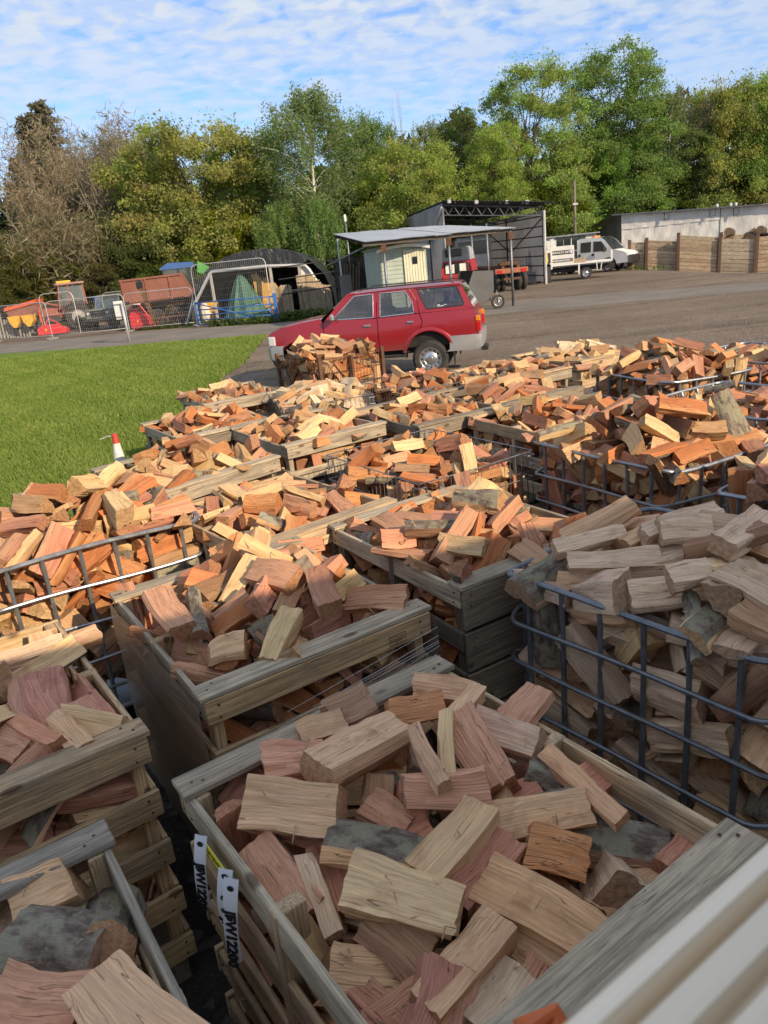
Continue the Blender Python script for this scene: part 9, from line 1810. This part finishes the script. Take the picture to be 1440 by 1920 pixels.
m = MB(); m.grid([[np.append(S0[:2], z0a+.07)-wd*.6-wn*.2, np.append((S0+ext*1.5)[:2], z0a+(z0b-z0a)*1.5+.07)-wn*.2], [np.append(E1[:2], z0a-.6)-wd*.6, np.append((E1+ext*1.5)[:2], z0b-.6)]]); m.build('roof', metal_mat('grey_roof_tin', (.12, .125, .13), (.2, .205, .21), .6, .3, 3.), ls)
for f in (.28, .56, .70): q = S0+ext*f; z = z0a+(z0b-z0a)*f; MB().tube([np.append(q[:2], z-.05)-wn*.15, np.append(q[:2], z-.5)-wn*.15, np.append((q+wd*.35)[:2], z-.45)-wn*.3, np.append((q+wd*.35)[:2], z-.05)-wn*.3], .025, 5).build('roof_bracket', M_BLACK, ls)
for f in (.60, .68, .71): q = S0+ext*f; MB().box(np.append(q[:2], z0a+(z0b-z0a)*f+.18), (.2, .2, .24), bev=.05).build('roof_clamp', M_HERAS, ls)
# telegraph pole with a wire
tpl = PD(1077, 338, 61.); tg = empty('telegraph_pole', (tpl[0], 61., 0), 'tall grey wooden telegraph pole standing before the trees', 'pole')
MB().tube([(tpl[0], 61, 0), (tpl[0], 61, tpl[2])], [.13, .09], 8, tone=(.20, .17, .14)).build('pole', M_PLANK, tg); MB().box((tpl[0], 60.9, PD(1077, 383, 61)[2]), (.42, .12, .16), bev=.03).build('bracket', M_HERAS, tg)
wq = PD(988, 366, 66.); MB().tube([(tpl[0], 61, tpl[2]-1.0)]+[tuple(np.array([tpl[0], 61, tpl[2]-1.0])*(1-t)+wq*t-[0, 0, 1.2*math.sin(PI*t)*.6]) for t in (.25, .5, .75, 1)], .022, 4).build('overhead_wire', M_BLACK, tg)

# ------------------------------------------------------------------ trees
def leaf_mesh(name, P, size, rng, tones, tvar=.18, up=.35, stretch=1.0, down=0.):
    """one small bent leaf-spray (a triangle) per point"""
    n = len(P); s = size*(.6+.8*rng.random(n))
    d = rng.normal(0, 1, (n, 3)); d[:, 2] = d[:, 2]*(1-up)-down; d /= np.linalg.norm(d, axis=1, keepdims=True)+1e-9
    e = np.cross(d, rng.normal(0, 1, (n, 3))); e /= np.linalg.norm(e, axis=1, keepdims=True)+1e-9
    V = np.stack([P-e*(s*.42)[:, None], P+e*(s*.42)[:, None], P+d*(s*stretch)[:, None]], 1).reshape(-1, 3)
    t = np.asarray(tones)
    c = t*(1+rng.normal(0, tvar, (n, 1)))*(1+rng.normal(0, tvar*.35, (n, 3))); c = np.clip(c, .004, .6)
    me = bpy.data.meshes.new(name); me.vertices.add(3*n); me.loops.add(3*n); me.polygons.add(n)
    me.vertices.foreach_set('co', V.ravel()); me.loops.foreach_set('vertex_index', np.arange(3*n)); me.polygons.foreach_set('loop_start', np.arange(0, 3*n, 3)); me.update()
    a = me.attributes.new('tone', 'FLOAT_COLOR', 'FACE'); a.data.foreach_set('color', np.hstack([c, np.ones((n, 1))]).ravel()); me.materials.append(M_LEAF); return me
def limb(m, a, b, r0, r1, rng, n=5, bend=.12, sides=5):
    a = np.asarray(a, float); b = np.asarray(b, float); L = np.linalg.norm(b-a); pts = []
    o = rng.normal(0, bend*L, 3); o2 = rng.normal(0, bend*L*.4, 3)
    for k in range(n+1):
        t = k/n; pts.append(a+(b-a)*t+o*math.sin(PI*t)*.5+o2*math.sin(2*PI*t)*.5+np.array([0, 0, .08*L*math.sin(PI*t)]))
    m.tube(pts, np.linspace(r0, r1, n+1), sides, caps=False); return pts
def tube_mesh(m, name):
    me = bpy.data.meshes.new(name); me.from_pydata(np.concatenate(m.v).tolist(), [], m.f); me.polygons.foreach_set('use_smooth', m.sm); me.materials.append(M_TRUNK); return me
# every builder returns (trunk mesh, crown mesh) for a tree about 1 unit tall scaled by h, w
def broad(seed, h, w, nb, per, size, shape='round', low=.25, tones=(1, 1, 1), gaps=.5, up=.3, trunk_r=.35):
    rng = np.random.default_rng(seed); m = MB(); C = []; R = []
    top = h*.62; limb(m, (0, 0, -.1), (rng.normal(0, .2), rng.normal(0, .2), top), trunk_r, trunk_r*.3, rng, 6, .04, 7)
    for k in range(nb):
        u = (k+.5)/nb; z = low+(1-low)*u
        prof = {'round': math.sin(PI*min(1, max(0, (z-low*.6)/(1.06-low*.6))))**.55, 'tall': max(.12, 1-(abs(z-.52)/.53)**2.6)**.5, 'cone': 1.05-z, 'wide': math.sin(PI*(z*.72+.22))**.8}[shape]
        a = k*2.399+rng.normal(0, .5); rr = w/2*prof*(.45+.50*rng.random()**.6); br = w*(.14+.09*rng.random())*(1.15-.3*u)
        c = np.array([rr*math.cos(a), rr*math.sin(a), h*z-br*.55]); C.append(c); R.append(br)
        z0 = h*max(.12, z*.62-.02); limb(m, (0, 0, min(z0, top*.95)), c+[0, 0, -br*.2], trunk_r*.32*(1.1-u*.6), .03, rng, 4, .14, 4)
    P = []; T = []
    for c, r in zip(C, R):
        n = int(per*(r/(w*.17))**2); ns = 7                    # sub-clumps on the blob
        sub = rng.normal(0, 1, (ns, 3)); sub /= np.linalg.norm(sub, axis=1, keepdims=True); sub[:, 2] = np.abs(sub[:, 2])*.9-.25
        for sdir in sub:
            cc = c+sdir*r*np.array([1, 1, .72])*(.55+.5*rng.random()); q = rng.normal(0, 1, (n//ns, 3)); q *= (r*.40*(rng.random((len(q), 1))**.5)/np.maximum(np.linalg.norm(q, axis=1, keepdims=True), .3))*np.array([1.15, 1.15, .75])
            P.append(cc+q); T.append(np.tile(np.array(tones)*(1+rng.normal(0, .13))*(1+rng.normal(0, .05, 3)), (len(q), 1)))
            for j in range(2): e = cc+q[rng.integers(len(q))]; m.tube([c+(cc-c)*.3, cc, e], [.035, .02, .008], 3, caps=False)
        # sprigs sticking out of the outline
        k = n//12; q = rng.normal(0, 1, (k, 3)); q /= np.linalg.norm(q, axis=1, keepdims=True); q[:, 2] = np.abs(q[:, 2])*.9-.1; P.append(c+q*r*(1.0+.35*rng.random((k, 1)))); T.append(np.tile(np.array(tones)*1.05, (k, 1)))
    P = np.concatenate(P); T = np.concatenate(T); P[:, 2] = np.maximum(P[:, 2], .05)
    return tube_mesh(m, 'trunk'), leaf_mesh('crown', P, size, rng, T, up=up)
def birch(seed, h, w, nb, per, size, weep=1.0, tones=(1, 1, 1), trunk_r=.2, lowb=.3):
    rng = np.random.default_rng(seed); m = MB(); P = []; T = []
    pts = limb(m, (0, 0, -.1), (rng.normal(0, .3), rng.normal(0, .3), h*.97), trunk_r, .02, rng, 9, .03, 7); pts = np.array(pts)
    for k in range(nb):
        t = lowb+(1-lowb)*(k+rng.random())/nb; i = min(int(t*9), 8); b = pts[i]+(pts[i+1]-pts[i])*(t*9-i); a = k*2.399+rng.normal(0, .4)
        L = w/2*(.35+.65*math.sin(PI*min(1, (t-lowb)/(1-lowb)*.8+.25)))*(.7+.4*rng.random()); e = b+np.array([L*math.cos(a), L*math.sin(a), h*.10*(1.1-t)+L*.35])
        q = np.array(limb(m, b, e, .05*(1.2-t), .012, rng, 5, .08, 3))
        for j in range(per):
            u = .25+.75*rng.random(); ii = min(int(u*5), 4); s0 = q[ii]+(q[ii+1]-q[ii])*(u*5-ii)+rng.normal(0, .12*w/5, 3); Ld = (.06+.13*rng.random())*h*weep*(.6+.5*u)
            n = 11; z = rng.random(n); off = rng.normal(0, .10, (n, 3))+np.array([math.cos(a), math.sin(a), 0])*.12*z[:, None]
            P.append(s0+off-np.stack([z*0, z*0, z*Ld], 1)); T.append(np.tile(np.array(tones)*(1+rng.normal(0, .12)), (n, 1)))
    return tube_mesh(m, 'trunk'), leaf_mesh('crown', np.maximum(np.concatenate(P), [-99, -99, .05]), size, rng, np.concatenate(T), up=.2, stretch=1.3, down=.5*weep)
def bare(seed, h, w, depth=5, twig=True, trunk_r=.18, spread=.5, haze=0, tones=(.2, .16, .13), stems=1):
    rng = np.random.default_rng(seed); m = MB(); tips = []
    def rec(p, d, L, r, lev):
        e = p+d*L; mid = p+d*L*.5+rng.normal(0, L*.05, 3); m.tube([p, mid, e], [r, r*.85, r*.68], 5 if lev < 2 else 3, caps=False)
        if lev >= depth: tips.append(e); return
        n = 2 if rng.random() < .45 else 3
        for k in range(n+(lev < 2)):
            dd = d+rng.normal(0, spread, 3)*np.array([1, 1, .7])+[0, 0, .16]; dd /= np.linalg.norm(dd); f = .35+.65*rng.random() if k else 1.
            rec(p+d*L*f, dd, L*(.60+.22*rng.random()), max(r*.52, .006), lev+1)
    for s in range(stems): rec(np.array([rng.normal(0, .25*(stems > 1)), rng.normal(0, .25*(stems > 1)), -.1]), unit([rng.normal(0, .12*stems**.5), rng.normal(0, .1), 1]), h*.33, trunk_r, 0)
    V = np.concatenate(m.v); f = np.array([w/max(np.ptp(V[:, 0]), .1), w/max(np.ptp(V[:, 1]), .1), h/V[:, 2].max()]); m.v = [v*f for v in m.v]; tips = np.array(tips)*f
    k = haze; idx = rng.integers(0, len(tips), k); P = tips[idx]+rng.normal(0, .35, (k, 3))
    return tube_mesh(m, 'trunk'), leaf_mesh('crown', P, .085, rng, tones, stretch=6.5, up=.1) if k else None
def conifer(seed, h, w, nl, per, size, tones):
    rng = np.random.default_rng(seed); m = MB(); limb(m, (0, 0, -.1), (0, 0, h), .3, .02, rng, 6, .01, 6); P = []; T = []
    for k in range(nl):
        t = .12+.88*(k+rng.random())/nl; a = k*2.399; L = w/2*(1.02-t)**.75*(.75+.4*rng.random())+.3; b = np.array([0, 0, h*t]); e = b+[L*math.cos(a), L*math.sin(a), L*.22]; q = limb(m, b, e, .06, .01, rng, 3, .05, 3)
        u = rng.random(per)**.8; c = b+(e-b)*u[:, None]; c = c+rng.normal(0, .16, (per, 3))*np.array([1, 1, .6])-np.stack([u*0, u*0, (rng.random(per)*.55*u+.1*u*u)*L*.35], 1); P.append(c); T.append(np.tile(np.array(tones)*(1+rng.normal(0, .15)), (per, 1)))
    return tube_mesh(m, 'trunk'), leaf_mesh('crown', np.concatenate(P), size, rng, np.concatenate(T), up=.2, stretch=1.5, down=.3)
MESH = {
 'oak_a': (broad(1, 14, 12, 52, 1150, .18, 'round', .10, (.29, .33, .12)), 14, 12), 'oak_b': (broad(2, 14, 12, 50, 1150, .18, 'round', .08, (.30, .345, .12)), 14, 12),
 'tall_a': (broad(3, 20, 11.5, 92, 900, .18, 'tall', .14, (.20, .29, .10), up=.4), 20, 11.5), 'tall_b': (broad(4, 18, 10, 74, 800, .165, 'tall', .10, (.28, .35, .13)), 18, 10),
 'bush_a': (broad(5, 5, 6, 18, 1500, .13, 'wide', .04, (1, 1, 1), trunk_r=.12), 5, 6), 'bush_b': (broad(6, 5, 6, 17, 1400, .13, 'round', .02, (1, 1, 1), trunk_r=.12), 5, 6),
 'birch': (birch(7, 16, 9.5, 56, 40, .13, .8, (.205, .265, .12)), 16, 9.5), 'willow': (birch(8, 8, 6.5, 36, 40, .12, 1.9, (.205, .275, .115), .16, .35), 8, 6.5), 'thin': (birch(9, 15, 7, 40, 22, .13, .6, (.225, .265, .13), .13, .25), 15, 7),
 'bare_a': (bare(10, 13, 9, 6, haze=4200, tones=(.31, .27, .23)), 13, 9), 'bare_b': (bare(11, 13, 9, 6, haze=3800, tones=(.29, .25, .22), spread=.42), 13, 9), 'thicket': (bare(12, 6, 7, 5, haze=6000, tones=(.27, .23, .16), trunk_r=.07, stems=7, spread=.55), 6, 7), 'snag': (bare(13, 16, 4, 5, trunk_r=.2, spread=.36), 16, 4),
 'conifer': (conifer(14, 16, 8, 130, 130, .17, (.10, .105, .075)), 16, 8),
}
def plant(key, px, py, D, wpx, label, name='broadleaf_tree', cat='tree', crown=(1, 1, 1), bark=(.13, .10, .075), rz=0., group='trees of the wood behind the yard'):
    (tm, cm), h, w = MESH[key]; top = PD(px, py, D); W_ = wpx/F_PX*D
    o = empty(name, (top[0], top[1], 0), label, cat, group, rz); o.scale = (W_/w, W_/w, top[2]/h)
    for me, nm, c in ((tm, 'trunk', bark), (cm, 'crown', crown)):
        if me is None: continue
        q = bpy.data.objects.new(nm, me); COL.objects.link(q); q.parent = o; q.color = (*(tuple(v*1.55 for v in c) if cat == 'bush' and nm == 'crown' else c), 1)
    return o
WB = (.52, .50, .45); OL = (1, 1, 1)
T_ = plant
# left edge: conifers and bare trees
T_('conifer', 72, 194, 74, 170, 'dark ragged conifer rising highest at the far left', 'conifer_tree', crown=(1.7, 1.5, 1.5))
T_('conifer', 44, 222, 75, 130, 'dark conifer just left of the highest far-left conifer', 'conifer_tree', crown=(1.7, 1.5, 1.5), rz=1)
T_('conifer', 30, 300, 76, 130, 'dark conifer cut by the left edge behind bare branches', 'conifer_tree', crown=(1.1, 1., .9), rz=2)
T_('bare_a', 42, 232, 64, 170, 'bare pale-limbed tree at the left edge in front of the dark conifer', 'bare_tree', crown=(1.1, 1, .9), bark=(.36, .31, .25))
T_('bare_b', 118, 218, 66, 150, 'bare tree with pale straight stems right of the dark conifer', 'bare_tree', bark=(.38, .33, .27), rz=1)
T_('bare_a', 165, 228, 70, 150, 'bare brown tree behind the pale straight stems', 'bare_tree', bark=(.28, .24, .2), rz=3)
T_('bare_b', 222, 222, 69, 175, 'wide bare mauve-brown tree with a rounded top left of the big olive oak', 'bare_tree', crown=(1.05, .95, .95), bark=(.30, .25, .22), rz=2.2)
T_('conifer', 160, 300, 80, 240, 'dark conifer mass behind the bare brown trees', 'conifer_tree', crown=(.9, .9, .8), rz=1)
T_('thicket', 60, 395, 61, 170, 'brown leafless thicket with one pale crooked stem at the left', 'thicket', bark=(.25, .2, .15))
T_('thicket', 150, 385, 62, 190, 'wide brown leafless thicket left of the grey-green sallow', 'thicket', bark=(.2, .16, .12), rz=2)
T_('bush_a', 18, 455, 59.0, 120, 'dull olive bush at the left edge behind the machines', 'bush', 'bush', (.125, .125, .04))
T_('bush_b', 110, 470, 60.0, 110, 'low olive bush above the tractor cab', 'bush', 'bush', (.14, .15, .035))
T_('bush_b', 225, 400, 61.0, 130, 'grey-green sallow bush below the bare trees', 'bush', 'bush', (.115, .135, .05), rz=1)
T_('bush_a', 265, 455, 59.0, 160, 'grey-olive sallow bush above the green off-roader', 'bush', 'bush', (.125, .140, .048), rz=2)
T_('bush_b', 190, 490, 58.0, 110, 'brownish low bush right of the tractor cab', 'bush', 'bush', (.135, .125, .05), rz=3)
# big olive oak and bright bushes
T_('oak_a', 338, 222, 62, 265, 'big olive-gold oak left of the birch', 'oak_tree', crown=(1.05, .95, .9))
T_('oak_b', 262, 262, 66, 130, 'smaller olive oak between the bare trees and the big oak', 'oak_tree', crown=(.95, .95, .9), rz=1.)
T_('oak_b', 425, 265, 64, 140, 'olive oak shoulder between the big oak and the birch', 'oak_tree', crown=(.9, 1., .9), rz=3)
T_('bush_a', 425, 392, 60.0, 150, 'bright yellow-green bush above the black polytunnel', 'bush', 'bush', (.205, .235, .022))
T_('bush_b', 345, 430, 61.0, 130, 'mid-green bush under the big olive oak', 'bush', 'bush', (.115, .150, .030), rz=2)
T_('bush_a', 360, 480, 58.0, 130, 'fresh green low bush left of the black polytunnel', 'bush', 'bush', (.13, .20, .030), rz=1)
T_('bush_b', 300, 490, 57.0, 110, 'low green bush above the tipping trailer', 'bush', 'bush', (.10, .14, .032), rz=.5)
# birches and willow
T_('birch', 568, 162, 60, 215, 'tall grey-green birch with a white trunk', 'birch_tree', bark=WB)
T_('birch', 497, 238, 63, 130, 'smaller birch left of the tall one, leaning white stem', 'birch_tree', crown=(1, 1.05, .9), bark=WB, rz=2)
T_('willow', 528, 378, 58, 105, 'weeping pale green willow above the polytunnel', 'willow_tree', crown=(1, 1.05, .9))
T_('willow', 585, 372, 57, 95, 'weeping willow clump around the white birch trunk', 'willow_tree', crown=(.95, 1.05, .9), rz=2)
T_('tall_b', 652, 215, 68, 120, 'darker green tree behind the birch, to its right', crown=(.60, .72, .65))
T_('snag', 745, 158, 66, 62, 'thin bare snag standing above the tree line', 'bare_tree', bark=(.22, .2, .18))
T_('oak_b', 770, 262, 60, 205, 'wide olive-green oak behind the tin shelter', 'oak_tree', crown=(1, 1.02, .85))
T_('thin', 795, 225, 66, 95, 'thin pale birch crown beside the snag', 'birch_tree', crown=(1, 1, .9), bark=WB)
T_('oak_a', 700, 225, 70, 110, 'dark green tree in the gap left of the snag', 'oak_tree', crown=(.6, .75, .8), rz=2)
T_('tall_b', 855, 205, 74, 110, 'dull dark tree between the wide oak and the light poplar', crown=(.48, .50, .55), rz=1)
T_('bush_a', 668, 355, 63.0, 105, 'bright green bush beside the white birch trunk', 'bush', 'bush', (.135, .185, .024))
T_('bush_b', 728, 322, 64.0, 120, 'olive understorey bush left of the tall shed roof', 'bush', 'bush', (.145, .155, .025), rz=1)
T_('bush_a', 815, 332, 63.0, 110, 'yellow-green bush just above the tall shed roof', 'bush', 'bush', (.20, .215, .028), rz=2)
# right half
T_('tall_b', 990, 112, 66, 165, 'light green poplar-like tree left of the tallest tree', 'broadleaf_tree', crown=(1.0, 1.02, .9))
T_('tall_b', 930, 225, 62, 110, 'yellow-green tree left of the light poplar', crown=(1.1, 1.1, .8), rz=2)
T_('bush_a', 925, 312, 65.0, 120, 'golden-olive bush above the tall shed', 'bush', 'bush', (.185, .180, .026), rz=1)
T_('tall_a', 1150, 86, 71.0, 182, 'tallest tree, dense rich green with a domed crown', crown=(1, 1, 1))
T_('oak_b', 1088, 262, 71.0, 150, 'bright green tree filling the foot of the tallest tree', 'oak_tree', crown=(.85, 1.12, .8), rz=2)
T_('oak_a', 1165, 255, 71.0, 130, 'fresh green tree below the tallest crown on its right', 'oak_tree', crown=(.75, 1.05, .8), rz=1)
T_('bush_b', 1010, 330, 65.0, 130, 'ivy-green bush behind the tall shed\'s right end', 'bush', 'bush', (.12, .15, .025), rz=2)
T_('bush_a', 1115, 335, 71.0, 150, 'bright green bush behind the telegraph pole', 'bush', 'bush', (.14, .20, .020), rz=3)
T_('bush_b', 1205, 345, 71.0, 120, 'dark holly bush above the long shed\'s left end', 'bush', 'bush', (.040, .060, .028))
T_('thin', 1262, 172, 71.0, 115, 'thin greyish birch with a white stem right of the tallest tree', 'birch_tree', crown=(.85, .88, .95), bark=WB, rz=1)
T_('bare_b', 1290, 165, 72.0, 100, 'sparse grey bare tree behind the thin birch', 'bare_tree', bark=(.2, .18, .16))
T_('oak_a', 1370, 148, 71.0, 175, 'large olive-gold tree near the right edge', 'oak_tree', crown=(1.02, .98, .9), rz=2)
T_('oak_b', 1452, 138, 71.0, 160, 'greener tree cut by the right edge', 'oak_tree', crown=(.78, 1.0, .8))
T_('tall_b', 1310, 225, 71.0, 110, 'grey-olive slender tree left of the large gold tree', crown=(.75, .75, .8), rz=2)
T_('bush_a', 1275, 335, 71.0, 120, 'mid-green bush above the white sheeting', 'bush', 'bush', (.105, .145, .026), rz=1)
T_('bush_b', 1385, 325, 71.0, 150, 'olive bush above the right part of the white sheeting', 'bush', 'bush', (.14, .145, .028), rz=3)
T_('bush_a', 1475, 320, 71.0, 140, 'green-gold bush at the right edge above the white sheeting', 'bush', 'bush', (.15, .16, .028))
# the wood behind reads as one mass
def far_wood():
    rng = np.random.default_rng(50); n = 60000
    x = rng.random(n)*150-75; hgt = 12.5+1.8*np.sin(x*.21)+1.2*np.sin(x*.53+1)+.8*np.sin(x*1.3)
    z = hgt*rng.random(n)**.75; y = 82+4*np.sin(x*.4)+rng.normal(0, 1.8, n)+3*(z/hgt)**2
    lump = np.sin(x*1.1+z*.9)*np.sin(z*1.3-x*.5); y = y-1.5*lump
    me = leaf_mesh('wood', np.stack([x, y, z], 1), .7, rng, np.tile((.10, .125, .06), (n, 1)), .3)
    o = bpy.data.objects.new('far_wood', me); COL.objects.link(o); tag(o, 'dark depth of the wood behind the trees', 'wood', kind='stuff')
far_wood()
# weeds along the yard fence and shed feet
def weeds():
    rng = np.random.default_rng(77); P = []
    for (a, b_, n, hh) in ((at(390, 614), at(522, 606), 900, .35), (at(525, 605), at(615, 597), 900, .45), (at(250, 622), at(370, 613), 260, .25), (at(1180, 505), at(1260, 505), 120, .2)):
        t = rng.random((n, 1)); q = a*(1-t)+b_*t; q = q+np.stack([rng.normal(0, .15, n), .25+np.abs(rng.normal(0, .25, n)), hh*rng.random(n)**1.6], 1); P.append(q)
    P = np.concatenate(P); me = leaf_mesh('weeds', P, .13, rng, np.tile((.10, .14, .035), (len(P), 1)), .3); o = bpy.data.objects.new('weeds', me); COL.objects.link(o); tag(o, 'low weeds growing along the foot of the gate and slat fence', 'weeds', kind='stuff')
    n = 2600; x = rng.uniform(-2.6, 6, n); y = 9.6+np.abs(rng.normal(0, 1.6, n))-.25*np.abs(x-1); me = leaf_mesh('chips', np.stack([x, y, np.full(n, .016)], 1), .045, rng, np.tile((.38, .25, .14), (n, 1)), .3, up=.85); o = bpy.data.objects.new('wood_chips', me); COL.objects.link(o); tag(o, 'wood chips and bark crumbs littering the ground behind the crates', 'wood chips', kind='stuff')
weeds()
